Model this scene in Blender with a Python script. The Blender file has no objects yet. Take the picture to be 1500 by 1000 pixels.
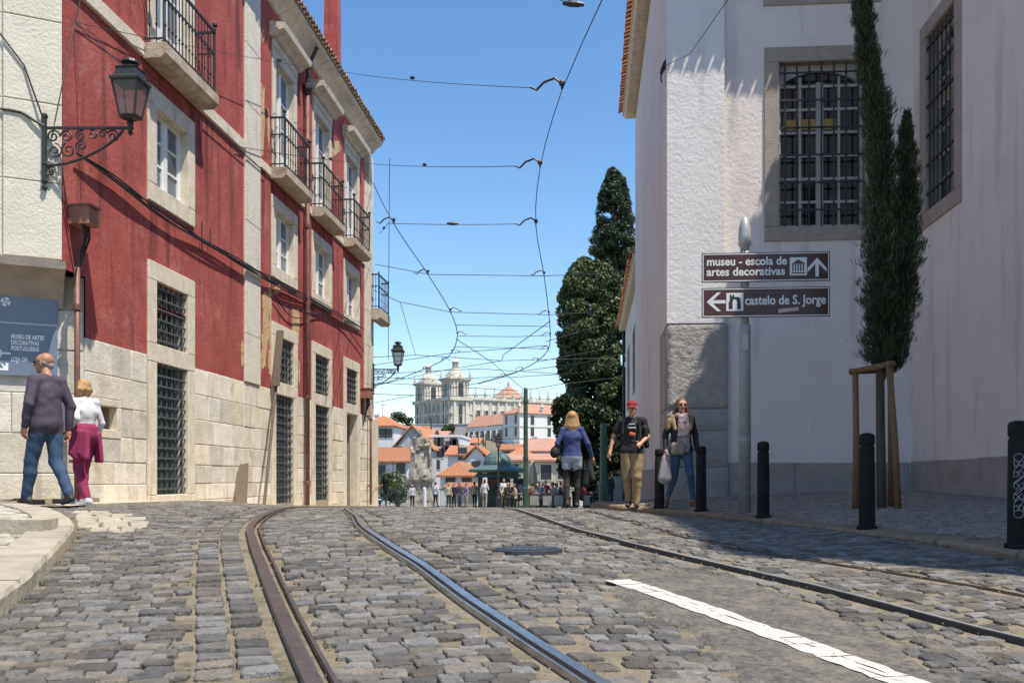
import bpy, math, random
import numpy as np
from mathutils import Vector, Matrix
R = random.Random(7)
NR = np.random.default_rng(11)
SC = bpy.context.scene
COL = SC.collection

# ---------------------------------------------------------------- camera
# World frame: +Y runs along the street, +X across it to the right, the camera stands at the origin.
FPX = 1500 * 35 / 36
TH = math.atan(115 / FPX)
CT, ST = math.cos(TH), math.sin(TH)
cam = bpy.data.cameras.new('camera')
cam.lens = 35; cam.sensor_width = 36; cam.shift_y = 200 / 1500
cam.clip_start = 0.05; cam.clip_end = 9000
camo = bpy.data.objects.new('camera', cam); COL.objects.link(camo)
camo.rotation_euler = (math.pi / 2, 0, TH)
SC.camera = camo
# ---------------------------------------------------------------- light
SUN = Vector((0.375, -0.27, 1.0)).normalized()
elev = math.asin(SUN.z); azim = math.atan2(SUN.x, SUN.y)
W = bpy.data.worlds.new('World'); SC.world = W; W.use_nodes = True
nt = W.node_tree; nt.nodes.clear()
sky = nt.nodes.new('ShaderNodeTexSky'); sky.sky_type = 'NISHITA'; sky.sun_disc = False
sky.sun_elevation = elev; sky.sun_rotation = azim
sky.air_density = 1.0; sky.dust_density = 0.12; sky.ozone_density = 1.3; sky.altitude = 60
bg = nt.nodes.new('ShaderNodeBackground'); bg.inputs[1].default_value = 0.15
wo = nt.nodes.new('ShaderNodeOutputWorld')
hsv = nt.nodes.new('ShaderNodeHueSaturation'); hsv.inputs['Saturation'].default_value = 1.22; hsv.inputs['Hue'].default_value = .5
nt.links.new(sky.outputs[0], hsv.inputs['Color']); nt.links.new(hsv.outputs[0], bg.inputs[0]); nt.links.new(bg.outputs[0], wo.inputs[0])
sl = bpy.data.lights.new('sun', 'SUN'); sl.energy = 5.0; sl.angle = math.radians(0.53); sl.color = (1.0, 0.925, 0.815)
slo = bpy.data.objects.new('sun', sl); COL.objects.link(slo)
slo.rotation_euler = SUN.to_track_quat('Z', 'Y').to_euler(); slo.location = (20, -10, 40)
SC.view_settings.view_transform = 'Standard'; SC.view_settings.look = 'None'
SC.view_settings.exposure = 0.4; SC.view_settings.gamma = 1.0; SC.view_settings.use_curve_mapping = False

# ---------------------------------------------------------------- survey helpers (picture measurement -> place on a known plane)
def proj(X, Y, Z):
    d = -X * ST + Y * CT; x = X * CT + Y * ST
    return 750 + FPX * x / d, 700 - FPX * Z / d, d
def ray(px, py):
    a = (px - 750) / FPX; b = (700 - py) / FPX
    return Vector((a * CT - ST, a * ST + CT, b))
def onX(px, py, X): r = ray(px, py); return r * (X / r.x)
def onY(px, py, Y): r = ray(px, py); return r * (Y / r.y)
def sstep(t): t = min(1, max(0, t)); return t * t * (3 - 2 * t)
GY = [-40, 2, 3.44, 4.1, 5, 6.06, 7.5, 8.9, 10.8, 13.7, 20, 28, 60, 80, 97, 130, 200, 280, 300, 335, 420, 900, 6000]
GZ = [-2.2, -.77, -.708, -.674, -.62, -.54, -.463, -.43, -.42, -.435, -.59, -.83, -1.79, -2.4, -12, -14, -4, 8, 11, 17, 18, 10, 0]
def ground(X, Y):
    z = float(np.interp(Y, GY, GZ))
    if Y < 80:
        z += .1 * sstep((-X - 3.8) / 2.4) * sstep((19 - Y) / 6)
        z -= .11 * sstep((X + .5) / 2.2) * sstep((22 - Y) / 8)
    return z
def onG(px, py, off=0.0):
    r = ray(px, py); t = 1.0; last = t
    while t < 80:
        p = r * t
        if p.z < ground(p.x, p.y) + off: break
        last = t; t += .04
    lo, hi = last, t
    for _ in range(20):
        m = (lo + hi) / 2; p = r * m
        if p.z < ground(p.x, p.y) + off: hi = m
        else: lo = m
    return r * hi
KY = [-10, 3, 5.2, 7.2, 9.8, 14.3, 17, 19, 24, 80]
KX = [6.2, 3.9, 3.55, 3.14, 2.65, 1.59, .55, .12, 0.0, 0.0]
def kerbx(Y): return float(np.interp(Y, KY, KX))
def pavz(X, Y):                      # right-hand pavement surface
    d = max(0, X - kerbx(Y))
    zz = -.51 + .3 * (1 - math.exp(-d / 2.2)) + .004 * (Y - 10)
    if Y < 8: zz += (Y - 8) * .03
    if Y > 17.5:
        t = sstep((Y - 17.5) / 6); zz = zz * (1 - t) + (ground(X, Y) + .1) * t
    return zz

# ---------------------------------------------------------------- mesh builder
class MB:
    def __init__(s): s.v = []; s.f = []; s.m = []; s.a = []
    def add(s, vs, fs, mi=0, var=None):
        o = len(s.v); s.v.extend([tuple(v) for v in vs])
        for f in fs: s.f.append(tuple(i + o for i in f)); s.m.append(mi)
        s.a.extend([R.random() if var is None else var] * len(vs)) if var is None and False else s.a.extend([var if var is not None else 0.0] * len(vs))
        return s
    def box(s, x0, x1, y0, y1, z0, z1, mi=0, var=None):
        v = [(x, y, z) for x in (x0, x1) for y in (y0, y1) for z in (z0, z1)]
        return s.add(v, [(0, 1, 3, 2), (4, 6, 7, 5), (0, 4, 5, 1), (2, 3, 7, 6), (0, 2, 6, 4), (1, 5, 7, 3)], mi, var)
    def pbox(s, P, u0, u1, z0, z1, n0, n1, mi=0, var=None):
        v = [P(u, z, n) for u in (u0, u1) for z in (z0, z1) for n in (n0, n1)]
        return s.add(v, [(0, 1, 3, 2), (4, 6, 7, 5), (0, 4, 5, 1), (2, 3, 7, 6), (0, 2, 6, 4), (1, 5, 7, 3)], mi, var)
    def block(s, P, u0, u1, z0, z1, n0, n1, c=.01, mi=0, var=None):   # box with a chamfered front
        v = [P(u0, z0, n0), P(u1, z0, n0), P(u1, z1, n0), P(u0, z1, n0)]
        v += [P(u0, z0, n1 - c), P(u1, z0, n1 - c), P(u1, z1, n1 - c), P(u0, z1, n1 - c)]
        v += [P(u0 + c, z0 + c, n1), P(u1 - c, z0 + c, n1), P(u1 - c, z1 - c, n1), P(u0 + c, z1 - c, n1)]
        fs = [(8, 9, 10, 11)]
        for i in range(4):
            j = (i + 1) % 4
            fs += [(i, j, j + 4, i + 4), (i + 4, j + 4, j + 8, i + 8)]
        return s.add(v, fs, mi, var)
    def beam(s, p, q, w, h, up=(0, 0, 1), mi=0, var=None):
        p = Vector(p); q = Vector(q); d = (q - p).normalized(); u = Vector(up)
        if abs(d.dot(u)) > .98: u = Vector((1, 0, 0))
        a = d.cross(u).normalized() * w / 2; b = a.cross(d).normalized() * h / 2
        v = [p - a - b, p + a - b, p + a + b, p - a + b, q - a - b, q + a - b, q + a + b, q - a + b]
        return s.add(v, [(0, 3, 2, 1), (4, 5, 6, 7), (0, 1, 5, 4), (1, 2, 6, 5), (2, 3, 7, 6), (3, 0, 4, 7)], mi, var)
    def tube(s, path, r, n=6, mi=0, cap=True, var=None):
        path = [Vector(p) for p in path]; k = len(path)
        rs = r if isinstance(r, (list, tuple)) else [r] * k
        t0 = (path[1] - path[0]).normalized()
        a = t0.cross(Vector((0, 0, 1)))
        if a.length < .1: a = t0.cross(Vector((1, 0, 0)))
        a.normalize(); vs = []; fs = []
        for i, p in enumerate(path):
            t = (path[min(i + 1, k - 1)] - path[max(i - 1, 0)])
            t = t.normalized() if t.length > 1e-9 else t0
            a = (a - t * a.dot(t)); a = a.normalized() if a.length > 1e-6 else t.orthogonal().normalized()
            b = t.cross(a)
            for j in range(n):
                g = 2 * math.pi * j / n
                vs.append(p + a * math.cos(g) * rs[i] + b * math.sin(g) * rs[i])
        for i in range(k - 1):
            for j in range(n):
                fs.append((i * n + j, i * n + (j + 1) % n, (i + 1) * n + (j + 1) % n, (i + 1) * n + j))
        if cap: fs += [tuple(range(n))[::-1], tuple((k - 1) * n + j for j in range(n))]
        return s.add(vs, fs, mi, var)
    def lathe(s, prof, c=(0, 0, 0), n=12, mi=0, rot=0, sx=1, sy=1, var=None):
        vs = []; fs = []; k = len(prof)
        for r, z in prof:
            for j in range(n):
                g = rot + 2 * math.pi * j / n
                vs.append((c[0] + r * math.cos(g) * sx, c[1] + r * math.sin(g) * sy, c[2] + z))
        for i in range(k - 1):
            for j in range(n):
                fs.append((i * n + j, i * n + (j + 1) % n, (i + 1) * n + (j + 1) % n, (i + 1) * n + j))
        fs += [tuple(range(n))[::-1], tuple((k - 1) * n + j for j in range(n))]
        return s.add(vs, fs, mi, var)
    def prism(s, P, poly, n0, n1, mi=0, var=None):    # polygon in (u,z), extruded along n
        k = len(poly)
        v = [P(u, z, n0) for u, z in poly] + [P(u, z, n1) for u, z in poly]
        fs = [tuple(range(k))[::-1], tuple(range(k, 2 * k))] + [(i, (i + 1) % k, (i + 1) % k + k, i + k) for i in range(k)]
        return s.add(v, fs, mi, var)
    def sphere(s, c, r, n=8, m=5, mi=0, sc=(1, 1, 1)):
        vs = [(c[0], c[1], c[2] - r * sc[2])]; fs = []
        for i in range(1, m):
            a = -math.pi / 2 + math.pi * i / m
            for j in range(n):
                g = 2 * math.pi * j / n
                vs.append((c[0] + r * math.cos(a) * math.cos(g) * sc[0], c[1] + r * math.cos(a) * math.sin(g) * sc[1], c[2] + r * math.sin(a) * sc[2]))
        vs.append((c[0], c[1], c[2] + r * sc[2])); L = len(vs) - 1
        for j in range(n): fs += [(0, 1 + (j + 1) % n, 1 + j), (L, L - n + j, L - n + (j + 1) % n)]
        for i in range(m - 2):
            for j in range(n):
                fs.append((1 + i * n + j, 1 + i * n + (j + 1) % n, 1 + (i + 1) * n + (j + 1) % n, 1 + (i + 1) * n + j))
        return s.add(vs, fs, mi)
    def build(s, name, mats, parent=None, smooth=False):
        me = bpy.data.meshes.new(name); me.from_pydata(s.v, [], s.f); 
        if not isinstance(mats, (list, tuple)): mats = [mats]
        for m in mats: me.materials.append(m)
        if len(mats) > 1: me.polygons.foreach_set('material_index', s.m)
        if any(s.a):
            at = me.attributes.new('var', 'FLOAT', 'POINT'); at.data.foreach_set('value', s.a)
        if smooth: me.polygons.foreach_set('use_smooth', [True] * len(s.f))
        me.update()
        return link(bpy.data.objects.new(name, me), parent)
def link(o, parent=None):
    COL.objects.link(o)
    if parent is not None:
        o.parent = parent; o.matrix_parent_inverse = root_inv(parent)
    return o
def root_inv(p):
    M = Matrix.Identity(4)
    ch = []
    while p is not None: ch.append(p); p = p.parent
    for q in reversed(ch): M = M @ q.matrix_parent_inverse @ q.matrix_basis if q.parent else q.matrix_basis.copy()
    return M.inverted()
def arr_mesh(name, V, Fc, mats, parent=None, mi=None, smooth=False, var=None):
    V = np.asarray(V, np.float32); Fc = np.asarray(Fc, np.int32); k = Fc.shape[1]
    me = bpy.data.meshes.new(name)
    me.vertices.add(len(V)); me.vertices.foreach_set('co', V.ravel())
    me.loops.add(Fc.size); me.loops.foreach_set('vertex_index', Fc.ravel())
    me.polygons.add(len(Fc)); me.polygons.foreach_set('loop_start', np.arange(0, Fc.size, k, dtype=np.int32))
    if not isinstance(mats, (list, tuple)): mats = [mats]
    for m in mats: me.materials.append(m)
    if mi is not None: me.polygons.foreach_set('material_index', np.asarray(mi, np.int32))
    if smooth: me.polygons.foreach_set('use_smooth', np.ones(len(Fc), bool))
    if var is not None:
        at = me.attributes.new('var', 'FLOAT', 'POINT'); at.data.foreach_set('value', np.asarray(var, np.float32))
    me.update(calc_edges=True)
    return link(bpy.data.objects.new(name, me), parent)
def tag(o, label=None, cat=None, group=None, kind=None):
    if label: o['label'] = label
    if cat: o['category'] = cat
    if group: o['group'] = group
    if kind: o['kind'] = kind
    return o
def thing(name, label, cat, loc=(0, 0, 0), group=None, rz=0):
    o = bpy.data.objects.new(name, None); o.empty_display_size = .2; COL.objects.link(o)
    o.location = loc; o.rotation_euler = (0, 0, rz)
    return tag(o, label, cat, group)
def plane(O, U, N):
    O = Vector(O); U = Vector(U).normalized(); N = Vector(N).normalized()
    def P(u, z, n=0.0): q = O + U * u + N * n; return (q.x, q.y, q.z + z)
    P.O, P.U, P.N = O, U, N
    return P

# ---------------------------------------------------------------- materials
def mat(name, c1, c2=None, scale=3.0, rough=.8, bump=0.0, bscale=40.0, c3=None, s3=1.2, t3=(.55, .7), var=0.0, metal=0.0, spec=.5,
        streak=None, bands=None, detail=6.0, hue=None, stretch=(1, 1, 1), bdist=.02):
    m = bpy.data.materials.new(name); m.use_nodes = True; t = m.node_tree; n = t.nodes; L = t.links
    b = n['Principled BSDF']; b.inputs['Roughness'].default_value = rough; b.inputs['Metallic'].default_value = metal
    b.inputs['Specular IOR Level'].default_value = spec
    tc = n.new('ShaderNodeTexCoord'); mp = n.new('ShaderNodeMapping'); L.new(tc.outputs['Object'], mp.inputs[0])
    mp.inputs['Scale'].default_value = stretch
    def noise(sc, det=detail, ro=.6):
        q = n.new('ShaderNodeTexNoise'); q.inputs['Scale'].default_value = sc; q.inputs['Detail'].default_value = det
        q.inputs['Roughness'].default_value = ro; L.new(mp.outputs[0], q.inputs['Vector']); return q.outputs['Fac']
    def mix(fac, a, bb):
        q = n.new('ShaderNodeMix'); q.data_type = 'RGBA'
        L.new(fac, q.inputs['Factor'])
        for s_, i in ((a, 'A'), (bb, 'B')):
            k = [x for x in q.inputs if x.name == i and x.type == 'RGBA'][0]
            if isinstance(s_, tuple): k.default_value = (*s_, 1)
            else: L.new(s_, k)
        return [x for x in q.outputs if x.type == 'RGBA'][0]
    def ramp(fac, lo, hi):
        q = n.new('ShaderNodeMapRange'); q.inputs['From Min'].default_value = lo; q.inputs['From Max'].default_value = hi
        L.new(fac, q.inputs['Value']); return q.outputs[0]
    c = c1
    if c2 is not None: c = mix(ramp(noise(scale), .3, .7), c1, c2)
    if c3 is not None: c = mix(ramp(noise(s3, 8.0, .7), *t3), c if not isinstance(c, tuple) else c, c3)
    if streak is not None:      # vertical weather streaks: colour, scale
        mp2 = n.new('ShaderNodeMapping'); mp2.inputs['Scale'].default_value = (1, 1, .12); L.new(tc.outputs['Object'], mp2.inputs[0])
        q = n.new('ShaderNodeTexNoise'); q.inputs['Scale'].default_value = streak[1]; q.inputs['Detail'].default_value = 5; L.new(mp2.outputs[0], q.inputs['Vector'])
        c = mix(ramp(q.outputs['Fac'], streak[2], streak[3]), c, streak[0])
    if bands:                   # rows of roof tiles
        wv = n.new('ShaderNodeTexWave'); wv.bands_direction = bands[0]; wv.inputs['Scale'].default_value = bands[1]; wv.inputs['Distortion'].default_value = .6; wv.inputs['Detail'].default_value = 2
        L.new(tc.outputs['Object'], wv.inputs['Vector']); c = mix(ramp(wv.outputs['Fac'], .0, .55), tuple(x * .6 for x in c1), c)
    if var:
        at = n.new('ShaderNodeAttribute'); at.attribute_name = 'var'
        oi = n.new('ShaderNodeObjectInfo')
        ad = n.new('ShaderNodeMath'); ad.operation = 'ADD'; L.new(at.outputs['Fac'], ad.inputs[0]); L.new(oi.outputs['Random'], ad.inputs[1])
        fr = n.new('ShaderNodeMath'); fr.operation = 'FRACT'; L.new(ad.outputs[0], fr.inputs[0])
        mr = n.new('ShaderNodeMapRange'); mr.inputs['To Min'].default_value = 1 - var; mr.inputs['To Max'].default_value = 1 + var
        L.new(fr.outputs[0], mr.inputs['Value'])
        hs = n.new('ShaderNodeHueSaturation'); L.new(mr.outputs[0], hs.inputs['Value'])
        if isinstance(c, tuple): hs.inputs['Color'].default_value = (*c, 1)
        else: L.new(c, hs.inputs['Color'])
        if hue:
            f2 = n.new('ShaderNodeMath'); f2.operation = 'MULTIPLY'; f2.inputs[1].default_value = 7.31; L.new(fr.outputs[0], f2.inputs[0])
            f3 = n.new('ShaderNodeMath'); f3.operation = 'FRACT'; L.new(f2.outputs[0], f3.inputs[0])
            m2 = n.new('ShaderNodeMapRange'); m2.inputs['To Min'].default_value = 1 - hue; m2.inputs['To Max'].default_value = 1 + hue; L.new(f3.outputs[0], m2.inputs['Value'])
            L.new(m2.outputs[0], hs.inputs['Saturation'])
        c = hs.outputs[0]
    if isinstance(c, tuple): b.inputs['Base Color'].default_value = (*c, 1)
    else: L.new(c, b.inputs['Base Color'])
    if bump:
        bp = n.new('ShaderNodeBump'); bp.inputs['Strength'].default_value = bump; bp.inputs['Distance'].default_value = bdist
        L.new(noise(bscale, 6.0, .65), bp.inputs['Height']); L.new(bp.outputs[0], b.inputs['Normal'])
    return m
M = {}
M['red'] = mat('red_plaster', (.27, .044, .038), (.41, .09, .075), 1.7, .92, .5, 14, c3=(.50, .20, .165), s3=1.5, t3=(.54, .82), streak=((.15, .026, .026), 3.6, .52, .70), detail=12, bdist=.03)
M['ochre'] = mat('bare_ochre_plaster', (.46, .30, .13), (.58, .46, .29), 5, .95, .8, 22, c3=(.30, .10, .06), s3=4, t3=(.55, .66))
M['stone'] = mat('limestone_block', (.75, .695, .59), (.56, .505, .41), 4, .85, .6, 22, c3=(.42, .31, .19), s3=2.2, t3=(.54, .76), var=.17, hue=.3, streak=((.40, .34, .25), 5, .58, .8))
M['joint'] = mat('mortar', (.36, .31, .24), (.27, .22, .16), 8, .95, .4, 40)
M['trim'] = mat('pale_stone_trim', (.72, .655, .53), (.55, .48, .375), 5, .85, .35, 30, c3=(.40, .32, .23), s3=2.2, t3=(.58, .8), streak=((.36, .31, .25), 4, .58, .8))
M['beige'] = mat('beige_render', (.70, .655, .55), (.60, .555, .46), 3, .9, .7, 26, c3=(.40, .37, .31), s3=1.2, t3=(.6, .85), streak=((.42, .40, .35), 3, .6, .8))
M['white'] = mat('white_render', (.80, .715, .665), (.72, .64, .595), 1.1, .9, .7, 13, c3=(.60, .52, .475), s3=1.3, t3=(.56, .85), streak=((.50, .44, .42), 2.6, .56, .8))
M['rend'] = mat('rough_white_render', (.80, .77, .745), (.70, .67, .65), 1.6, .9, .7, 15, c3=(.58, .54, .51), s3=1.1, t3=(.56, .8), streak=((.56, .52, .49), 3, .6, .85), detail=10)
M['rough'] = mat('rusticated_stone', (.45, .42, .39), (.36, .33, .30), 6, .92, 1.0, 18, bdist=.05)
M['surr'] = mat('grey_brown_stone', (.40, .34, .29), (.31, .255, .215), 5, .88, .4, 30, c3=(.25, .2, .165), s3=3, t3=(.58, .8))
M['dado'] = mat('worn_dado_stone', (.40, .35, .32), (.32, .28, .25), 3, .9, .4, 24, c3=(.22, .19, .17), s3=2, t3=(.55, .75))
M['slab'] = mat('stained_balcony_stone', (.55, .47, .36), (.36, .29, .21), 4, .9, .6, 24, c3=(.22, .17, .12), s3=2.5, t3=(.5, .72))
M['iron'] = mat('black_iron', (.02, .021, .023), (.035, .032, .03), 20, .5, .1, 60)
M['grille'] = mat('grey_iron_grille', (.10, .115, .12), (.06, .07, .075), 20, .55)
M['sash'] = mat('white_paint', (.78, .78, .76), (.7, .7, .68), 8, .45, .1, 30)
def glass(name, c, rough=.04):
    m = mat(name, c, tuple(x * .5 for x in c), 1.6, rough, 0.05, 3, spec=.8); return m
M['pane'] = glass('window_glass', (.16, .2, .24))
M['dpane'] = glass('dark_window_glass', (.02, .022, .026))
M['interior'] = mat('dark_interior', (.03, .03, .032), (.05, .05, .05), 2, .9)
M['greendoor'] = mat('dark_green_door', (.028, .06, .058), (.02, .042, .04), 6, .5)
M['tile'] = mat('terracotta_tile', (.38, .13, .06), (.46, .2, .1), 5, .85, .4, 30, c3=(.22, .13, .08), s3=4, t3=(.52, .75), var=.25)
M['oldtile'] = mat('weathered_tile', (.26, .16, .1), (.34, .22, .14), 5, .9, .4, 30, c3=(.12, .1, .08), s3=4, t3=(.5, .75), var=.3)
M['orange'] = mat('bright_tile', (.50, .21, .10), (.38, .16, .08), 1.4, .88, 1.0, 5, c3=(.27, .14, .09), s3=1.1, t3=(.5, .75), var=.2, stretch=(3, 1, 1), bdist=.1, bands=('X', 1.25))
M['copper'] = mat('brown_painted_metal', (.20, .095, .07), (.13, .06, .045), 10, .5, .1, 40)
M['rust'] = mat('rusty_box', (.34, .15, .10), (.24, .1, .07), 10, .7, .2, 40)
M['cable'] = mat('black_cable', (.018, .017, .017), None, rough=.6)
M['wire'] = mat('overhead_wire', (.035, .032, .03), None, rough=.55)
M['wood'] = mat('brown_wood', (.17, .085, .04), (.25, .14, .07), 4, .8, .5, 30, stretch=(8, 8, .6))
M['greywood'] = mat('weathered_wood', (.10, .075, .055), (.16, .12, .09), 4, .85, .5, 30, stretch=(8, 8, .6))
# ================================================================ GROUND
M['soil'] = mat('dry_ground', (.2, .17, .12), (.1, .11, .06), .05, .95, .2, 3)
M['sand'] = mat('sandy_joint', (.30, .25, .175), (.20, .165, .115), 14, .95, 1.0, 60, c3=(.085, .085, .045), s3=3.4, t3=(.5, .68))
M['cob'] = mat('basalt_sett', (.235, .212, .182), (.125, .116, .105), 18, .6, 1.0, 42, c3=(.36, .305, .225), s3=6, t3=(.55, .8), var=.45, hue=.6, spec=.35, bdist=.03)
M['asph'] = mat('worn_asphalt', (.07, .064, .058), (.25, .225, .19), 26, .88, 1.0, 40, c3=(.29, .25, .19), s3=5, t3=(.5, .68), detail=10, bdist=.04)
M['paint'] = mat('white_road_paint', (.62, .59, .53), (.48, .455, .40), 14, .75, .6, 50, c3=(.28, .255, .22), s3=16, t3=(.57, .66))
M['rail'] = mat('polished_steel', (.50, .49, .48), (.33, .31, .29), 9, .3, .12, 40, metal=.9, c3=(.16, .11, .08), s3=5, t3=(.6, .75))
M['railrust'] = mat('rusty_steel', (.135, .098, .088), (.21, .16, .135), 14, .42, .3, 40, metal=.7, c3=(.10, .06, .04), s3=6, t3=(.55, .7))
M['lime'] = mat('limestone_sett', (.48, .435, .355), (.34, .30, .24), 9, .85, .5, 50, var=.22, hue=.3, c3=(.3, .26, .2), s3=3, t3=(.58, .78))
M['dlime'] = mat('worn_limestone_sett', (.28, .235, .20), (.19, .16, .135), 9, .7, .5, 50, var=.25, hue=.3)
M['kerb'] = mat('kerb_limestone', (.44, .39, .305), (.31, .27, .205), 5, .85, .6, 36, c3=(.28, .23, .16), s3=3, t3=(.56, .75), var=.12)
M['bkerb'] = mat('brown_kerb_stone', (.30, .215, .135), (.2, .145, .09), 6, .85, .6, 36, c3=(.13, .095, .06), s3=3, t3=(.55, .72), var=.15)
M['castiron'] = mat('manhole_iron', (.085, .09, .10), (.06, .062, .066), 20, .42, .5, 90, metal=.4)

def sheet(name, xs_fn, ys, nx, zf, m, label=None, parent=None, skirt=None):
    V = []; Fc = []
    for j, y in enumerate(ys):
        x0, x1 = xs_fn(y)
        for i in range(nx + 1):
            x = x0 + (x1 - x0) * i / nx; V.append((x, y, zf(x, y)))
    for j in range(len(ys) - 1):
        for i in range(nx):
            a = j * (nx + 1) + i; Fc.append((a, a + 1, a + nx + 2, a + nx + 1))
    o = arr_mesh(name, V, Fc, m, parent, smooth=True)
    return o
# one ground sheet to the horizon
gx = [-5000, -1500, -600, -300, -160, -90, -50, -25, -12, -8, -6, -4, -2, 0, 2, 4, 6, 9, 14, 25, 50, 90, 160, 300, 600, 1500, 5000]
gy = [-3000, -300, -40, -15] + [i * .8 for i in range(0, 30)] + list(range(24, 100, 4)) + [97, 104, 112, 120, 130, 150, 175, 200, 230, 260, 300, 340, 400, 600, 900, 2000, 6000]
gy = sorted(set(gy))
V = [(x, y, ground(x, y) - .09 if y < 90 else ground(x, y)) for y in gy for x in gx]
n_ = len(gx)
tag(arr_mesh('ground', V, [(j * n_ + i, j * n_ + i + 1, (j + 1) * n_ + i + 1, (j + 1) * n_ + i) for j in range(len(gy) - 1) for i in range(n_ - 1)], M['soil'], smooth=True), kind='structure')
# the road: sandy bed, setts standing proud of it
ry = [-12, -6, -2] + [i * .35 for i in range(0, 70)] + [25 + i * 1.5 for i in range(38)]
road = sheet('road', lambda y: (-9.5, kerbx(y) + .15), ry, 44, lambda x, y: ground(x, y) - .02, M['sand'])
tag(road, kind='structure')
# ---- tram rails (paths on the ground)
def smooth_path(pts, step=.15):
    pts = [Vector(p) for p in pts]; out = []
    for i in range(len(pts) - 1):
        p0 = pts[max(i - 1, 0)]; p1 = pts[i]; p2 = pts[i + 1]; p3 = pts[min(i + 2, len(pts) - 1)]
        k = max(2, int((p2 - p1).length / step))
        for j in range(k):
            t = j / k
            out.append(.5 * ((2 * p1) + (p2 - p0) * t + (2 * p0 - 5 * p1 + 4 * p2 - p3) * t * t + (3 * p1 - p0 - 3 * p2 + p3) * t ** 3))
    out.append(pts[-1]); return out
rr_px = [(868, 1000), (775, 940), (685, 880), (618, 830), (555, 790), (528, 770), (520, 757)]
ctrl = [onG(*p) for p in rr_px]; ctrl = [Vector((p.x, p.y, 0)) for p in ctrl]
d0 = (ctrl[0] - ctrl[1]).normalized()
ctrl = [ctrl[0] + d0 * 4, ctrl[0] + d0 * 1.5] + ctrl
e = ctrl[-1]
ctrl += [Vector((-3.55, 14.3, 0)), Vector((-3.95, 17.5, 0)), Vector((-4.2, 21, 0)), Vector((-4.3, 28, 0)), Vector((-5.5, 42, 0))]
pathR = smooth_path(ctrl)
lr_px = [(470, 1000), (440, 940), (412, 880), (391, 830), (375, 790), (373, 770), (393, 754)]
ctl = [onG(*p) for p in lr_px]; ctl = [Vector((p.x, p.y, 0)) for p in ctl]
d0 = (ctl[0] - ctl[1]).normalized()
ctl = [ctl[0] + d0 * 4, ctl[0] + d0 * 1.5] + ctl + [Vector((-4.42, 14.5, 0)), Vector((-4.86, 17.6, 0)), Vector((-5.1, 21, 0)), Vector((-5.2, 28, 0)), Vector((-6.4, 42, 0))]
pathL = smooth_path(ctl)
r2_px = [(1500, 938), (1212, 864), (950, 803), (900, 790), (810, 764)]
c2 = [onG(*p) for p in r2_px]; c2 = [Vector((p.x, p.y, 0)) for p in c2]
d0 = (c2[0] - c2[1]).normalized()
c2 = [c2[0] + d0 * 3] + c2 + [Vector((-1.45, 17, 0)), Vector((-1.75, 22, 0)), Vector((-1.9, 30, 0)), Vector((-3.2, 44, 0))]
path2 = smooth_path(c2)
def offset_path(path, off):
    out = []
    for i, p in enumerate(path):
        t = (path[min(i + 1, len(path) - 1)] - path[max(i - 1, 0)]).normalized()
        out.append(p + Vector((t.y, -t.x, 0)) * off)
    return out
path3 = offset_path(path2, .95)
RAILS = [pathL, pathR, path2, path3]
RP = [np.array([(p.x, p.y) for p in q]) for q in RAILS]
def rail_strip(mb, path, o0, o1, z0, z1, mi=0, thick=.05):
    vs = []; fs = []
    for i, p in enumerate(path):
        t = (path[min(i + 1, len(path) - 1)] - path[max(i - 1, 0)]).normalized(); s = Vector((t.y, -t.x, 0))
        a = p + s * o0; b = p + s * o1; zg = ground(p.x, p.y)
        vs += [(a.x, a.y, zg + z0 - thick), (a.x, a.y, zg + z0), (b.x, b.y, zg + z1), (b.x, b.y, zg + z1 - thick)]
    for i in range(len(path) - 1):
        for j in range(3): fs.append((i * 4 + j, i * 4 + j + 1, i * 4 + j + 5, i * 4 + j + 4))
    mb.add(vs, fs, mi)
def make_rail(root, path, head_first, m_head, m_guard, w=1.0):
    s = 1 if head_first else -1
    GM = {0: M['sand'], 1: M['railrust'], 2: M['iron']}[root['k']]
    h = MB(); rail_strip(h, path, *sorted((-.062 * s * w, .004 * s * w)), .014, .014); h.build('rail_head', m_head, root)
    g = MB(); rail_strip(g, path, *sorted((.006 * s * w, .040 * s * w)), -.016, -.016, thick=.03); g.build('groove', GM, root)
    k = MB(); rail_strip(k, path, *sorted((.042 * s * w, .06 * s * w)), .012, .012); k.build('guard_rail', m_guard, root)
tr = thing('tram_track', 'pair of grooved steel tram rails curving away through the setts on the left', 'tram track', (ctrl[3].x, ctrl[3].y, ground(ctrl[3].x, ctrl[3].y)))
tr['k'] = 0; make_rail(tr, pathL, True, M['railrust'], M['railrust'], .95); tr['k'] = 1; make_rail(tr, pathR, False, M['rail'], M['rail'], .72)
del tr['k']
tr2 = thing('tram_track', 'thin worn tram rails crossing the road on the right beside the white line', 'tram track', (c2[2].x, c2[2].y, ground(c2[2].x, c2[2].y)))
tr2['k'] = 2; M['railpale'] = mat('sun_bright_steel', (.55, .52, .47), (.4, .37, .33), 10, .4, .1, 40, metal=.5)  # pale steel colour stands in for the sun's brightness on this rail
make_rail(tr2, path2, False, M['railpale'], M['iron'], .34); g_ = MB(); rail_strip(g_, path3, -.008, .008, -.004, -.004, thick=.02); g_.build('groove', M['railrust'], tr2); del tr2['k']

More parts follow.
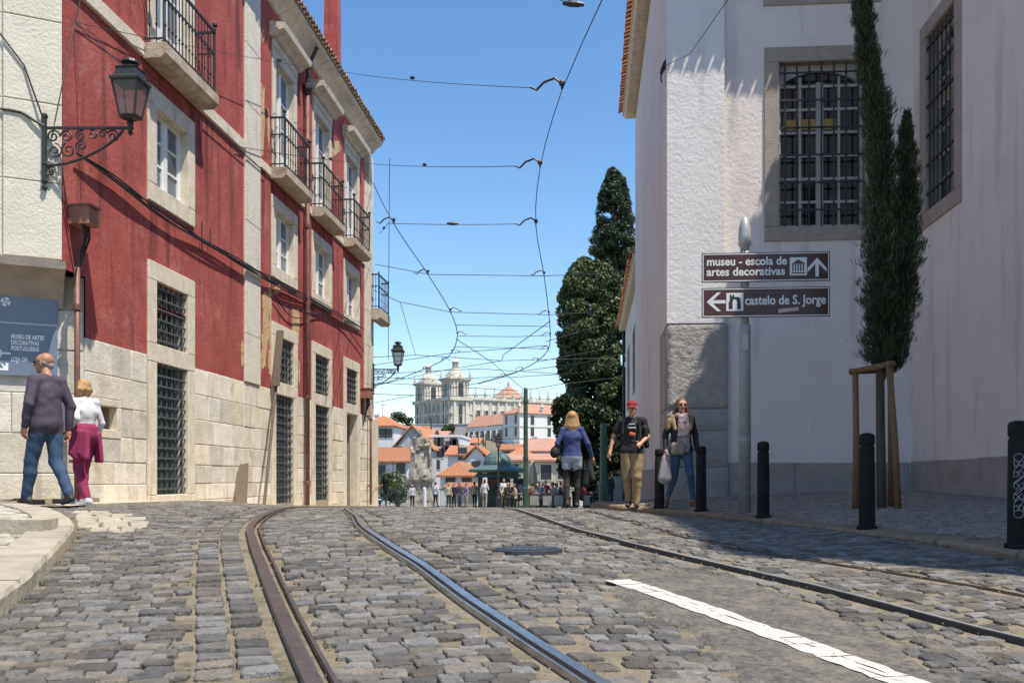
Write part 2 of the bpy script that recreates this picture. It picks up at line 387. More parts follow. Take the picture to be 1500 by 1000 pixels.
# ---- asphalt patch, white line, manhole
def inpoly(x, y, poly):
    c = False; k = len(poly)
    for i in range(k):
        x1, y1 = poly[i]; x2, y2 = poly[i - 1]
        if (y1 > y) != (y2 > y) and x < (x2 - x1) * (y - y1) / (y2 - y1) + x1: c = not c
    return c
asph_px = [(893, 842), (960, 832), (1080, 842), (1170, 872), (1250, 905), (1330, 945), (1360, 975), (1440, 1000), (1330, 1100), (1120, 1100), (1085, 1000), (1035, 945), (990, 912), (930, 885), (890, 866)]
asph = [(p.x, p.y) for p in (onG(*q) for q in asph_px)]
ap = []
for i in range(len(asph)):
    a = asph[i]; b = asph[(i + 1) % len(asph)]
    for t in range(5):
        f = t / 5; ap.append((a[0] + (b[0] - a[0]) * f + R.uniform(-.035, .035), a[1] + (b[1] - a[1]) * f + R.uniform(-.035, .035)))
mb = MB()
xs = np.arange(-.6, 2.6, .05); ys = np.arange(2.4, 7.2, .05)
ok = {}
def vid(i, j):
    if (i, j) not in ok:
        x, y = xs[i], ys[j]; ok[(i, j)] = len(mb.v); mb.v.append((x, y, ground(x, y) - .001 + R.uniform(-.002, .002))); mb.a.append(0)
    return ok[(i, j)]
for i in range(len(xs) - 1):
    for j in range(len(ys) - 1):
        if inpoly(xs[i] + .025, ys[j] + .025, ap):
            mb.f.append((vid(i, j), vid(i + 1, j), vid(i + 1, j + 1), vid(i, j + 1))); mb.m.append(0)
cnt = {}
for f in mb.f:
    for i in f: cnt[i] = cnt.get(i, 0) + 1
mb.v = [(x, y, z - (.03 if cnt[i] < 4 else 0)) for i, (x, y, z) in enumerate(mb.v)]
mb.build('asphalt_patch', M['asph'], road, smooth=True)
lp = [onG(*q) for q in [(903, 849), (1010, 884), (1150, 934), (1330, 999)]]
lp = [Vector((p.x, p.y, 0)) for p in lp]; lp.append(lp[-1] + (lp[-1] - lp[-2]).normalized() * 1.2)
lpath = smooth_path(lp, .06)
mb = MB(); vs = []
for i, p in enumerate(lpath):
    t = (lpath[min(i + 1, len(lpath) - 1)] - lpath[max(i - 1, 0)]).normalized(); s = Vector((t.y, -t.x, 0))
    for k, o in enumerate((-.095, -.02, .035, .095)):
        q = p + s * (o + (R.uniform(-.012, .012) if k in (0, 3) else 0)); vs.append((q.x, q.y, ground(q.x, q.y) + .009 + R.uniform(0, .002)))
mb.add(vs, [(i * 4 + k, i * 4 + k + 1, i * 4 + k + 5, i * 4 + k + 4) for i in range(len(lpath) - 1) for k in range(3)])
# cracked paint: the line as separate flakes with gaps between them
paint = mb; fl = MB()
i = 0
while i < len(lpath) - 2:
    k = R.choice((1, 2, 3, 5)); k = min(k, len(lpath) - 1 - i)
    cuts = sorted([0, 3] + ([1] if R.random() < .25 else []) + ([2] if R.random() < .22 else []))
    for a, b in zip(cuts[:-1], cuts[1:]):
        L0 = [Vector(vs[(i + q) * 4 + a]) for q in range(k + 1)]; L1 = [Vector(vs[(i + q) * 4 + b]) for q in range(k + 1)]
        poly = L0 + L1[::-1]; c = sum(poly, Vector()) / len(poly)
        pts = []
        for q in poly:
            d = (q - c); f = 1 - R.uniform(.002, .007) / max(.02, d.length); w = c + d * f; w.x += R.uniform(-.006, .006); w.y += R.uniform(-.008, .008); w.z = ground(w.x, w.y) + .003; pts.append(w)
        fl.add(pts, [tuple(range(len(pts)))])
    i += k
fl.build('painted_line', M['paint'], road)
mh = onG(772, 804); mhw = 52 / FPX * mh.y
mh.z = ground(mh.x, mh.y)
t = thing('manhole_cover', 'round iron manhole cover set flush in the setts between the two tracks', 'manhole cover', mh)
zt = .005
mb = MB(); mb.lathe([(mhw, -.04), (mhw, zt - .002), (mhw * .985, zt), (mhw * .9, zt), (mhw * .89, zt - .006)], mh, 40); mb.build('rim', M['castiron'], t)
mb = MB(); mb.lathe([(mhw * .885, -.03), (mhw * .885, zt - .001), (0.01, zt + .002)], mh, 40)
for a in range(9):
    for b in range(9):
        x = (a - 4) * .19 * mhw; y = (b - 4) * .19 * mhw
        if x * x + y * y < (.8 * mhw) ** 2: mb.box(mh.x + x - .025, mh.x + x + .025, mh.y + y - .02, mh.y + y + .02, mh.z + zt - .002, mh.z + zt + .006)
mb.build('lid', M['castiron'], t)

# ---- setts
def rail_dist(x, y):
    best = 9; 
    for q in RP:
        d = np.min(np.hypot(q[:, 0] - x, q[:, 1] - y)); best = min(best, d)
    return best
# left kerb line
lk_px = [(-110, 985), (-40, 915), (20, 872), (70, 826), (104, 786), (107, 770), (86, 756), (48, 746), (-10, 741), (-90, 739)]
lk = [onG(*q, off=.05) for q in lk_px]; lk = [Vector((p.x, p.y, 0)) for p in lk]
lkpath = smooth_path(lk, .1)
lpoly = [(p.x, p.y) for p in lkpath] + [(-12, lkpath[-1].y), (-12, lkpath[0].y)]
def stone_mesh(mb, poly, zt, h, cham, var, zf=None, dome=.004):
    k = len(poly); cx = sum(p[0] for p in poly) / k; cy = sum(p[1] for p in poly) / k
    vs = []
    tl = (R.uniform(-.035, .035), R.uniform(-.035, .035))
    def z(x, y): return zf(x, y) + zt + (x - cx) * tl[0] + (y - cy) * tl[1]
    for x, y in poly: vs.append((x, y, z(x, y) - h))
    for x, y in poly: vs.append((x, y, z(x, y) - cham * 1.1))
    for x, y in poly:
        d = math.hypot(x - cx, y - cy); f = 1 - cham / max(d, .01); xx = cx + (x - cx) * f; yy = cy + (y - cy) * f
        vs.append((xx, yy, z(xx, yy) + R.uniform(-.0015, .0015)))
    vs.append((cx, cy, z(cx, cy) + dome))
    fs = []
    for i in range(k):
        j = (i + 1) % k
        fs += [(i, j, j + k, i + k), (i + k, j + k, j + 2 * k, i + 2 * k), (i + 2 * k, j + 2 * k, 3 * k)]
    mb.add(vs, fs, 0, var)
def jpoly(c, a, b, la, lb, j, n=8):      # irregular rounded quad: centre, axes, half sizes, jitter
    pts = []
    for su, sv in ((-1, -1), (1, -1), (1, 1), (-1, 1)):
        u = su * la + R.uniform(-j, j); v = sv * lb + R.uniform(-j, j); pts.append((u, v))
    out = []
    for i in range(4):
        p, q = pts[i], pts[(i + 1) % 4]; cr = R.uniform(.05, .13)
        out += [(p[0] + (q[0] - p[0]) * cr, p[1] + (q[1] - p[1]) * cr), (q[0] + (p[0] - q[0]) * cr, q[1] + (p[1] - q[1]) * cr)]
    return [(c[0] + a[0] * u + b[0] * v, c[1] + a[1] * u + b[1] * v) for u, v in out]
def lay(stones, name, root, m, zf, h, cham, nparts, zj=.006, dome=.004):
    # stones: (cx, cy, polygon). The nparts that show largest become parts, the rest one stuff part.
    info = []
    for s in stones:
        cx, cy, poly = s
        q = [proj(x, y, zf(x, y)) for x, y in poly]
        area = (max(a[0] for a in q) - min(a[0] for a in q)) * (max(a[1] for a in q) - min(a[1] for a in q))
        vis = -20 < q[0][0] < 1520 and q[0][1] < 1010
        info.append((area if vis else 0, s))
    info.sort(key=lambda t_: -t_[0])
    for _, (cx, cy, poly) in info[:nparts]:
        mb = MB(); stone_mesh(mb, poly, R.uniform(-zj, zj), h, cham, 0.0, zf, dome); mb.build(name, m, root)
    mb = MB()
    for _, (cx, cy, poly) in info[nparts:]: stone_mesh(mb, poly, R.uniform(-zj, zj), h, cham, R.random(), zf, dome)
    if mb.v: tag(mb.build(name, m, root), kind='stuff')
stones = []
A = math.radians(17); tdir = (-math.sin(A), math.cos(A)); cdir = (math.cos(A), math.sin(A))
# columns of setts that follow each rail
def rail_columns(path, offs):
    for o in offs:
        q = offset_path(path, o); acc = 0; nxt = .1
        for i in range(1, len(q)):
            acc += (q[i] - q[i - 1]).length
            if acc >= nxt:
                L_ = R.uniform(.09, .13); nxt = acc + L_ + .012 + R.uniform(0, .012); p = q[i]; t_ = (q[i] - q[i - 1]).normalized()
                if p.y < 2.2 or p.y > 19: continue
                c = p + t_ * L_ / 2
                if inpoly(c.x, c.y, ap): continue
                stones.append((c.x, c.y, jpoly((c.x, c.y), (t_.y, -t_.x), (t_.x, t_.y), .066, L_ / 2, .008)))
rail_columns(pathL, (-.19, -.345)); rail_columns(pathR, (.15,)); rail_columns(path2, (.13,))
slab_c = [onG(165, 765), onG(125, 755), onG(190, 772)]
v = -3.0
row = 0
RPs = [q[(q[:, 1] > 1.5) & (q[:, 1] < 21)] for q in RP]
ALLP = np.concatenate(RPs); ALLI = np.concatenate([[i] * len(q) for i, q in enumerate(RPs)])
slabpoly = [(p.x, p.y) for p in (onG(*q) for q in [(112, 748), (160, 748), (222, 770), (200, 779), (128, 776), (108, 766)])]
while v < 24:
    dv = R.uniform(.085, .115); vc = v + dv / 2; u = -9 + R.uniform(0, .2)
    ph = R.uniform(0, 6)
    while u < 9:
        du = R.choice((R.uniform(.075, .11), R.uniform(.09, .13), R.uniform(.11, .17)))
        uc = u + du / 2; u += du
        wob = .05 * math.sin(uc * 1.1 + v * .35) + .02 * math.sin(uc * 3.7 + ph)
        x = cdir[0] * uc + tdir[0] * (vc + wob); y = cdir[1] * uc + tdir[1] * (vc + wob)
        if y < 2.2 or y > 20 or x > kerbx(y) - .1 or x < -6.35: continue
        px, py, d = proj(x, y, ground(x, y))
        if px < -160 or px > 1680: continue
        if inpoly(x, y, ap) or inpoly(x, y, lpoly) or inpoly(x, y, slabpoly): continue
        if math.hypot(x - mh.x, y - mh.y) < mhw + .06: continue
        dd = (ALLP[:, 0] - x) ** 2 + (ALLP[:, 1] - y) ** 2; k = int(np.argmin(dd)); dm = math.sqrt(dd[k])
        if dm < .115: continue
        if dm < .5:
            i_ = ALLI[k]; tq = ALLP[min(k + 1, len(ALLP) - 1)] - ALLP[max(k - 1, 0)]
            side = (x - ALLP[k][0]) * tq[1] - (y - ALLP[k][1]) * tq[0]
            if i_ == 0 and side < 0 and dm < .475: continue
            if i_ == 1 and side > 0 and dm < .28: continue
            if i_ == 2 and side > 0 and dm < .26: continue
        if R.random() < .015: continue
        g = R.uniform(.0, .006)
        an = R.uniform(-.09, .09); ca, sa = math.cos(an), math.sin(an)
        a = (cdir[0] * ca - cdir[1] * sa, cdir[1] * ca + cdir[0] * sa); b = (-a[1], a[0])
        stones.append((x, y, jpoly((x, y), a, b, du / 2 - g, dv / 2 - g, .009)))
    v += dv
# small fillers wherever the joints would gape
res = .02; ox, oy = -7.0, 2.0; occ = np.zeros((560, 800), bool)
def stamp(poly, grow=.0):
    a = np.array(poly); i0, j0 = ((a.min(0) - (ox, oy)) / res).astype(int); i1, j1 = ((a.max(0) - (ox, oy)) / res).astype(int) + 1
    if i0 < 0 or j0 < 0 or i1 >= 560 or j1 >= 800: return
    occ[i0:i1, j0:j1] = True
for s_ in stones: stamp(s_[2])
for q in RP:
    for x, y in q:
        i, j = int((x - ox) / res), int((y - oy) / res)
        if 5 < i < 554 and 5 < j < 794: occ[i - 5:i + 6, j - 5:j + 6] = True
for _ in range(60000):
    y = 2.4 + 9.5 * R.random() ** 1.3; x = R.uniform(-6.2, 3.5); i, j = int((x - ox) / res), int((y - oy) / res)
    r_ = R.choice((2, 2, 3))
    if occ[i - r_:i + r_ + 1, j - r_:j + r_ + 1].any(): continue
    if x > kerbx(y) - .08 or inpoly(x, y, ap) or inpoly(x, y, lpoly) or inpoly(x, y, slabpoly) or math.hypot(x - mh.x, y - mh.y) < mhw + .05: continue
    if R.random() < .25: continue
    a_ = R.uniform(0, 3); p_ = jpoly((x, y), (math.cos(a_), math.sin(a_)), (-math.sin(a_), math.cos(a_)), r_ * res * .95, r_ * res * .8, .01)
    stones.append((x, y, p_)); stamp(p_)
def settz(x, y):      # the setts are worn lower and half buried around the asphalt strip
    return ground(x, y) - .006 * sstep((x + .6) / .8) * sstep((9 - y) / 2)
lay(stones, 'sett', road, M['cob'], settz, .045, .0055, 300, .005, .001)
# pale flush slabs by the left kerb
sy_ = [747.5, 752, 757.5, 764, 771, 777.5]
for r_ in range(5):
    xa = 106 + [0, 1, 2, 6, 24][r_]; xb = [165, 196, 216, 218, 200][r_]; nc = [2, 3, 3, 3, 3][r_]
    xs_ = [xa] + sorted(xa + (xb - xa) * ((k + R.uniform(-.2, .2)) / nc) for k in range(1, nc)) + [xb]
    for k in range(nc):
        q = [onG(px_, py_) for px_, py_ in ((xs_[k] + 1, sy_[r_ + 1] - .5), (xs_[k + 1] - 1, sy_[r_ + 1] - .5 + R.uniform(-.4, .4)), (xs_[k + 1] - 1, sy_[r_] + .5), (xs_[k] + 1, sy_[r_] + .5))]
        poly = []
        for j in range(4):
            A_, B_ = q[j], q[(j + 1) % 4]
            for f in (.08, .5, .92): poly.append((A_.x + (B_.x - A_.x) * f + R.uniform(-.02, .02), A_.y + (B_.y - A_.y) * f + R.uniform(-.02, .02)))
        mb = MB(); stone_mesh(mb, poly, R.uniform(-.002, .006), .035, .014, 0, ground, .001); mb.build('pale_slab', M['kerb'], road)
# ---- left pavement with broad kerbstones
pv = MB()
def lz(x, y): return ground(x, y) + .085
lys = list(np.arange(2.2, 12.5, .3)); lys.append(lys[-1] + .01)
vs = []; fs = []
nx = 14
for j, y in enumerate(lys):
    xk = min([p.x for p in lkpath if abs(p.y - y) < .35] or [-6.2]) if y < lkpath[-1].y else -6.2
    xk = max([p.x for p in lkpath if abs(p.y - y) < .3] or [-6.2])
    for i in range(nx + 1):
        x = -9.5 + (xk - .12 + 9.5) * min(i, nx - 1) / (nx - 1); vs.append((x, y, lz(x, y) - .012 - (.14 if i == nx or j == len(lys) - 1 else 0)))
for j in range(len(lys) - 1):
    for i in range(nx): a = j * (nx + 1) + i; fs.append((a, a + 1, a + nx + 2, a + nx + 1))
pv.add(vs, fs); lpav = pv.build('pavement', M['sand'], smooth=True); tag(lpav, kind='structure')
acc = 0; i0 = 0
for i in range(1, len(lkpath)):
    acc += (lkpath[i] - lkpath[i - 1]).length
    if acc > R.uniform(.75, .95) or i == len(lkpath) - 1:
        seg = lkpath[i0:i + 1]; mb = MB(); vs = []; fs = []
        for k, p in enumerate(seg):
            g = i0 + k; t_ = (lkpath[min(g + 1, len(lkpath) - 1)] - lkpath[max(g - 1, 0)]).normalized(); s_ = Vector((-t_.y, t_.x, 0))
            if k == 0: p = p + t_ * .008
            if k == len(seg) - 1: p = p - t_ * .008
            z0 = ground(p.x, p.y)
            for o, dz in ((0, -.05), (.0, .075), (.02, .1), (.29, .105), (.3, .06)):
                q = p + s_ * (o + R.uniform(-.006, .006)); vs.append((q.x, q.y, z0 + dz + R.uniform(-.004, .004)))
        for k in range(len(seg) - 1):
            for j in range(4): fs.append((k * 5 + j, k * 5 + j + 1, k * 5 + j + 6, k * 5 + j + 5))
        fs += [(0, 1, 2, 3, 4), tuple((len(seg) - 1) * 5 + j for j in range(5))]
        mb.add(vs, fs); mb.build('kerbstone', M['kerb'], lpav); i0 = i; acc = 0
inner = offset_path(lkpath, -.32)
ipoly = [(p.x, p.y) for p in inner] + [(-12, inner[-1].y), (-12, inner[0].y)]
st = []
y = 2.4
while y < 10.5:
    dy = R.uniform(.07, .1); x = -8 + R.uniform(0, .1)
    while x < -1:
        dx = R.uniform(.1, .2); xc = x + dx / 2; x += dx
        q = proj(xc, y, lz(xc, y))
        if not inpoly(xc, y, ipoly) or q[0] < -120 : continue
        st.append((xc, y, jpoly((xc, y), (1, 0), (0, 1), dx / 2 - .006, dy / 2 - .006, .006)))
    y += dy
lay(st, 'paving_stone', lpav, M['lime'], lz, .03, .008, 160, .004)
# low step crossing the pavement
for (pa, pb) in (((-60, 775), (10, 775)), ((13, 775), (74, 776))):
    a = onG(*pa, off=.1); b = onG(*pb, off=.1); mb = MB()
    mb.beam((a.x, a.y, a.z + .0), (b.x, b.y, b.z + .0), .3, .16); mb.build('step_stone', M['kerb'], lpav)
# pale strip at the foot of the red facade
strip = sheet('pavement', lambda y: (-6.45, -5.75 + .04 * math.sin(y)), [10.5 + i * .5 for i in range(38)], 3, lambda x, y: ground(x, y) + .022, M['lime'])
tag(strip, kind='structure')
for i in range(22):
    y = 11.0 + i * .8; mb = MB()
    mb.beam((-5.68 + .04 * math.sin(y), y + .01, ground(-5.7, y) + .012), (-5.68 + .04 * math.sin(y + .79), y + .79, ground(-5.7, y + .79) + .012), .14, .05, var=.0); mb.build('kerbstone', M['kerb'], strip)
# ---- right pavement
pys = [-6, -3, 0, 2] + [3 + i * .4 for i in range(37)] + [18 + i * 1.5 for i in range(30)]
rpav = sheet('pavement', lambda y: (kerbx(y) + .1, 7.0 if y < 17.6 else 1.6), pys, 20, lambda x, y: pavz(x, y) - .012, M['sand'])
tag(rpav, kind='structure')
kp = [Vector((kerbx(y), y, 0)) for y in np.arange(3, 30, .1)]
acc = 0; i0 = 0; tgt = .9
for i in range(1, len(kp)):
    acc += (kp[i] - kp[i - 1]).length
    if acc > tgt:
        tgt = R.uniform(.8, 1.15); mb = MB(); vs = []; fs = []; seg = kp[i0:i + 1]
        for k, p in enumerate(seg):
            g = i0 + k; t_ = (kp[min(g + 1, len(kp) - 1)] - kp[max(g - 1, 0)]).normalized(); s_ = Vector((t_.y, -t_.x, 0))
            if k == 0: p = p + t_ * .007
            if k == len(seg) - 1: p = p - t_ * .007
            zt = pavz(p.x, p.y)
            for o, z in ((0, ground(p.x, p.y) - .06), (0, zt - .025), (.025, zt + .003), (.2, zt + .01), (.21, zt - .03)):
                q = p + s_ * (o + R.uniform(-.007, .007)); vs.append((q.x, q.y, z + R.uniform(-.005, .005)))
        for k in range(len(seg) - 1):
            for j in range(4): fs.append((k * 5 + j, k * 5 + j + 1, k * 5 + j + 6, k * 5 + j + 5))
        fs += [(0, 1, 2, 3, 4), tuple((len(seg) - 1) * 5 + j for j in range(5))]
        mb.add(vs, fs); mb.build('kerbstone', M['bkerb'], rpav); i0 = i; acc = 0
st = []
y = 5.5
while y < 17.3:
    dy = R.uniform(.068, .085); x = kerbx(y) + .26 + R.uniform(0, .05)
    while x < 5.5:
        dx = R.uniform(.068, .09); xc = x + dx / 2; x += dx; yy = y + .03 * math.sin(xc * 4 + y)
        q = proj(xc, yy, pavz(xc, yy))
        if q[0] > 1560: break
        an = .35
        st.append((xc, yy, jpoly((xc, yy), (math.cos(an), math.sin(an)), (-math.sin(an), math.cos(an)), dx / 2 - .005, dy / 2 - .005, .006)))
    y += dy
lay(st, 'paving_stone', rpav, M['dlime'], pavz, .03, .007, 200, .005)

# grit in the joints and a few weeds along the kerbs
V = []; Fc = []
for _ in range(9000):
    y = 2.3 + 8 * R.random() ** 1.6; x = R.uniform(-6, 3.3)
    px, py, d = proj(x, y, ground(x, y))
    if not (-60 < px < 1560) or x > kerbx(y) or inpoly(x, y, lpoly): continue
    r_ = R.uniform(.003, .008); z = ground(x, y) - .004 + R.uniform(-.012, .008); o = len(V)
    V += [(x - r_, y - r_ * .7, z - .004), (x + r_, y - r_ * R.uniform(.3, 1), z - .004), (x + R.uniform(-r_, r_), y + r_, z - .004), (x + R.uniform(-.4, .4) * r_, y, z + r_ * .8)]
    Fc += [(o, o + 1, o + 3), (o + 1, o + 2, o + 3), (o + 2, o, o + 3)]
tag(arr_mesh('grit', V, Fc, M['sand']), kind='stuff')
M['weed'] = mat('weed_green', (.10, .14, .03), (.16, .15, .05), 6, .7, var=.4)
V = []; Fc = []
sp_ = [(p.x + R.uniform(-.02, .08), p.y + R.uniform(-.05, .05)) for p in lkpath for _ in range(3)] + [(p[0] + R.uniform(-.16, -.09), p[1]) for p in RP[0][::2] if p[1] < 9] + [(kerbx(y) - R.uniform(.0, .05), y) for y in np.arange(6, 16, .05)]
sp_ += [(R.uniform(-4, 2.5), R.uniform(2.6, 8)) for _ in range(120)]
for x, y in sp_:
    if R.random() < .45: continue
    for b in range(R.randint(2, 6)):
        a = R.uniform(0, 6.28); h = R.uniform(.008, .035); bx, by = x + R.uniform(-.03, .03), y + R.uniform(-.03, .03); z = ground(bx, by) - .01; o = len(V); c, s_ = math.cos(a) * .004, math.sin(a) * .004
        V += [(bx - c, by - s_, z), (bx + c, by + s_, z), (bx + R.uniform(-.02, .02), by + R.uniform(-.02, .02), z + h)]; Fc.append((o, o + 1, o + 2))
tag(arr_mesh('weeds', V, Fc, M['weed']), kind='stuff')
# ================================================================ BUILDING HELPERS
def wall(mb, P, u0, u1, z0, z1, holes, depth=.25, mi=0):
    us = sorted(set([u0, u1] + [h[i] for h in holes for i in (0, 1) if u0 < h[i] < u1]))
    zs = sorted(set([z0, z1] + [h[i] for h in holes for i in (2, 3) if z0 < h[i] < z1]))
    for a, b in zip(us[:-1], us[1:]):
        for c, d in zip(zs[:-1], zs[1:]):
            uc, zc = (a + b) / 2, (c + d) / 2
            if any(h[0] < uc < h[1] and h[2] < zc < h[3] for h in holes): continue
            mb.add([P(a, c), P(b, c), P(b, d), P(a, d)], [(0, 1, 2, 3)], mi)
    for a, b, c, d in holes:
        q = [(a - .014, c - .014), (b + .014, c - .014), (b + .014, d + .014), (a - .014, d + .014)]
        for i in range(4):
            (x0, y0), (x1, y1) = q[i], q[(i + 1) % 4]
            mb.add([P(x0, y0, -.004), P(x1, y1, -.004), P(x1, y1, -depth), P(x0, y0, -depth)], [(0, 1, 2, 3)], mi)
def surround(root, P, a, b, c, d, w, m, n1=.03, sill=None, parent=None, piece='surround_stone', bottom=True, wt=None):
    # four stones around the opening a..b, c..d
    wt = wt or w
    for (u0, u1, z0, z1) in ([(a - w, a, c, d), (b, b + w, c, d), (a - w, b + w, d + .004, d + wt)] + ([(a - w, b + w, c - w, c - .004)] if bottom else [])):
        mb = MB(); mb.block(P, u0, u1, z0, z1, -.2, n1, .008); mb.build(piece, m, parent or root)
def casement(root, P, a, b, c, d, n=-.13, rows=3, transom=None, pane_m='pane', name='window', bot=None):
    # white two-leaf window: frame with its panes as sub-parts
    f = MB(); w = .05
    def bar(u0, u1, z0, z1, t=.03): f.pbox(P, u0, u1, z0, z1, n - .03, n + t)
    bar(a, a + w, c, d); bar(b - w, b, c, d); bar(a + w, b - w, d - w, d); bar(a + w, b - w, c, c + w)
    mid = (a + b) / 2; bar(mid - .055, mid + .055, c + w, d - w, .045)
    top = d - w; lo = c + w
    if bot: bar(a + w, mid - .055, lo, lo + bot); bar(mid + .055, b - w, lo, lo + bot); lo += bot
    panes = []
    zz = [lo + (top - lo) * i / rows for i in range(rows + 1)]
    for u0, u1 in ((a + w, mid - .055), (mid + .055, b - w)):
        f.pbox(P, u0, u0 + .035, lo, top, n - .02, n + .02); f.pbox(P, u1 - .035, u1, lo, top, n - .02, n + .02)
        for i in range(rows):
            if i: f.pbox(P, u0 + .035, u1 - .035, zz[i] - .015, zz[i] + .015, n - .02, n + .018)
            panes.append((u0 + .035, u1 - .035, zz[i] + .015 * (i > 0), zz[i + 1] - .015 * (i < rows - 1)))
    o = f.build(name, M['sash'], root)
    for u0, u1, z0, z1 in panes:
        q = MB(); q.pbox(P, u0 + .002, u1 - .002, z0 + .002, z1 - .002, n - .012, n - .004); q.build('pane', M[pane_m], o)
    return o
def grated(root, P, a, b, c, d, nv, nh, n=-.04, back='dpane', name='grated_window', bm='grille', r=.014):
    bk = MB(); bk.pbox(P, a, b, c, d, -.24, -.2); o = bk.build(name, M[back], root)
    g = MB()
    for i in range(nv):
        u = a + (b - a) * (i + .5) / nv; g.pbox(P, u - r, u + r, c + .002, d - .002, n - r, n + r)
    for i in range(nh):
        z = c + (d - c) * (i + .5) / nh; g.pbox(P, a + .002, b - .002, z - r * .8, z + r * .8, n + r - .003, n + r * 2.4)
    g.build('grille', M[bm], o); return o
def ashlar(root, P, u0, u1, z0, z1, rows, holes, m, n1=.012, wr=(.5, .95), piece='stone_block'):
    z = z1; k = 0
    while z > z0:
        h = rows[min(k, len(rows) - 1)]; k += 1; zb = max(z - h, z0 - .02)
        u = u0; 
        segs = [(u0, u1)]
        for a, b, c, d in holes:
            if c < z - .02 and d > zb + .02:
                ns = []
                for s0, s1 in segs:
                    if b <= s0 or a >= s1: ns.append((s0, s1)); continue
                    if a > s0: ns.append((s0, a))
                    if b < s1: ns.append((b, s1))
                segs = ns
        for s0, s1 in segs:
            L_ = s1 - s0; nb = max(1, round(L_ / R.uniform(*wr)))
            cuts = [0] + sorted((i + R.uniform(-.22, .22)) / nb for i in range(1, nb)) + [1]
            for a, b in zip(cuts[:-1], cuts[1:]):
                ua, ub = s0 + L_ * a + .004, s0 + L_ * b - .004
                if ub - ua < .03: continue
                mb = MB(); mb.block(P, ua, ub, zb + .004, z - .004, -.05, n1 + R.uniform(-.006, .006), .009); mb.build(piece, m, root)
        z = zb
def balcony(root, P, u0, u1, zb, zt, out, rail_h, nb, balls=True):
    s = MB(); T = out
    s.prism(lambda u, z, n: P(n, z, u), [(0.02, zb + .03), (T * .75, zb + .03), (T, zb + .1), (T, zt), (0.02, zt)], u0, u1)
    b = s.build('balcony', M['slab'], root)
    r = MB(); e = T - .05
    for z, t in ((zt + rail_h, .018), (zt + rail_h * .66, .011), (zt + .07, .011)):
        r.pbox(P, u0 + .04, u1 - .04, z - t, z + t, e - t, e + t)
        for u in (u0 + .04, u1 - .04): r.pbox(P, u - t, u + t, z - t * .95, z + t * .95, 0.01, e - t)
    r.build('handrail', M['iron'], b)
    prof = [(.009, 0), (.009, .25), (.02, .28), (.009, .31), (.009, .6), (.02, .64), (.009, .68), (.009, 1)]
    base = None; H = rail_h - .02
    pos = [(u0 + .04 + (u1 - u0 - .08) * (i + .5) / nb, e) for i in range(nb)]
    pos += [(u, e * f) for u in (u0 + .04, u1 - .04) for f in (.33, .66)]
    for i, (u, n) in enumerate(pos):
        q = P(u, zt, n)
        if base is None:
            mb = MB(); mb.lathe([(a, c * H) for a, c in prof], (0, 0, 0), 6); base = mb.build('baluster', M['iron'], b); o = base
        else: o = base.copy(); COL.objects.link(o); o.parent = b; o.matrix_parent_inverse = base.matrix_parent_inverse
        o.location = q
    for u in (u0 + .04, u1 - .04):
        q = P(u, zt, e); mb = MB(); mb.lathe([(.016, 0), (.016, rail_h + .03), (.03, rail_h + .05), (.016, rail_h + .08)], q, 8)
        if balls: mb.sphere((q[0], q[1], q[2] + rail_h + .12), .045)
        mb.build('corner_post', M['iron'], b)
    return b
# ================================================================ LEFT: THE RED BUILDINGS
XL = -6.4
PL = plane((XL, 0, 0), (0, 1, 0), (1, 0, 0))
def LY(px, py=500): return onX(px, py, XL).y
def LZ(px, py): return onX(px, py, XL).z
ROWS = [.42, .41, .40, .34, .30, .27, .3, .3]
ZST = 1.79
# ---- near red building, one bay
nb_ = thing('red_building', 'near red plastered building with one window bay and a stone base behind the elderly couple', 'building', (XL, 15, ground(XL, 15)))
ya, yb = onX(88, 500, -6.42).y + .02, LY(357); yl = ya + .54
wu0, wu1 = LY(227), LY(273)
W2 = (wu0, wu1, 4.31, 5.46); G1 = (wu0, wu1, 1.98, 2.90); D1 = (wu0, wu1, -.24, 1.76); B1 = (wu0 - .05, wu1 + .05, 6.22, 8.7)
VENT = (LY(143), LY(170), LZ(143, 627), LZ(143, 593))
mb = MB()
wall(mb, PL, ya, yb, 2.55, 10.4, [W2, (G1[0], G1[1], 2.55, G1[3]), B1], .3); wall(mb, PL, yl, yb, ZST, 2.55, [(G1[0], G1[1], G1[2], 2.55)], .3)
wall(mb, PL, yl, yb, -1.2, ZST, [D1, VENT], .3, 1)
mb.pbox(PL, yl + .6, yb, -1.2, 10.4, -9, -.31)
mb.build('wall', [M['red'], M['joint']], nb_)
sw = .30
ashlar(nb_, PL, yl, yb, -.75, ZST - .005, ROWS, [(wu0 - sw, wu1 + sw, -1, 3), (VENT[0] - .12, VENT[1] + .12, VENT[2] - .12, VENT[3] + .1)], M['stone'])
surround(nb_, PL, *W2, .27, M['trim'], .035); surround(nb_, PL, *G1, .27, M['trim'], .035)
for (u0, u1, z0, z1) in ((D1[0] - .27, D1[0], -.246, D1[3] - .06), (D1[1], D1[1] + .27, -.246, D1[3] - .06), (D1[0] - .29, D1[1] + .29, -.75, -.25)):
    mb = MB(); mb.block(PL, u0, u1, z0, z1, -.2, .036, .008); mb.build('surround_stone', M['trim'], nb_)
for (u0, u1, z0, z1) in ((VENT[0] - .12, VENT[0], VENT[2], VENT[3]), (VENT[1], VENT[1] + .12, VENT[2], VENT[3]), (VENT[0] - .12, VENT[1] + .12, VENT[3], VENT[3] + .1), (VENT[0] - .12, VENT[1] + .12, VENT[2] - .12, VENT[2])):
    mb = MB(); mb.block(PL, u0 + .002, u1 - .002, z0 + .002, z1 - .002, -.1, .02, .008); mb.build('vent_stone', M['trim'], nb_)
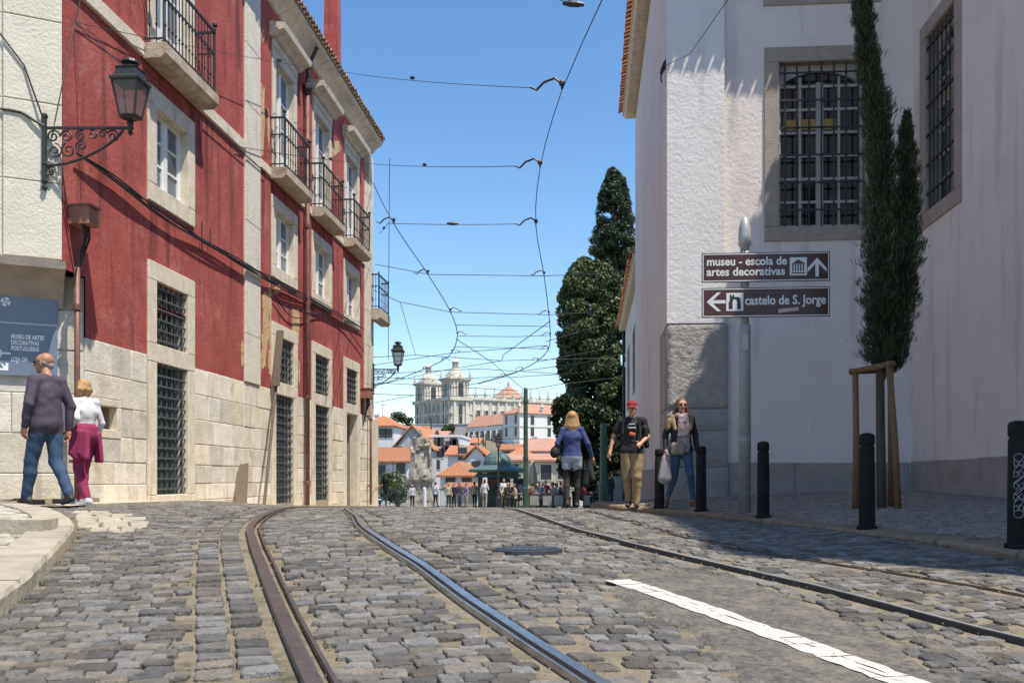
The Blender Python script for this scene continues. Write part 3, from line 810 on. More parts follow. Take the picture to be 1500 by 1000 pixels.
zr_ = ZST - .005; rb_ = [zr_ - sum(ROWS[:i]) for i in range(7)]
zt_ = min(z for z in rb_ if z > VENT[3] + .08); zb_ = max(z for z in rb_ if z < VENT[2] - .1)
for z0, z1 in ((VENT[3] + .104, zt_ - .004), (zb_ + .004, VENT[2] - .124)):
    if z1 - z0 > .04: mb = MB(); mb.block(PL, VENT[0] - .116, VENT[1] + .116, z0, z1, -.05, .012, .009); mb.build('stone_block', M['stone'], nb_)
mb = MB(); mb.pbox(PL, VENT[0], VENT[1], VENT[2], VENT[3], -.28, -.22); mb.build('vent_panel', M['rust'], nb_)
casement(nb_, PL, *W2, rows=3)
grated(nb_, PL, *G1, 6, 6)
grated(nb_, PL, D1[0], D1[1], D1[2], D1[3], 6, 13, back='greendoor', name='grated_door')
casement(nb_, PL, B1[0] + .02, B1[1] - .02, 6.24, 8.7, rows=3, bot=.5, name='balcony_door')
surround(nb_, PL, B1[0], B1[1], 6.24, 8.7, .2, M['trim'], .035, bottom=False)
by0, by1 = LY(207), LY(289)
for u0, u1 in ((ya, by0 - .004), (by1 + .004, yb)):
    mb = MB(); mb.block(PL, u0, u1, 6.02, 6.23, -.1, .05, .012); mb.build('string_course', M['trim'], nb_)
balcony(nb_, PL, by0, by1, 5.97, 6.22, .36, 1.02, 16)
# ---- pilaster strip between the two facades (built stone by stone)
p0, p1 = LY(357) + .002, LY(379)
# ---- far red building, three bays
fb = thing('red_building', 'farther red building with three window bays, peeling plaster, tiled eaves and tall chimney', 'building', (XL, 23, ground(XL, 23)))
fa, fe = p0, 28.55
z = ZST
for h in [.9, 1.1, 1.0, 1.2, 1.0, 1.1, 1.0, 1.1]:
    mb = MB(); mb.block(PL, p0, p1, z + .003, z + h - .003, -.1, .04, .008); mb.build('pilaster_stone', M['beige'], fb); z += h
q0 = LY(533)
z = ZST
for h in [.9, 1.1, 1.0, 1.2, 1.0, 1.1, .35]:
    mb = MB(); mb.block(PL, q0, fe, z + .003, z + h - .003, -.1, .04, .008); mb.build('pilaster_stone', M['trim'], fb); z += h
cs = [20.42, 23.33, 26.3]; hw = .62
hol = []; base_h = []
for c in cs:
    hol += [(c - hw, c + hw, 6.22, 8.5), (c - hw, c + hw, 4.31, 5.46), (c - hw, c + hw, 1.98, 2.9)]
    base_h.append((c - hw, c + hw, -.8 if c > 25 else -.52, 1.76))
mb = MB()
wall(mb, PL, p1, q0, ZST, 9.45, hol, .3)
wall(mb, PL, fa, fe, -1.6, ZST, base_h, .34, 1)
mb.pbox(PL, fa, fe - .01, -1.6, 9.44, -9, -.35)
mb.build('wall', [M['red'], M['joint']], fb)
ashlar(fb, PL, fa, fe, -1.0, ZST - .005, ROWS, [(c - hw - .28, c + hw + .28, -2, 3) for c in cs], M['stone'])
for i, c in enumerate(cs):
    a, b = c - hw, c + hw
    surround(fb, PL, a, b, 4.31, 5.46, .25, M['trim'], .035); surround(fb, PL, a, b, 1.98, 2.9, .26, M['trim'], .035)
    surround(fb, PL, a, b, 6.24, 8.5, .2, M['trim'], .035, bottom=False)
    for (u0, u1) in ((a - .27, a), (b, b + .27)):
        mb = MB(); mb.block(PL, u0, u1, -1.1, 1.72, -.2, .036, .008); mb.build('surround_stone', M['trim'], fb)
    casement(fb, PL, a, b, 4.31, 5.46, rows=3)
    casement(fb, PL, a, b, 6.24, 8.5, rows=3, bot=.5, name='balcony_door')
    grated(fb, PL, a, b, 1.98, 2.9, 6, 6)
    if i < 2: grated(fb, PL, a, b, -.6, 1.72, 6, 14, back='greendoor', name='grated_door')
    else:
        mb = MB(); mb.pbox(PL, a + .02, b - .02, -1, 1.7, -.33, -.28); o = mb.build('door', M['greendoor'], fb)
        for k in range(4):
            mb = MB(); mb.block(PL, a + .1 + (k % 2) * .56, a + .58 + (k % 2) * .56, -.7 + (k // 2) * 1.15, .35 + (k // 2) * 1.15, -.29, -.255, .02); mb.build('door_panel', M['greendoor'], o)
    mb = MB()      # moulded hood over the balcony door
    mb.prism(lambda u, z, n: PL(n, z, u), [(0, 8.86), (.1, 8.88), (.16, 8.95), (.3, 8.99), (.32, 9.1), (.0, 9.14)], a - .34, b + .34); mb.build('door_hood', M['trim'], fb)
    mb = MB(); mb.block(PL, a - .2, b + .2, 8.704, 8.858, -.1, .05, .01); mb.build('lintel', M['trim'], fb)
    balcony(fb, PL, a - .32, b + .32, 5.97, 6.22, .34, 1.0, 11)
edges = [p1] + [v for c in cs for v in (c - hw - .325, c + hw + .325)] + [q0]
for u0, u1 in zip(edges[::2], edges[1::2]):
    mb = MB(); mb.block(PL, u0 + .003, u1 - .003, 6.02, 6.2, -.1, .045, .012); mb.build('string_course', M['trim'], fb)
# peeled patches where the plaster has come off (thin scabs of bare render, proud of the red coat)
def scab(pts, root, m='ochre', jt=.05):
    poly = []
    for i in range(len(pts)):
        a, b = pts[i], pts[(i + 1) % len(pts)]
        for t in range(4):
            f = t / 4; poly.append((a[0] + (b[0] - a[0]) * f + R.uniform(-jt, jt), a[1] + (b[1] - a[1]) * f + R.uniform(-jt, jt)))
    mb = MB(); mb.prism(PL, poly, -.02, .006 + R.uniform(0, .003)); mb.build('bare_patch', M[m], root)
def pxpoly(ps): return [(onX(x, y, XL).y, onX(x, y, XL).z) for x, y in ps]
scab(pxpoly([(386, 425), (396, 432), (392, 470), (393, 500), (388, 535), (382, 545), (384, 480)]), fb)
scab(pxpoly([(428, 452), (434, 456), (437, 490), (433, 540), (430, 520)]), fb)
scab(pxpoly([(380, 120), (387, 128), (386, 225), (381, 232)]), fb)
scab(pxpoly([(481, 215), (497, 205), (499, 222), (484, 235)]), fb)
scab(pxpoly([(383, 42), (386, 45), (386, 62), (383, 60)]), fb)
scab(pxpoly([(402, 418), (410, 415), (408, 428), (402, 428)]), fb)
M['redpale'] = mat('faded_red_patch', (.46, .17, .145), (.38, .10, .09), 3, .95, .5, 14, c3=(.58, .34, .27), s3=3, t3=(.52, .7))
M['reddark'] = mat('damp_red_patch', (.19, .03, .032), (.25, .05, .048), 4, .95, .5, 14)
def ragged(u, z, w, h, root, m):
    n_ = 9; scab([(u + w * math.cos(2 * math.pi * i / n_) * R.uniform(.75, 1.1), z + h * math.sin(2 * math.pi * i / n_) * R.uniform(.6, 1.1)) for i in range(n_)], root, m, .16 * min(w, h))
for u, z, w, h, root, m in ((17.95, 2.3, .16, .3, nb_, 'ochre'), (19.45, 3.3, .13, .75, fb, 'ochre'), (19.5, 2.3, .14, .4, fb, 'ochre'), (21.4, 3.4, .12, .5, fb, 'ochre'), (21.45, 2.35, .1, .3, fb, 'ochre'),
                          (24.7, 7.4, .2, .25, fb, 'ochre'), (27.6, 7.2, .1, .4, fb, 'ochre'), (19.4, 7.0, .08, .45, fb, 'ochre'), (22.1, 8.2, .12, .2, fb, 'ochre')):
    ragged(u, z, w, h, root, m)
# cornice, tiled eaves and roof
PE = lambda u, z, n: PL(n, z, u)
mb = MB(); mb.prism(PE, [(-.3, 9.45), (.06, 9.46), (.12, 9.52), (.2, 9.6), (.34, 9.68), (.36, 9.76), (-.3, 9.80)], p1 - 1, fe + .1); mb.build('cornice', M['trim'], fb)
mb = MB(); mb.prism(PE, [(-5, 11.9), (.40, 9.80), (.40, 9.77), (-5, 11.7)], p1 - 1.2, fe + .1); mb.build('roof', M['oldtile'], fb)
roof_o = fb.children[-1]
def tile_row(root, P, u0, u1, n_end, z_end, slope, m, L_=.42, r=.085, step=.2, rows=2, name='roof_tile'):
    first = None; k = int((u1 - u0) / step)
    for j in range(rows):
        for i in range(k):
            u = u0 + (i + .5) * step; n0 = n_end - j * (L_ * .8) + R.uniform(-.012, .012); z0 = z_end + j * (L_ * .8) * slope + R.uniform(-.006, .006)
            if first is None:
                mb = MB(); vs = []; fs = []
                for e in (0, 1):
                    for rr in (r * (1 - .15 * e), r * (1 - .15 * e) - .018):
                        for a in range(6):
                            g = math.pi * a / 5; q = P(math.cos(g) * rr, math.sin(g) * rr + e * L_ * slope, -e * L_); o_ = P(0, 0, 0)
                            vs.append((q[0] - o_[0], q[1] - o_[1], q[2] - o_[2]))
                for a in range(5):
                    fs += [(a, a + 1, a + 13, a + 12), (a + 6, a + 18, a + 19, a + 7), (a, a + 6, a + 7, a + 1), (a + 12, a + 13, a + 19, a + 18)]
                mb.add(vs, fs); first = mb.build(name, m, root); o = first
            else:
                o = first.copy(); COL.objects.link(o); o.parent = root; o.matrix_parent_inverse = first.matrix_parent_inverse
            o.location = P(u, z0, n0)
tile_row(roof_o, PL, p1 - .6, fe + .1, .47, 9.78, .39, M['oldtile'], rows=2, step=.21)
# far end wall of the building with a small corner balcony
PEn = plane((XL, fe, 0), (-1, 0, 0), (0, 1, 0))
mb = MB(); mb.pbox(PEn, .02, 9, -2, 9.44, -.02, 0.6); mb.build('end_wall', M['trim'], fb)
mb = MB(); mb.pbox(PL, fe + .02, fe + .58, -2, 1.7, 0.0, .12); mb.build('corner_buttress', M['trim'], fb)
PBk = plane((XL - .02, 0, 0), (0, 1, 0), (1, 0, 0))
balcony(fb, PBk, fe + .1, fe + 1.6, 4.6, 4.95, .3, 1.0, 6, False)
# tall red chimney behind the eaves
c = onX(487, 40, XL - .7); 
mb = MB()
for z0, z1, w0, w1 in ((9.5, 12.6, .22, .19), (12.6, 14.8, .19, .16)):
    v = [(XL - .7 + sx * w, c.y + sy * w, zz) for zz, w in ((z0, w0), (z1, w1)) for sx, sy in ((-1, -1), (1, -1), (1, 1), (-1, 1))]
    mb.add(v, [(0, 1, 5, 4), (1, 2, 6, 5), (2, 3, 7, 6), (3, 0, 4, 7), (4, 5, 6, 7)])
mb.build('chimney', M['red'], fb)
# ---- downpipes
def downpipe(Y, z0, z1, label, m='copper', X=XL + .1, r=.05, name='downpipe'):
    t = thing(name, label, 'drainpipe', (X, Y, z0))
    mb = MB(); mb.tube([(X, Y, z0), (X, Y, (z0 + z1) / 2), (X, Y, z1)], r, 10); mb.build('pipe', M[m], t, True)
    for z in np.arange(z0 + .5, z1, 1.9):
        mb = MB(); mb.tube([(X, Y, z), (X, Y, z + .07)], r * 1.35, 10); mb.box(X - .1, X, Y - .02, Y + .02, z + .01, z + .05); mb.build('bracket', M[m], t)
    return t
t = downpipe(LY(444), -.62, 8.55, 'tall brown drainpipe on the far red facade between its first and second bays', 'copper', XL + .1)
mb = MB(); mb.lathe([(.06, 0), (.12, .12), (.12, .2), (.1, .22)], (XL + .1, LY(444), 8.55), 8); mb.tube([(XL + .1, LY(444), 8.7), (XL + .12, LY(444), 9.2), (XL + .32, LY(444), 9.6)], .045, 8); mb.build('hopper', M['iron'], t)
t = downpipe(LY(537), -.75, LZ(537, 585), 'thin pipe at the far corner of the red building below the brown box', 'copper', XL + .12, .035)
t = downpipe(LY(105) , LZ(106, 738), LZ(106, 392), 'thin red brown pipe between the beige corner house and the red wall', 'copper', XL + .07, .035)
def junction(px, py, w, h, label):
    p = onX(px, py, XL + .12); t = thing('junction_box', label, 'junction box', p)
    mb = MB(); mb.block(plane((XL + .1, 0, 0), (0, 1, 0), (1, 0, 0)), p.y - w / 2, p.y + w / 2, p.z - h / 2, p.z + h / 2, -.1, .16, .015); mb.build('box', M['rust'], t)
    mb = MB(); mb.pbox(plane((XL + .1, 0, 0), (0, 1, 0), (1, 0, 0)), p.y - w / 2 - .02, p.y + w / 2 + .02, p.z + h / 2 + .002, p.z + h / 2 + .025, -.1, .18); mb.build('lid', M['rust'], t)
    mb = MB()
    for k in range(4):
        y = p.y - w * .3 + k * w * .2
        mb.tube([(XL + .15, y, p.z - h / 2), (XL + .17, y + R.uniform(-.03, .03), p.z - h / 2 - .15), (XL + .1, p.y + R.uniform(-.08, 0.02), p.z - h / 2 - .4), (XL + .05, p.y - .1, p.z - h / 2 - .75)], .014, 5)
    mb.build('cable_tail', M['cable'], t)
    return t
junction(122, 318, .26, .22, 'rusty square junction box on the red wall below the near wall lantern')
junction(537, 577, .55, .26, 'brown box on the far corner of the red building under the far wall lantern')
# leaning pole and boards
a = onX(387, 738, XL + .32); b = onX(405, 560, XL + .1); c_ = onX(408, 488, XL + .06)
t = thing('leaning_pole', 'long grey wooden pole leaning on the red wall with a board tied at its top', 'pole', a)
mb = MB(); mb.tube([a, b, c_], .03, 8); mb.build('pole', M['greywood'], t)
a2 = onX(404, 565, XL + .14); b2 = onX(410, 484, XL + .1); mb = MB(); mb.beam(a2, b2, .03, .15, (1, 0, 0)); mb.build('board', M['greywood'], t)
a = onX(353, 738, XL + .25); b = onX(356, 680, XL + .06); mb = MB(); mb.beam(a, b, .03, .2, (1, 0, 0)); o = mb.build('leaning_board', M['greywood'])
tag(o, 'short dark board leaning against the stone base right of the near grated door', 'board')
# sagging cable bundle along the facade
def sag(p, q, s, k=14): 
    p = Vector(p); q = Vector(q); return [p.lerp(q, i / k) - Vector((0, 0, 4 * s * (i / k) * (1 - i / k))) for i in range(k + 1)]
pts = [onX(*q, XL + .07) for q in [(112, 224), (170, 265), (235, 310), (300, 350), (360, 385), (420, 420), (470, 445), (533, 482)]]
t = thing('cable_bundle', 'loose bundle of black cables sagging along the two red facades', 'cable', pts[0])
for k in range(6):
    mb = MB(); pp = [p + Vector((R.uniform(-.01, .04), 0, R.uniform(-.11, .05))) for p in pts]; pp[0] = pts[0]; pp[-1] = pts[-1]
    mb.tube(smooth_path(pp, .3), .012, 5); mb.build('cable', M['cable'], t)
for px, y0, y1 in ((308, 335, 362), (308, 0, 0), (296, 325, 370)):
    if y1: mb = MB(); mb.tube([onX(px, y0, XL + .06), onX(px, y1, XL + .06)], .01, 5); mb.build('cable', M['cable'], t)
loop = [onX(*q, XL + .06) for q in [(402, 432), (414, 450), (425, 462), (440, 466), (465, 458), (480, 462), (505, 478), (533, 515)]]
mb = MB(); mb.tube(smooth_path(loop, .25), .012, 5); o = mb.build('facade_cable', M['cable']); tag(o, 'thin black cable looping beneath the far red facade middle windows', 'cable')
pts = [onX(*q, XL + .06) for q in [(340, 0), (345, 212), (442, 298)]]
mb = MB(); mb.tube([onX(*q, XL + .06) for q in [(300, 175), (357, 226), (390, 254)]] + [onX(385 + 0, 250, XL + .06)], .009, 5); o = mb.build('facade_cable', M['cable']); tag(o, 'thin cable running under the string course near the pilaster', 'cable')

# ================================================================ LEFT: BEIGE CORNER HOUSE
an = math.radians(58)
P1 = onX(88, 500, -6.42); P1.z = 0
Ub = Vector((math.sin(an), math.cos(an), 0))          # along the wall towards its right-hand edge
Nb = Vector((math.cos(an), -math.sin(an), 0))
PB = plane(P1, Ub, Nb)
bh = thing('corner_house', 'beige rendered corner house with corbelled upper corner, cut by the left picture edge', 'building', (P1.x, P1.y, ground(P1.x, P1.y)))
rc = -.48
mb = MB(); mb.pbox(PB, -7, 0, 2.62, 11.5, -3, 0); mb.build('upper_wall', M['beige'], bh)
z = 2.64
for k, h in enumerate([.92, .95, 1.0, .9, 1.0, .95, 1.0, .9, .95]):
    L_ = .62 if k % 2 else .58
    mb = MB(); mb.block(PB, -.62, .02, z + .004, z + h - .004, -.4, .03, .01); mb.build('quoin_stone', M['beige'], bh)
    for j in range(5):
        mb = MB(); mb.block(PB, -.63 - (j + 1) * 1.15 - (k % 2) * .3, -.63 - j * 1.15 - (k % 2) * .3 if j else -.63, z + .005, z + h - .005, -.2, .012, .008); mb.build('wall_stone', M['beige'], bh)
    z += h
mb = MB(); mb.prism(lambda u, z, n: PB(n, z, u), [(-.6, 2.12), (rc + .02, 2.12), (rc + .06, 2.24), (rc + .24, 2.42), (-.06, 2.5), (.05, 2.53), (.07, 2.62), (-.6, 2.62)], -7, .06); mb.build('corbel', M['surr'], bh)
PBl = plane(P1 + Nb * rc, Ub, Nb)
mb = MB(); mb.pbox(PBl, -7, .3, -1.2, 2.54, -1.2, 0); mb.build('lower_wall', M['joint'], bh)
ashlar(bh, PBl, -6, .3, -.75, 2.11, [.5, .55, .5, .5, .42, .4], [], M['stone'], .012, (.8, 1.5))
# museum sign: blue board with white lettering
M['blue'] = mat('blue_sign_board', (.165, .20, .265), (.14, .175, .235), 2, .35, .02, 30)
M['wht'] = mat('white_lettering', (.78, .78, .76), None, rough=.6)
def text_faces(body, size, sx=1.0, bold=0.0, spacing=1.0):
    cu = bpy.data.curves.new('lettering', 'FONT'); cu.body = body; cu.size = size; cu.offset = bold; cu.resolution_u = 3; cu.space_character = spacing
    o = bpy.data.objects.new('lettering', cu); COL.objects.link(o); dg = bpy.context.evaluated_depsgraph_get()
    me = bpy.data.meshes.new_from_object(o.evaluated_get(dg)); v = [(p.co.x * sx, p.co.y) for p in me.vertices]; f = [tuple(p.vertices) for p in me.polygons]
    bpy.data.objects.remove(o); bpy.data.meshes.remove(me); bpy.data.curves.remove(cu); return v, f
def put_text(mb, P, body, u, z, size, n, sx=1.0, bold=0.0, fit=None, mi=0, vert=False):
    v, f = text_faces(body, size, sx, bold)
    if fit: k = fit / (max(a for a, _ in v)); v = [(a * k, b) for a, b in v]
    mb.add([P(u + (-b if vert else a), z + (a if vert else b), n) for a, b in v], f, mi)
def onP(P, px, py):
    r = ray(px, py); t = P.O.dot(P.N) / r.dot(P.N); p = r * t; return (p - P.O).dot(P.U), p.z
s1 = onP(PBl, 84, 440); s0 = onP(PBl, 84, 553); sl_ = onP(PBl, 0, 425)[0]
t = thing('museum_sign', 'blue museum sign board with white lettering on the beige corner house', 'sign', PBl(-1, s0[1], .05))
su1 = s1[0]; su0 = su1 - 1.75; sz0, sz1 = s0[1], s1[1] + .0
mb = MB(); mb.pbox(PBl, su0, su1, sz0, sz1, .03, .06); mb.build('board', M['blue'], t)
for line, py, pe_ in (('MUSEU DE ARTES', 494, 64), ('DECORATIVAS', 502.5, 57), ('PORTUGUESAS', 511, 57), ('LOJA DA', 527, 41)):
    u, z = onP(PBl, 16, py); L1 = MB(); put_text(L1, PBl, line, u, z - .02, .075, .0615, 1.0, .003, fit=onP(PBl, pe_, py)[0] - u); L1.build('lettering', M['wht'], t)
L2 = MB(); u, z = onP(PBl, 6, 518)
L2.prism(PBl, [(u - .09, z), (u - .03, z + .05), (u - .03, z + .012), (u + .07, z + .012), (u + .07, z - .012), (u - .03, z - .012), (u - .03, z - .05)], .0605, .0625)
u, z = onP(PBl, 8, 537)
L2.prism(PBl, [(u - .06, z + .05), (u + .0, z + .0), (u + .0, z + .04), (u + .03, z + .04), (u + .03, z - .05), (u - .06, z - .05), (u - .06, z - .025), (u - .02, z - .025)], .0605, .0625)
L2.build('arrow', M['wht'], t)
L3 = MB(); u, z = onP(PBl, 8, 443)
for k in range(4):
    g = k * math.pi / 2 + .5
    L3.prism(PBl, [(u + .055 * math.cos(g + a) * (1 if j < 6 else .45) , z + .055 * math.sin(g + a) * (1 if j < 6 else .45)) for j, a in enumerate([.1, .35, .6, .85, 1.1, 1.3, 1.2, .7, .2])], .0605, .0625)
L3.prism(PBl, [(u - .02, z - .012), (u + .02, z - .012), (u + .02, z + .012), (u - .02, z + .012)], .0605, .0625)
L3.build('emblem', M['wht'], t)
L4 = MB(); L4.pbox(PBl, su0, su1, sz0 + (sz1 - sz0) * .66, sz0 + (sz1 - sz0) * .66 + .008, .06, .0615); L4.build('rule_line', M['wht'], t)
# floodlight over the sign
u, z = onP(PBl, 60, 398); q = PBl(u, z, .3)
t = thing('floodlight', 'grey floodlight over the blue museum sign', 'floodlight', PBl(u - .15, z, 0))
mb = MB(); mb.pbox(PBl, u - .26, u - .17, z - .09, z + .09, 0.0, .06); mb.tube([PBl(u - .2, z, .05), PBl(u - .2, z, .2), PBl(u - .12, z - .02, .3)], .018, 6); mb.build('arm', M['iron'], t)
M['alu'] = mat('grey_metal', (.5, .5, .5), (.4, .4, .4), 9, .4, metal=.3)
mb = MB(); mb.prism(lambda a, b, n: PBl(u + n, z + b, .2 + a), [(0, .05), (.04, .07), (.2, .03), (.22, -.03), (.02, -.05)], -.17, .2); mb.build('lamp_head', M['alu'], t)
# ================================================================ RIGHT: WHITE BUILDING
YF, XC = 17.4, onY(978, 500, 17.4).x
XW = onY(1335, 500, YF).x
PF = plane((0, YF, 0), (1, 0, 0), (0, -1, 0))
PW = plane((XW, 0, 0), (0, -1, 0), (-1, 0, 0))
PS = plane((XC, 0, 0), (0, -1, 0), (-1, 0, 0))
EZ = 10.35
wb = thing('white_building', 'large white rendered building with barred windows and a projecting wing on the right', 'building', (XC, YF, pavz(XC, YF)))
fa_, fb_ = onY(1141, 300, YF).x, onY(1267, 300, YF).x; fw = (fa_, fb_, 4.31, 7.13); fu = (fa_, fb_, 8.36, 10.2)
wa, wb_ = -onX(1357, 300, XW).y, -onX(1400, 300, XW).y; ww = (wa, wb_, 4.31, 7.13); wu = (wa, wb_, 8.36, 10.2)
ww2 = (-11.2, -9.7, 4.31, 7.13)
mb = MB()
wall(mb, PF, XC, XW, -.8, EZ + .25, [fw, fu], .32)
wall(mb, PW, -YF, -4.7, -.9, EZ + .25, [ww, wu, ww2], .32)
wall(mb, PS, -30, -YF, -1.4, EZ + .25, [], .3)
mb.box(XC + .34, 15, YF + .34, 30, -2, EZ + .24); mb.box(XW + .34, 15, 4.72, YF + .3, -2, EZ + .24)
mb.pbox(plane((0, 4.7, 0), (1, 0, 0), (0, -1, 0)), XW, 15, -2, EZ + .25, -.01, 0)
mb.add([(XC, YF, EZ + .25), (XC, 30, EZ + .25), (15, 30, EZ + .25), (15, YF, EZ + .25)], [(0, 1, 2, 3)])
mb.add([(XW, 4.7, EZ + .25), (15, 4.7, EZ + .25), (15, YF, EZ + .25), (XW, YF, EZ + .25)], [(0, 1, 2, 3)])
mb.pbox(plane((0, 30, 0), (-1, 0, 0), (0, 1, 0)), -15, -XC, -2, EZ + .25, -.02, 0)
mb.build('wall', M['white'], wb)
# corner pilaster: two wings, lower part in rusticated stone
pe = onY(1060, 500, YF).x
mb = MB(); mb.pbox(PF, XC - .02, pe, 2.66, EZ + .2, -.02, .11); mb.build('corner_pilaster', M['rend'], wb)
mb = MB(); mb.pbox(PS, -18.9, -YF - .0, 2.66, EZ + .2, -.02, .022); mb.build('corner_pilaster', M['white'], wb)
def rough_block(P, u0, u1, z0, z1, n1, m, amp=.02, st=.05):
    mb = MB(); nu = max(2, int((u1 - u0) / st)); nz = max(2, int((z1 - z0) / st)); vs = []
    for j in range(nz + 1):
        for i in range(nu + 1):
            e = i in (0, nu) or j in (0, nz)
            vs.append(P(u0 + (u1 - u0) * i / nu, z0 + (z1 - z0) * j / nz, n1 - .03 if e else n1 + R.uniform(-amp, amp)))
    fs = [(j * (nu + 1) + i, j * (nu + 1) + i + 1, (j + 1) * (nu + 1) + i + 1, (j + 1) * (nu + 1) + i) for j in range(nz) for i in range(nu)]
    mb.add(vs, fs); mb.pbox(P, u0, u1, z0, z1, -.05, n1 - .031)
    return mb.build('base_stone', m, wb, True)
rough_block(PF, XC - .015, pe + .06, 1.2, 2.65, .12, M['rough'], .012, .045)
rough_block(PF, XC - .015, pe + .06, .82, 1.19, .12, M['rough'], .004, .09)
rough_block(PF, XC - .015, pe + .06, .2, .81, .12, M['rough'], .004, .09)
rough_block(PF, XC - .015, pe + .06, -.6, .19, .13, M['rough'], .004, .09)
for z0, z1 in ((1.2, 2.65), (.2, 1.19), (-.9, .19)):
    mb = MB(); mb.block(PS, -18.95, -YF - .07, z0 + .003, z1 - .003, -.03, .03, .01); mb.build('base_stone', M['surr'], wb)
# dado
u = pe + .07
while u < XW - .05:
    L_ = min(R.uniform(.9, 1.3), XW - .035 - u); mb = MB(); mb.block(PF, u, u + L_ - .006, -.8, .27 + R.uniform(-.006, .006), -.03, .028, .012); mb.build('dado_stone', M['dado'], wb); u += L_
u = -YF + .035
while u < -5.7:
    L_ = min(R.uniform(1.1, 1.7), -5.65 - u); mb = MB(); mb.block(PW, u, u + L_ - .006, -1, .285 + R.uniform(-.008, .008), -.03, .028, .012); mb.build('dado_stone', M['dado'], wb); u += L_
u = -29.9
while u < -19:
    L_ = min(1.4, -18.98 - u); mb = MB(); mb.block(PS, u, u + L_ - .006, -1.5, .2, -.03, .02, .012); mb.build('dado_stone', M['dado'], wb); u += L_
M['frame_p'] = mat('faded_frame_paint', (.5, .47, .44), (.4, .37, .34), 6, .6)
M['yellow_reflection'] = mat('yellow_reflection_panel', (.42, .27, .06), None, rough=.5)
def barred(P, a, b, c, d, nv, nh, name='barred_window'):
    f = MB(); n = -.2; w = .06
    for q in ((a, a + w, c, d), (b - w, b, c, d), (a + w, b - w, c, c + w), ((a + b) / 2 - .06, (a + b) / 2 + .06, c + w, d - .3)): f.pbox(P, *q, n - .05, n + .04)
    # arched head
    mid = (a + b) / 2; hh = .36; arc = [(a + w + (b - a - 2 * w) * i / 16, d - hh + (hh - .12) * math.sin(math.pi * i / 16) ** .6) for i in range(17)]
    for i in range(16): f.prism(P, [arc[i], arc[i + 1], (arc[i + 1][0], d), (arc[i][0], d)], n - .05, n + .04)
    rows = 7; zz = [c + w + (d - .36 - c - w) * i / (rows - 1) for i in range(rows)] + [d - .1]
    cols = [a + w, a + w + (mid - a - w) * .5, mid, mid + (b - w - mid) * .5, b - w]
    for z in zz[1:-1]: f.pbox(P, a + w, b - w, z - .022, z + .022, n - .03, n + .025)
    for u in (cols[1], cols[3]): f.pbox(P, u - .022, u + .022, c + w, d - .2, n - .03, n + .022)
    o = f.build(name, M['frame_p'], wb)
    for j in range(rows):
        for i in range(4):
            q = MB(); q.pbox(P, cols[i] + .01, cols[i + 1] - .01, zz[j], min(zz[j + 1], d - .02), n - .03, n - .015); q.build('pane', M['dpane'], o)
    q = MB(); q.pbox(P, cols[0] + .1, cols[3] - .05, zz[4] + .06, zz[4] + .24, n - .012, n - .008); q.build('painted_reflection', M['yellow_reflection'], o)  # yellow reflection in the panes put in as a flat coloured strip
    t = .016; nb = -.02
    for i in range(nv):
        u = a + (b - a) * (i + .5) / nv; q = MB(); q.tube([P(u, c + .01, nb), P(u, d - .01, nb)], t, 8); q.build('bar', M['iron'], o)
    for i in range(nh):
        z = c + (d - c) * (i + .6) / nh; q = MB(); q.pbox(P, a + .004, b - .004, z - .013, z + .013, nb + .004, nb + .03)
        for k in range(nv):
            u = a + (b - a) * (k + .5) / nv; q.pbox(P, u - .025, u + .025, z - .022, z + .022, nb - .01, nb + .034)
        q.build('cross_bar', M['iron'], o)
for P, w_ in ((PF, fw), (PW, ww), (PW, ww2)):
    barred(P, *w_, 7, 6); surround(wb, P, *w_, .25, M['surr'], .03)
for P, w_ in ((PF, fu), (PW, wu)):
    surround(wb, P, *w_, .26, M['surr'], .03); casement(wb, P, *w_, n=-.2, rows=4, pane_m='dpane')
# eaves: soffit board and tiles on each side
rf = MB()
def eave(u0, u1, P, out, z, mb):
    mb.prism(lambda u, zz, n: P(n, zz, u), [(-.3, z), (out - .12, z), (out - .06, z + .08), (out - .02, z + .09), (out - .02, z + .13), (-3.6, z + 1.55), (-3.6, z + 1.2), (-.3, z + .14)], u0, u1)
mb = MB(); eave(XC - .4, XW + 3, PF, 1.0, EZ, mb); r1 = mb.build('roof', M['trim'], wb)
tile_row(r1, PF, XC - .4, XW, 1.08, EZ + .18, .4, M['tile'], step=.22, r=.09)
mb = MB(); eave(-30, -YF + .4, PS, .4, EZ + .4, mb); r2 = mb.build('roof', M['trim'], wb)
tile_row(r2, PS, -30, -YF + .4, .5, EZ + .55, .4, M['tile'], step=.22, r=.09)
mb = MB(); eave(-YF - .3, -4.4, PW, .3, EZ, mb); r3 = mb.build('roof', M['trim'], wb)
tile_row(r3, PW, -YF + .5, -4.4, .38, EZ + .18, .4, M['tile'], step=.22, r=.09)
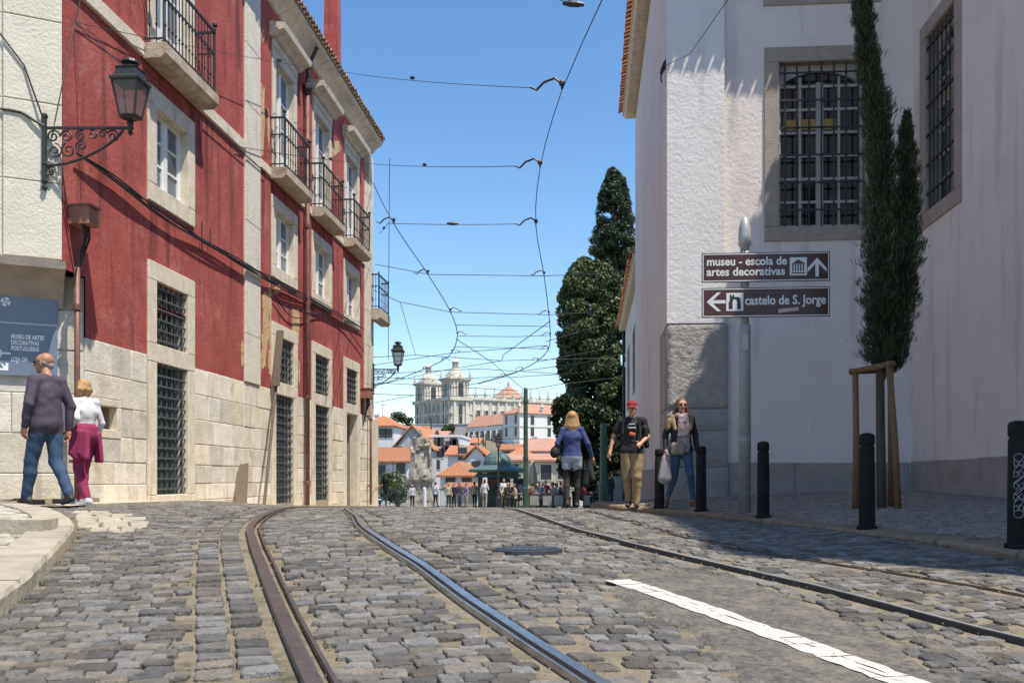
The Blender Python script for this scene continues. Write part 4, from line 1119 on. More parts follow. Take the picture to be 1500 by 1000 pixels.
# ---- lower house beyond it
lh = thing('low_house', 'lower pale house with orange eaves beyond the white building', 'building', (1.56, 38, ground(1.5, 38)))
PH = plane((1.56, 0, 0), (0, -1, 0), (-1, 0, 0)); HZ = 6.6
hh = [(-36.4, -35.2, 3.2, 5.2), (-41.5, -40.3, 3.2, 5.2), (-32.2, -31.2, 3.4, 5.4), (-36.3, -35.2, -.6, 1.5), (-41.4, -40.3, -.8, 1.5), (-32.2, -31.2, -.5, 1.5)]
mb = MB(); wall(mb, PH, -45, -30.02, -2, HZ, hh, .25); mb.box(1.84, 9, 30.02, 45, -3, HZ - .02); mb.pbox(plane((0, 45, 0), (-1, 0, 0), (0, 1, 0)), -9, -1.56, -3, HZ, -.2, 0); mb.build('wall', M['white'], lh)
for q in hh: casement(lh, PH, *q, n=-.15, rows=3, pane_m='dpane'); surround(lh, PH, *q, .16, M['surr'], .03)
mb = MB(); eave(-45.2, -30.03, PH, .32, HZ, mb); r4 = mb.build('roof', M['trim'], lh)
tile_row(r4, PH, -45.2, -30.1, .4, HZ + .18, .4, M['tile'], step=.24, r=.1)
# ================================================================ SIGNPOST
M['brownsign'] = mat('brown_sign_enamel', (.075, .022, .016), (.06, .018, .014), 2, .35, .02, 30)
M['signwhite'] = mat('white_sign_print', (.72, .71, .69), None, rough=.45)
M['postgrey'] = mat('grey_painted_post', (.34, .34, .335), (.27, .27, .265), 6, .55, .15, 30, c3=(.2, .19, .18), s3=5, t3=(.6, .7))
Ys = 13.6; sp = onY(1091, 740, Ys); zb = pavz(sp.x, Ys)
sg = thing('signpost', 'grey post with rounded finial carrying two brown direction signs', 'signpost', (sp.x, Ys, zb))
zc = onY(1091, 475, Ys).z; zt_ = onY(1091, 370, Ys).z
mb = MB(); mb.lathe([(.082, zb - .02), (.08, zc - .1), (.077, zc - .02), (.06, zc)], (sp.x, Ys, 0), 16); mb.build('lower_pole', M['postgrey'], sg, True)
mb = MB(); mb.lathe([(.056, zc), (.055, zt_ + .06)], (sp.x, Ys, 0), 16); mb.build('upper_pole', M['postgrey'], sg, True)
mb = MB(); z0 = zt_ + .03; mb.lathe([(.06, z0), (.06, z0 + .05), (.085, z0 + .06), (.085, z0 + .2), (.078, z0 + .3), (.055, z0 + .39), (.025, z0 + .44), (.004, z0 + .455)], (sp.x, Ys, 0), 16); mb.build('finial', M['alu'], sg, True)
mb = MB(); mb.lathe([(.0835, zb + .95), (.0835, zb + 1.0)], (sp.x, Ys, 0), 16); mb.build('pole_band', M['postgrey'], sg)
mb = MB(); mb.pbox(plane((sp.x, Ys - .081, 0), (1, 0, 0), (0, -1, 0)), -.05, .03, zc - .35, zc - .13, -.01, .003); mb.build('sticker', M['frame_p'], sg)
PSg = plane((0, Ys - .085, 0), (1, 0, 0), (0, -1, 0))
def P_px(px, py): p = onY(px, py, Ys - .09); return p.x, p.z
def sign_panel(y0, y1):
    (u0, z1), (u1, z0) = P_px(1028, y0), P_px(1216, y1)
    mb = MB(); mb.pbox(PSg, u0, u1, z0, z1, -.02, .0); pn = mb.build('sign_panel', M['brownsign'], sg)
    mb = MB(); b = .012; g = .012
    for q in ((u0 + g, u1 - g, z1 - g - b, z1 - g), (u0 + g, u1 - g, z0 + g, z0 + g + b), (u0 + g, u0 + g + b, z0 + g + b, z1 - g - b), (u1 - g - b, u1 - g, z0 + g + b, z1 - g - b)): mb.pbox(PSg, *q, .0005, .002)
    mb.build('border', M['signwhite'], pn)
    mb = MB(); mb.pbox(PSg, sp.x - .09, sp.x + .09, (z0 + z1) / 2 - .06, (z0 + z1) / 2 + .06, -.05, -.021); mb.build('clamp', M['postgrey'], pn)
    return pn
def tx(mb, s, px0, px1, pyb, size):
    u, z = P_px(px0, pyb); u1, _ = P_px(px1, pyb); put_text(mb, PSg, s, u, z, size, .0022, 1, .004, fit=u1 - u)
pn = sign_panel(371, 411)
mb = MB(); tx(mb, 'museu - escola de', 1035, 1153, 389, .155); mb.build('lettering', M['signwhite'], pn); mb = MB(); tx(mb, 'artes decorativas', 1035, 1150, 404, .155); mb.build('lettering', M['signwhite'], pn)
def arrow(cx, cy, s, up):
    pts = [(-.5, -.05), (0, .5), (.5, -.05), (.5, -.26), (.09, .17), (.09, -.5), (-.09, -.5), (-.09, .17), (-.5, -.26)]
    if not up: pts = [(-b, a) for a, b in pts]
    c = P_px(cx, cy); mb = MB(); q = [(c[0] + a * s, c[1] + b * s) for a, b in pts]
    o = [PSg(u, z, .0022) for u, z in q]; mb.add(o, [(0, 1, 7, 8), (1, 2, 3, 4, ), (1, 4, 5, 6, 7)]); return mb.build('arrow', M['signwhite'], pn)
arrow(1197, 391, .25, True)
# museum pictogram: portico on a white square
(a0, b1), (a1, b0) = P_px(1157, 377), P_px(1182, 403)
mb = MB(); mb.pbox(PSg, a0, a1, b0, b1, .0005, .0022); mb.build('pictogram_ground', M['signwhite'], pn)
mb = MB(); w = a1 - a0; h = b1 - b0
mb.prism(PSg, [(a0 + .1 * w, b0 + .66 * h), (a1 - .1 * w, b0 + .66 * h), (a0 + .5 * w, b0 + .88 * h)], .0025, .004)
for i in range(5): mb.pbox(PSg, a0 + (.14 + i * .155) * w, a0 + (.22 + i * .155) * w, b0 + .22 * h, b0 + .6 * h, .0025, .004)
mb.pbox(PSg, a0 + .1 * w, a1 - .1 * w, b0 + .1 * h, b0 + .17 * h, .0025, .004); mb.pbox(PSg, a0 + .1 * w, a1 - .1 * w, b0 + .6 * h, b0 + .64 * h, .0025, .004)
mb.build('pictogram', M['brownsign'], pn)
pn = sign_panel(422, 463)
mb = MB(); tx(mb, 'castelo de S. Jorge', 1091, 1210, 446, .17); mb.build('lettering', M['signwhite'], pn)
arrow(1049, 442, .25, False)
(a0, b1), (a1, b0) = P_px(1064, 429), P_px(1089, 455)
mb = MB(); mb.pbox(PSg, a0, a1, b0, b1, .0005, .0022); mb.build('pictogram_ground', M['signwhite'], pn)
mb = MB(); w = a1 - a0; h = b1 - b0; K = lambda L: [(a0 + x * w, b0 + y * h) for x, y in L]
arch = [(.5 + .13 * math.cos(g), .5 + .16 * math.sin(g)) for g in np.linspace(0, math.pi, 7)]
mb.prism(PSg, K([(.14, .1), (.37, .1), (.37, .5)] + [(.40, .6), (.46, .65)] + [(.46, .9), (.36, .9), (.36, .82), (.28, .82), (.28, .9), (.2, .9), (.2, .55), (.14, .5)]), .0025, .004)
mb.prism(PSg, K([(.63, .1), (.86, .1), (.84, .45), (.8, .72), (.7, .78), (.46, .78), (.46, .66), (.56, .63), (.63, .5)]), .0025, .004)
mb.build('pictogram', M['iron'], pn)
M['sticker'] = mat('faded_pink_sticker', (.5, .22, .25), (.6, .5, .5), 40, .5)
u, z = P_px(1140, 455); mb = MB(); mb.prism(PSg, [(u, z - .03), (u + .27, z), (u + .27, z + .05), (u, z + .02)], .0025, .0035); mb.build('sticker', M['sticker'], pn)
# ================================================================ BOLLARDS
M['boll'] = mat('black_painted_iron', (.012, .012, .012), (.022, .021, .02), 8, .7, spec=.15, bump=.2, bscale=30, var=0.0, s3=1)
def kerb_at(px, off):
    lo, hi = 4.0, 24.0
    for _ in range(40):
        m = (lo + hi) / 2
        if proj(kerbx(m) + off, m, 0)[0] > px: lo = m
        else: hi = m
    return kerbx(lo) + off, lo
bl = ['farthest black kerb bollard beside the woman with the scarf', 'black kerb bollard just left of the signpost', 'black kerb bollard just right of the signpost', 'black kerb bollard in front of the tree stakes', 'black kerb bollard with white graffiti at the right picture edge']
for i, px in enumerate((966, 1027, 1118, 1270, 1492)):
    x, y = kerb_at(px, .16); z = pavz(x, y); t = thing('bollard', bl[i], 'bollard', (x, y, z), 'black bollards along the kerb')
    H = .93
    mb = MB(); mb.lathe([(.08, -.05), (.079, .02), (.073, H - .14), (.066, H - .125), (.066, H - .115), (.075, H - .1), (.075, H - .03), (.066, H - .005), (.03, H + .006), (.004, H + .008)], (x, y, z), 18); mb.build('post', M['boll'], t, True)
    mb = MB(); mb.lathe([(.1, -.03), (.1, .012), (.09, .02)], (x, y, z), 18); mb.build('collar', M['boll'], t, True)
    if i == 4:
        gz = MB()
        for k in range(11):      # scribbled white tag running up the post
            zz = z + .24 + k * .042
            pts = []
            for s in range(9):
                g = s / 8; a = math.radians(248 + 26 * math.sin(g * 6.3 + k * 1.3)); r_ = .079 - .007 * (zz - z) / H + .001
                pts.append((x + r_ * math.cos(a), y + r_ * math.sin(a), zz + .03 * math.cos(g * 6.3 * (1 + k % 2) + k)))
            gz.tube(pts, .0022, 4)
        gz.build('graffiti', M['alu'], t)

t = thing('downpipe', 'dark drainpipe at the far end of the low house under the orange eaves', 'drainpipe', (1.5, 44.9, ground(1.5, 45)))
mb = MB(); mb.tube([(1.48, 44.9, ground(1.5, 45)), (1.48, 44.9, HZ)], .06, 8); mb.build('pipe', M['iron'], t)
# ================================================================ BACKGROUND: PLAZA, HOUSES, CHURCH
M['hwhite'] = mat('house_white', (.74, .73, .71), (.66, .64, .62), .3, .9, .2, 3, c3=(.52, .5, .47), s3=.25, t3=(.6, .85))
M['hcream'] = mat('house_cream', (.62, .54, .38), (.55, .47, .33), .4, .9, .2, 3)
M['hgrey'] = mat('house_grey', (.5, .48, .47), (.42, .40, .39), .4, .9, .2, 3)
M['church'] = mat('church_limestone', (.68, .63, .54), (.54, .50, .43), .3, .9, .5, 1.2, c3=(.34, .31, .27), s3=.35, t3=(.5, .75), streak=((.36, .33, .28), .8, .52, .75), bdist=.2)
M['roofpink'] = mat('pinkish_tile', (.46, .24, .17), (.38, .2, .14), .6, .9, .4, 6)  # pinkish tile tone; on the monastery wing it stands for roof shade
M['win'] = mat('far_window', (.05, .055, .065), (.03, .03, .035), 1, .25)
M['shrub'] = mat('dark_shrub', (.045, .075, .022), (.025, .045, .014), 1.5, .9)
def roof_mesh(mb, a0, a1, b0, b1, z0, z1, kind, ov=.35, P=None):
    # footprint a0..a1 (along) x b0..b1, eaves z0, ridge z1; hip or gable with ridge along the first axis ('x') or the second ('y')
    a0 -= ov; a1 += ov; b0 -= ov; b1 += ov
    q = lambda a, b, z: P(a, z, -b) if P else (a, b, z)
    am, bm = (a0 + a1) / 2, (b0 + b1) / 2
    base = [q(a0, b0, z0), q(a1, b0, z0), q(a1, b1, z0), q(a0, b1, z0)]; th = .18
    low = [q(a0, b0, z0 - th), q(a1, b0, z0 - th), q(a1, b1, z0 - th), q(a0, b1, z0 - th)]
    if kind == 'hip':
        ins = min((b1 - b0) / 2, (a1 - a0) / 2 * .98)
        if a1 - a0 >= b1 - b0: rd = [q(a0 + ins, bm, z1), q(a1 - ins, bm, z1)]; fs = [(0, 1, 5, 4), (1, 2, 5), (2, 3, 4, 5), (3, 0, 4)]
        else: rd = [q(am, b0 + ins, z1), q(am, b1 - ins, z1)]; fs = [(0, 1, 4), (1, 2, 5, 4), (2, 3, 5), (3, 0, 4, 5)]
    else:
        rd = [q(a0, bm, z1), q(a1, bm, z1)] if kind == 'x' else [q(am, b0, z1), q(am, b1, z1)]
        for e0, e1, r0, r1 in (((0, 1, 0, 1), (2, 3, 1, 0)) if kind == 'x' else ((1, 2, 0, 1), (3, 0, 1, 0))):
            top = [base[e0], base[e1], rd[r1], rd[r0]]; v = top + [(p[0], p[1], p[2] - th) for p in top]
            mb.add(v, [(0, 1, 2, 3), (7, 6, 5, 4), (0, 4, 5, 1), (1, 5, 6, 2), (2, 6, 7, 3), (3, 7, 4, 0)])
        return
    v = base + rd + low
    o = 4 + len(rd)
    fs += [(0, o, o + 1, 1), (1, o + 1, o + 2, 2), (2, o + 2, o + 3, 3), (3, o + 3, o, 0), (o + 3, o + 2, o + 1, o)]
    mb.add(v, fs)
def far_window(root, P, u, z, w, h, n=.0):
    f = MB(); f.pbox(P, u - w / 2 - .12, u + w / 2 + .12, z - h / 2 - .15, z + h / 2 + .15, -.05, n + .05); o = f.build('window', M['church'], root)
    g = MB(); g.pbox(P, u - w / 2, u + w / 2, z - h / 2, z + h / 2, 0, n + .07); g.build('pane', M['win'], o)
def house(label, Y, x0, x1, ytop, yridge, dep, m, roof='x', rm='orange', wins=(), gable_m=None, ww=.9, wh=1.3, name='house', base=None, group='tiled houses below the church', chim=()):
    a0 = onY(x0, 700, Y).x; a1 = onY(x1, 700, Y).x; z0 = onY(x0, ytop, Y).z; z1 = onY(x0, yridge, Y).z * (Y + dep / 2) / Y
    zb = base if base is not None else ground(a0, Y) - 1.5
    t = thing(name, label, 'house', ((a0 + a1) / 2, Y, zb), group)
    mb = MB(); mb.box(a0, a1, Y, Y + dep, zb, z0)
    if roof == 'x':
        for a_ in (a0, a1): mb.add([(a_, Y, z0), (a_, Y + dep, z0), (a_, Y + dep / 2, z1 - .2)], [(0, 1, 2)])
    if roof == 'y': mb.add([(a0, Y, z0), (a1, Y, z0), ((a0 + a1) / 2, Y, z1 - .15), (a0, Y + dep, z0), (a1, Y + dep, z0), ((a0 + a1) / 2, Y + dep, z1 - .15)], [(0, 1, 2), (5, 4, 3)])
    mb.build('wall', M[m], t)
    if roof: r = MB(); roof_mesh(r, a0, a1, Y, Y + dep, z0 + .2, z1, roof); ro = r.build('roof', M[rm], t)
    else:
        r = MB(); r.box(a0 - .1, a1 + .1, Y - .1, Y + dep, z0 + .002, z0 + .3); ro = r.build('parapet', M[m], t)
    P = plane((0, Y, 0), (1, 0, 0), (0, -1, 0))
    for wx, wy in wins: q = onY(wx, wy, Y); far_window(t, P, q.x, q.z, ww, wh)
    for cx, cy in chim:
        q = onY(cx, cy, Y + dep / 2); c = MB(); c.box(q.x - .3, q.x + .3, Y + dep / 2 - .3, Y + dep / 2 + .3, z0 - .5, q.z); c.box(q.x - .4, q.x + .4, Y + dep / 2 - .4, Y + dep / 2 + .4, q.z, q.z + .12); c.build('chimney', M['hwhite'], ro)
    return t
house('white house with orange hipped roof at the far left beside the red building', 140, 536, 577, 625, 610, 9, 'hwhite', 'hip', 'orange', [(546, 634), (560, 634), (570, 634)], chim=[(552, 608)])
house('orange roofed house left of the lilac gable with a skylight', 150, 570, 620, 641, 624, 10, 'hwhite', 'x', 'orange', [(578, 646), (590, 647)], chim=[(590, 622)])
house('tall pale house with a big plain gable behind the statue', 118, 576, 632, 660, 626, 14, 'hgrey', 'y', 'orange', [(585, 661)], ww=.8, wh=1.2)
house('white flat roofed block with dark windows right of the statue', 122, 630, 674, 640, 634, 10, 'hwhite', None, 'orange', [(640, 645), (646, 645), (664, 645), (657, 652), (645, 663), (652, 660), (667, 650), (640, 680)], ww=.75, wh=1.1)
house('low white house with an orange roof left below the gable', 98, 541, 596, 678, 655, 9, 'hwhite', 'x', 'orange', [(558, 690), (587, 684)], chim=[(568, 668)])
house('small orange roof just above the railing at far left', 88, 538, 562, 716, 703, 5, 'hwhite', 'x', 'orange', [], group='tiled houses below the church')
house('house with a broad hipped orange roof left of the kiosk', 92, 645, 692, 699, 676, 9, 'hwhite', 'hip', 'orange', [(660, 706), (684, 705)])
house('small white house with dark window above the broad hipped roof', 108, 656, 690, 668, 652, 8, 'hwhite', 'x', 'orange', [(678, 664)])
house('white gabled house with orange roof behind the kiosk top', 104, 683, 712, 672, 654, 9, 'hwhite', 'y', 'orange', [(697, 684)])
house('narrow house with orange roof between the kiosk lamp and green pole', 126, 733, 764, 660, 650, 9, 'hwhite', 'x', 'orange', [(742, 668), (756, 668)], chim=[(757, 646)])
house('house with a tall brown tile roof right of the green pole', 124, 770, 822, 662, 642, 10, 'hgrey', 'x', 'roofpink', [], chim=[(783, 640)])
house('long cream house with an orange roof behind the folded parasol', 94, 742, 842, 676, 664, 7, 'hcream', 'x', 'roofpink', [(752, 690), (800, 691), (825, 690)], ww=1.0, wh=1.4)
house('white house far right seen under the big tree', 96, 838, 915, 668, 650, 8, 'hwhite', 'x', 'orange', [(855, 690), (880, 690)])
house('narrow cream house with orange roof left of the white flat block', 132, 612, 640, 655, 643, 8, 'hcream', 'y', 'orange', [(620, 660), (633, 660)], ww=.7, wh=1.1)
house('small house with tiled roof under the retaining wall, left one', 170, 626, 652, 640, 631, 9, 'hwhite', 'x', 'roofpink', [(632, 644), (645, 644)], chim=[(640, 629)])
house('small house with tiled roof under the retaining wall, right one', 165, 668, 700, 650, 641, 9, 'hcream', 'x', 'orange', [(676, 654), (690, 654)], chim=[(694, 638)])
house('pale house with hipped roof just right of the kiosk dome', 112, 748, 776, 668, 655, 8, 'hwhite', 'hip', 'orange', [(756, 673), (768, 673)], ww=.7, wh=1.1)
house('low orange roof behind the crowd left of the kiosk', 84, 655, 700, 716, 706, 5, 'hcream', 'x', 'orange', [])
house('white house with small roof terrace above the left orange roofs', 160, 548, 575, 660, 646, 8, 'hwhite', 'x', 'roofpink', [(556, 664)], chim=[(566, 643)])
house('grey house with a tile roof between the gable and the flat block', 145, 600, 630, 640, 628, 9, 'hgrey', 'x', 'roofpink', [(606, 645), (620, 645)], chim=[(612, 625)])
for hs_ in [o for o in bpy.data.objects if o.get('category') == 'house'][:9]:
    ro = [c for c in hs_.children if c.name.startswith('roof')]
    if not ro: continue
    vs = [v.co for v in ro[0].data.vertices]; tp = max(vs, key=lambda v: v.z); x, y, z = tp
    mb = MB(); mb.tube([(x, y, z - .3), (x, y, z + 1.6)], .04, 4); mb.tube([(x - .5, y, z + 1.5), (x + .5, y, z + 1.5)], .025, 4)
    for k in range(4): mb.tube([(x - .4 + .25 * k, y - .3, z + 1.5), (x - .4 + .25 * k, y + .3, z + 1.5)], .02, 4)
    mb.build('aerial', M['iron'], ro[0])
# ---- church
ca = math.radians(53); FD = Vector((-math.cos(ca), math.sin(ca), 0)); SD = Vector((math.sin(ca), math.cos(ca), 0))
C0 = onY(661, 700, 340); C0.z = 0
ch = thing('church', 'white twin towered church with domed belfries on the far hill', 'church', (C0.x, C0.y, 17))
PCs = plane(C0, SD, -FD)            # sunlit long side: u along, n outward
PCf = plane(C0, -FD, -SD)           # shaded front: u runs from the far tower (negative) to the near corner
def cz(py, Y=340): return (700 - py) * Y / FPX
zc1 = cz(580); zc2 = cz(552); zdt = cz(536); zlt = cz(521)
FL, TW, NL = 27.5, 7.4, 54.0
mb = MB(); mb.pbox(PCf, -FL + .3, -.3, 10, zc1, -TW, 0.0); mb.build('front_wall', M['church'], ch)
mb = MB(); mb.pbox(PCf, -FL + 2, -.8, 10, zc1 - .6, -NL, -TW); mb.build('nave', M['church'], ch)
for (P, a, b) in ((PCf, -FL - .3, .3), (PCs, .0, NL)):
    off = 0 if P is PCf else -.8
    for z0, z1, o in ((zc1 - 1.1, zc1 - .6, .35), (zc1 - .6, zc1 + .1, .7), (cz(605), cz(603), .25)):
        mb = MB(); mb.pbox(P, a, b, z0, z1, off - .5, off + o); mb.build('cornice', M['church'], ch)
# front pilasters and openings
for i in range(9):
    u = -FL + 1 + i * (FL - 2) / 8; mb = MB(); mb.pbox(PCf, u - .45, u + .45, 10, zc1 - 1.1, -.1, .35); mb.build('pilaster', M['church'], ch)
for i in range(8):
    u = -FL + 1 + (i + .5) * (FL - 2) / 8
    for z, h in ((cz(594), 3.0), (cz(611), 3.6)): far_window(ch, PCf, u, z, 1.2, h)
for i in range(14):
    u = TW + 2 + i * (NL - TW - 3) / 13; mb = MB(); mb.pbox(PCs, u - .4, u + .4, 10, zc1 - 1.1, -1.0, -.45); mb.build('pilaster', M['church'], ch)
    if i < 13: far_window(ch, PCs, u + 1.6, cz(603), 1.1, 2.2, -.8)
# balustrade with pinnacles along the nave
mb = MB(); mb.pbox(PCs, TW + .5, NL, zc1 + 1.0, zc1 + 1.25, -1.2, -.9)
for i in range(60):
    u = TW + .8 + i * (NL - TW - 1) / 59; mb.pbox(PCs, u - .12, u + .12, zc1 + .1, zc1 + 1.0, -1.15, -.95)
mb.build('balustrade', M['church'], ch)
def pinnacle(q, s):
    mb = MB(); mb.lathe([(.5, 0), (.5, .9), (.62, .95), (.62, 1.1), (.3, 1.2), (.42, 1.6), (.2, 2.1), (.12, 3.0), (.22, 3.2), (.05, 3.7)], (0, 0, 0), 6)
    mb.v = [(x * s + q[0], y * s + q[1], z * s + q[2]) for x, y, z in mb.v]; mb.build('pinnacle', M['church'], ch)
for i in range(12):
    u = TW + 3 + i * (NL - TW - 4) / 11
    pinnacle(PCs(u, zc1, -1.05), 1.15)
    if i % 2: pinnacle(PCs(u + 1.0, zc1, -9), 1.1)
# towers
for k, u1 in enumerate((0.0, -FL + TW)):
    u0 = u1 - TW; cc = PCf((u0 + u1) / 2, 0, -TW / 2)
    mb = MB(); mb.pbox(PCf, u0 + .15, u1 - .15, 10, zc2, -TW + .15, -.15); mb.build('tower', M['church'], ch); tw = ch.children[-1]
    for P, uu, nn in ((PCf, (u0 + u1) / 2, 0), (PCs, TW / 2, 0 if k == 0 else u1)):
        off = 0 if P is PCf else (0 if k == 0 else -(0 - u1))
        q = MB(); zz = cz(569)
        pts = [(uu - .85, zz - 2.4), (uu + .85, zz - 2.4)] + [(uu + .85 * math.cos(g), zz + 1.6 + .85 * math.sin(g)) for g in np.linspace(0, math.pi, 9)]
        q.prism(P, pts, off - .3, off + .06); q.build('belfry_opening', M['win'], tw)
        for s_ in (-1, 1):
            for du in (1.35, 2.6):
                q = MB(); q.pbox(P, uu + s_ * du - .3, uu + s_ * du + .3, zc1 + .2, zc2 - .8, off - .3, off + .22); q.build('pilaster', M['church'], tw)
            q = MB(); q.pbox(P, uu + s_ * 2.4 - .5, uu + s_ * 2.4 + .5, 10, zc1 - 1.2, off - .3, off + .4); q.build('pilaster', M['church'], tw)
        if P is PCs and k == 0:
            far_window(ch, P, uu, cz(598), 1.5, 3.6); far_window(ch, P, uu, cz(613), 1.3, 3)
    for z0, z1, o in ((zc2 - .8, zc2 - .35, .3), (zc2 - .35, zc2 + .25, .7), (zc1 - 1.1, zc1 + .1, .75)):
        mb = MB(); mb.pbox(PCf, u0 - o, u1 + o, z0, z1, -TW - o, o); mb.build('cornice', M['church'], tw)
    for a, b in ((u0, 0), (u1, 0), (u0, -TW), (u1, -TW)): pinnacle(PCf(a, zc2 + .2, b), .9)
    for a, b in (((u0 + u1) / 2, 0), (u1, -TW / 2), (u0, -TW / 2)): pinnacle(PCf(a, zc2 + .2, b), .7)
    r = 3.1; zd = zc2 + .25; H = zdt - zd
    mb = MB(); mb.lathe([(r * 1.02, 0), (r * 1.02, .6), (r * .98, .7), (r * .96, H * .4), (r * .86, H * .62), (r * .66, H * .84), (r * .42, H)], (cc[0], cc[1], zd), 16); mb.build('dome', M['church'], tw, True)
    hl = zlt - zdt
    mb = MB(); mb.lathe([(1.3, 0), (1.3, .35), (1.0, .4)], (cc[0], cc[1], zdt - .05), 10); mb.lathe([(.45, 0), (.45, hl * .62)], (cc[0], cc[1], zdt), 8)
    for j in range(8):
        g = j * math.pi / 4; mb.tube([(cc[0] + .95 * math.cos(g), cc[1] + .95 * math.sin(g), zdt + .3), (cc[0] + .95 * math.cos(g), cc[1] + .95 * math.sin(g), zdt + hl * .62)], .17, 5)
    mb.lathe([(1.3, hl * .6), (1.3, hl * .68), (1.0, hl * .74), (.55, hl * .92), (.2, hl), (.12, hl + .5), (.3, hl + .7), (.04, hl + 1.2)], (cc[0], cc[1], zdt), 10)
    mb.tube([(cc[0], cc[1], zdt + hl + 1), (cc[0], cc[1], zdt + hl + 2.6)], .07, 4); mb.build('lantern', M['church'], tw)
# tiled crossing roof
q = PCs(29, 0, -9); mb = MB(); mb.lathe([(6.2, cz(586, 372)), (6.0, cz(584.5, 372)), (3.0, cz(575, 372)), (.9, cz(568.5, 372)), (.05, cz(567, 372))], (q[0], q[1], 0), 8, rot=ca)
mb.build('crossing_roof', M['roofpink'], ch)
mb = MB(); mb.lathe([(.5, 0), (.5, 1), (.1, 2)], (q[0], q[1], cz(567, 372)), 6); mb.build('crossing_finial', M['church'], ch)
# ---- monastery block
K0 = onY(761, 700, 290); K0.z = 0
mo = thing('monastery', 'large white monastery wing with tiled roof on the hill right of the church', 'monastery', (K0.x, K0.y, 9))
PKs = plane(K0, SD, -FD); PKf = plane(K0, -FD, -SD)
zt2 = cz(605, 290)
mb = MB(); mb.pbox(PKf, -9, 0, 6, zt2, -34, 0); mb.build('wall', M['hwhite'], mo)
mb = MB(); roof_mesh(mb, -9, 0, 0, 34, zt2 + .2, zt2 + 3.2, 'hip', .5, PKf); mb.build('roof', M['roofpink'], mo)
zt3 = cz(622, 300)
mb = MB(); mb.pbox(PKf, -33, -9.01, 6, zt3, -10, -1.2); mb.build('wall', M['hwhite'], mo)
mb = MB(); roof_mesh(mb, -33, -9.4, 1.2, 10, zt3 + .2, zt3 + 4.0, 'x', .3, PKf); mb.build('roof', M['roofpink'], mo)
for u in (-7.2, -2.0):
    for py in (614, 632): far_window(mo, PKf, u, cz(py, 293), 1.3, 2.6)
for i in range(7): far_window(mo, PKf, -31 + i * 3.4, cz(636, 303), 1.2, 2.4, -1.2)
for u in (4.5, 10.5, 16, 22):
    for py in (615, 632): far_window(mo, PKs, u, cz(py, 293), 1.2, 2.6)
for z in (cz(624, 290), cz(641, 290)):
    for P, a, b in ((PKf, -9, .1), (PKs, .1, 34)): mb = MB(); mb.pbox(P, a, b, z - .15, z + .15, -.1, .12); mb.build('string_course', M['church'], mo)
for u in (0, 8, 16):
    q = PKs(u, zt2, 0); mb = MB(); mb.lathe([(.5, 0), (.5, 2.0), (.65, 2.1), (.2, 3), (.05, 4)], q, 6); mb.build('pinnacle', M['church'], mo)
w0 = onY(586, 640, 322); w1 = onY(700, 640, 322); mb = MB(); mb.box(w0.x, w1.x, 322, 324, 6, cz(621, 322)); mb.box(w0.x - .2, w1.x + .2, 321.8, 324.2, cz(621, 322), cz(620, 322))
o = mb.build('retaining_wall', M['hgrey']); tag(o, 'grey retaining wall on the hillside under the church', 'wall')

# ---- plaza furniture
# statue on pedestal
Yt = 66; sb = onY(615, 741, Yt); zp = ground(sb.x, Yt)
M['statue'] = mat('weathered_marble', (.56, .51, .42), (.36, .31, .25), 3, .85, .8, 6, c3=(.13, .11, .085), s3=2.3, t3=(.44, .58))
st_ = thing('statue', 'stone statue of a robed man holding a ship on a square pedestal', 'statue', (sb.x, Yt, zp))
zq = onY(615, 699, Yt).z; w_ = 17 * Yt / FPX
for z0, z1, f in ((zp - .3, zp + .35, 1.15), (zp + .35, zp + .5, 1.06), (zp + .5, zq - .32, .95), (zq - .32, zq - .16, 1.08), (zq - .16, zq, 1.2)):
    mb = MB(); mb.box(sb.x - w_ * f, sb.x + w_ * f, Yt - w_ * f, Yt + w_ * f, z0 + .002, z1); mb.build('pedestal_block', M['statue'], st_)
STATUE = (sb.x, Yt, zq)
# railing at the plaza edge
M['railg'] = mat('green_iron', (.03, .05, .045), None, rough=.5)
Yr = 74
ra = thing('plaza_railing', 'dark iron railing along the viewpoint edge behind the statue', 'railing', (onY(600, 740, Yr).x, Yr, ground(0, Yr)))
x0 = onY(540, 740, Yr).x; x1 = onY(905, 740, Yr).x; zr = ground(-5, Yr)
mb = MB(); mb.box(x0, x1, Yr - .03, Yr + .03, zr + 1.35, zr + 1.42); mb.box(x0, x1, Yr - .03, Yr + .03, zr + .1, zr + .16); mb.build('handrail', M['railg'], ra)
first = None
for i in range(int((x1 - x0) / .13)):
    x = x0 + i * .13
    if first is None: mb = MB(); mb.box(-.012, .012, -.012, .012, .16, 1.35); first = mb.build('baluster', M['railg'], ra); o = first
    else: o = first.copy(); COL.objects.link(o); o.parent = ra; o.matrix_parent_inverse = first.matrix_parent_inverse
    o.location = (x, Yr, zr)
    if i > 140: break
mb = MB()
for k in range(9): x = x0 + k * (x1 - x0) / 8; mb.box(x - .05, x + .05, Yr - .05, Yr + .05, zr - .2, zr + 1.5)
mb.build('rail_post', M['railg'], ra)
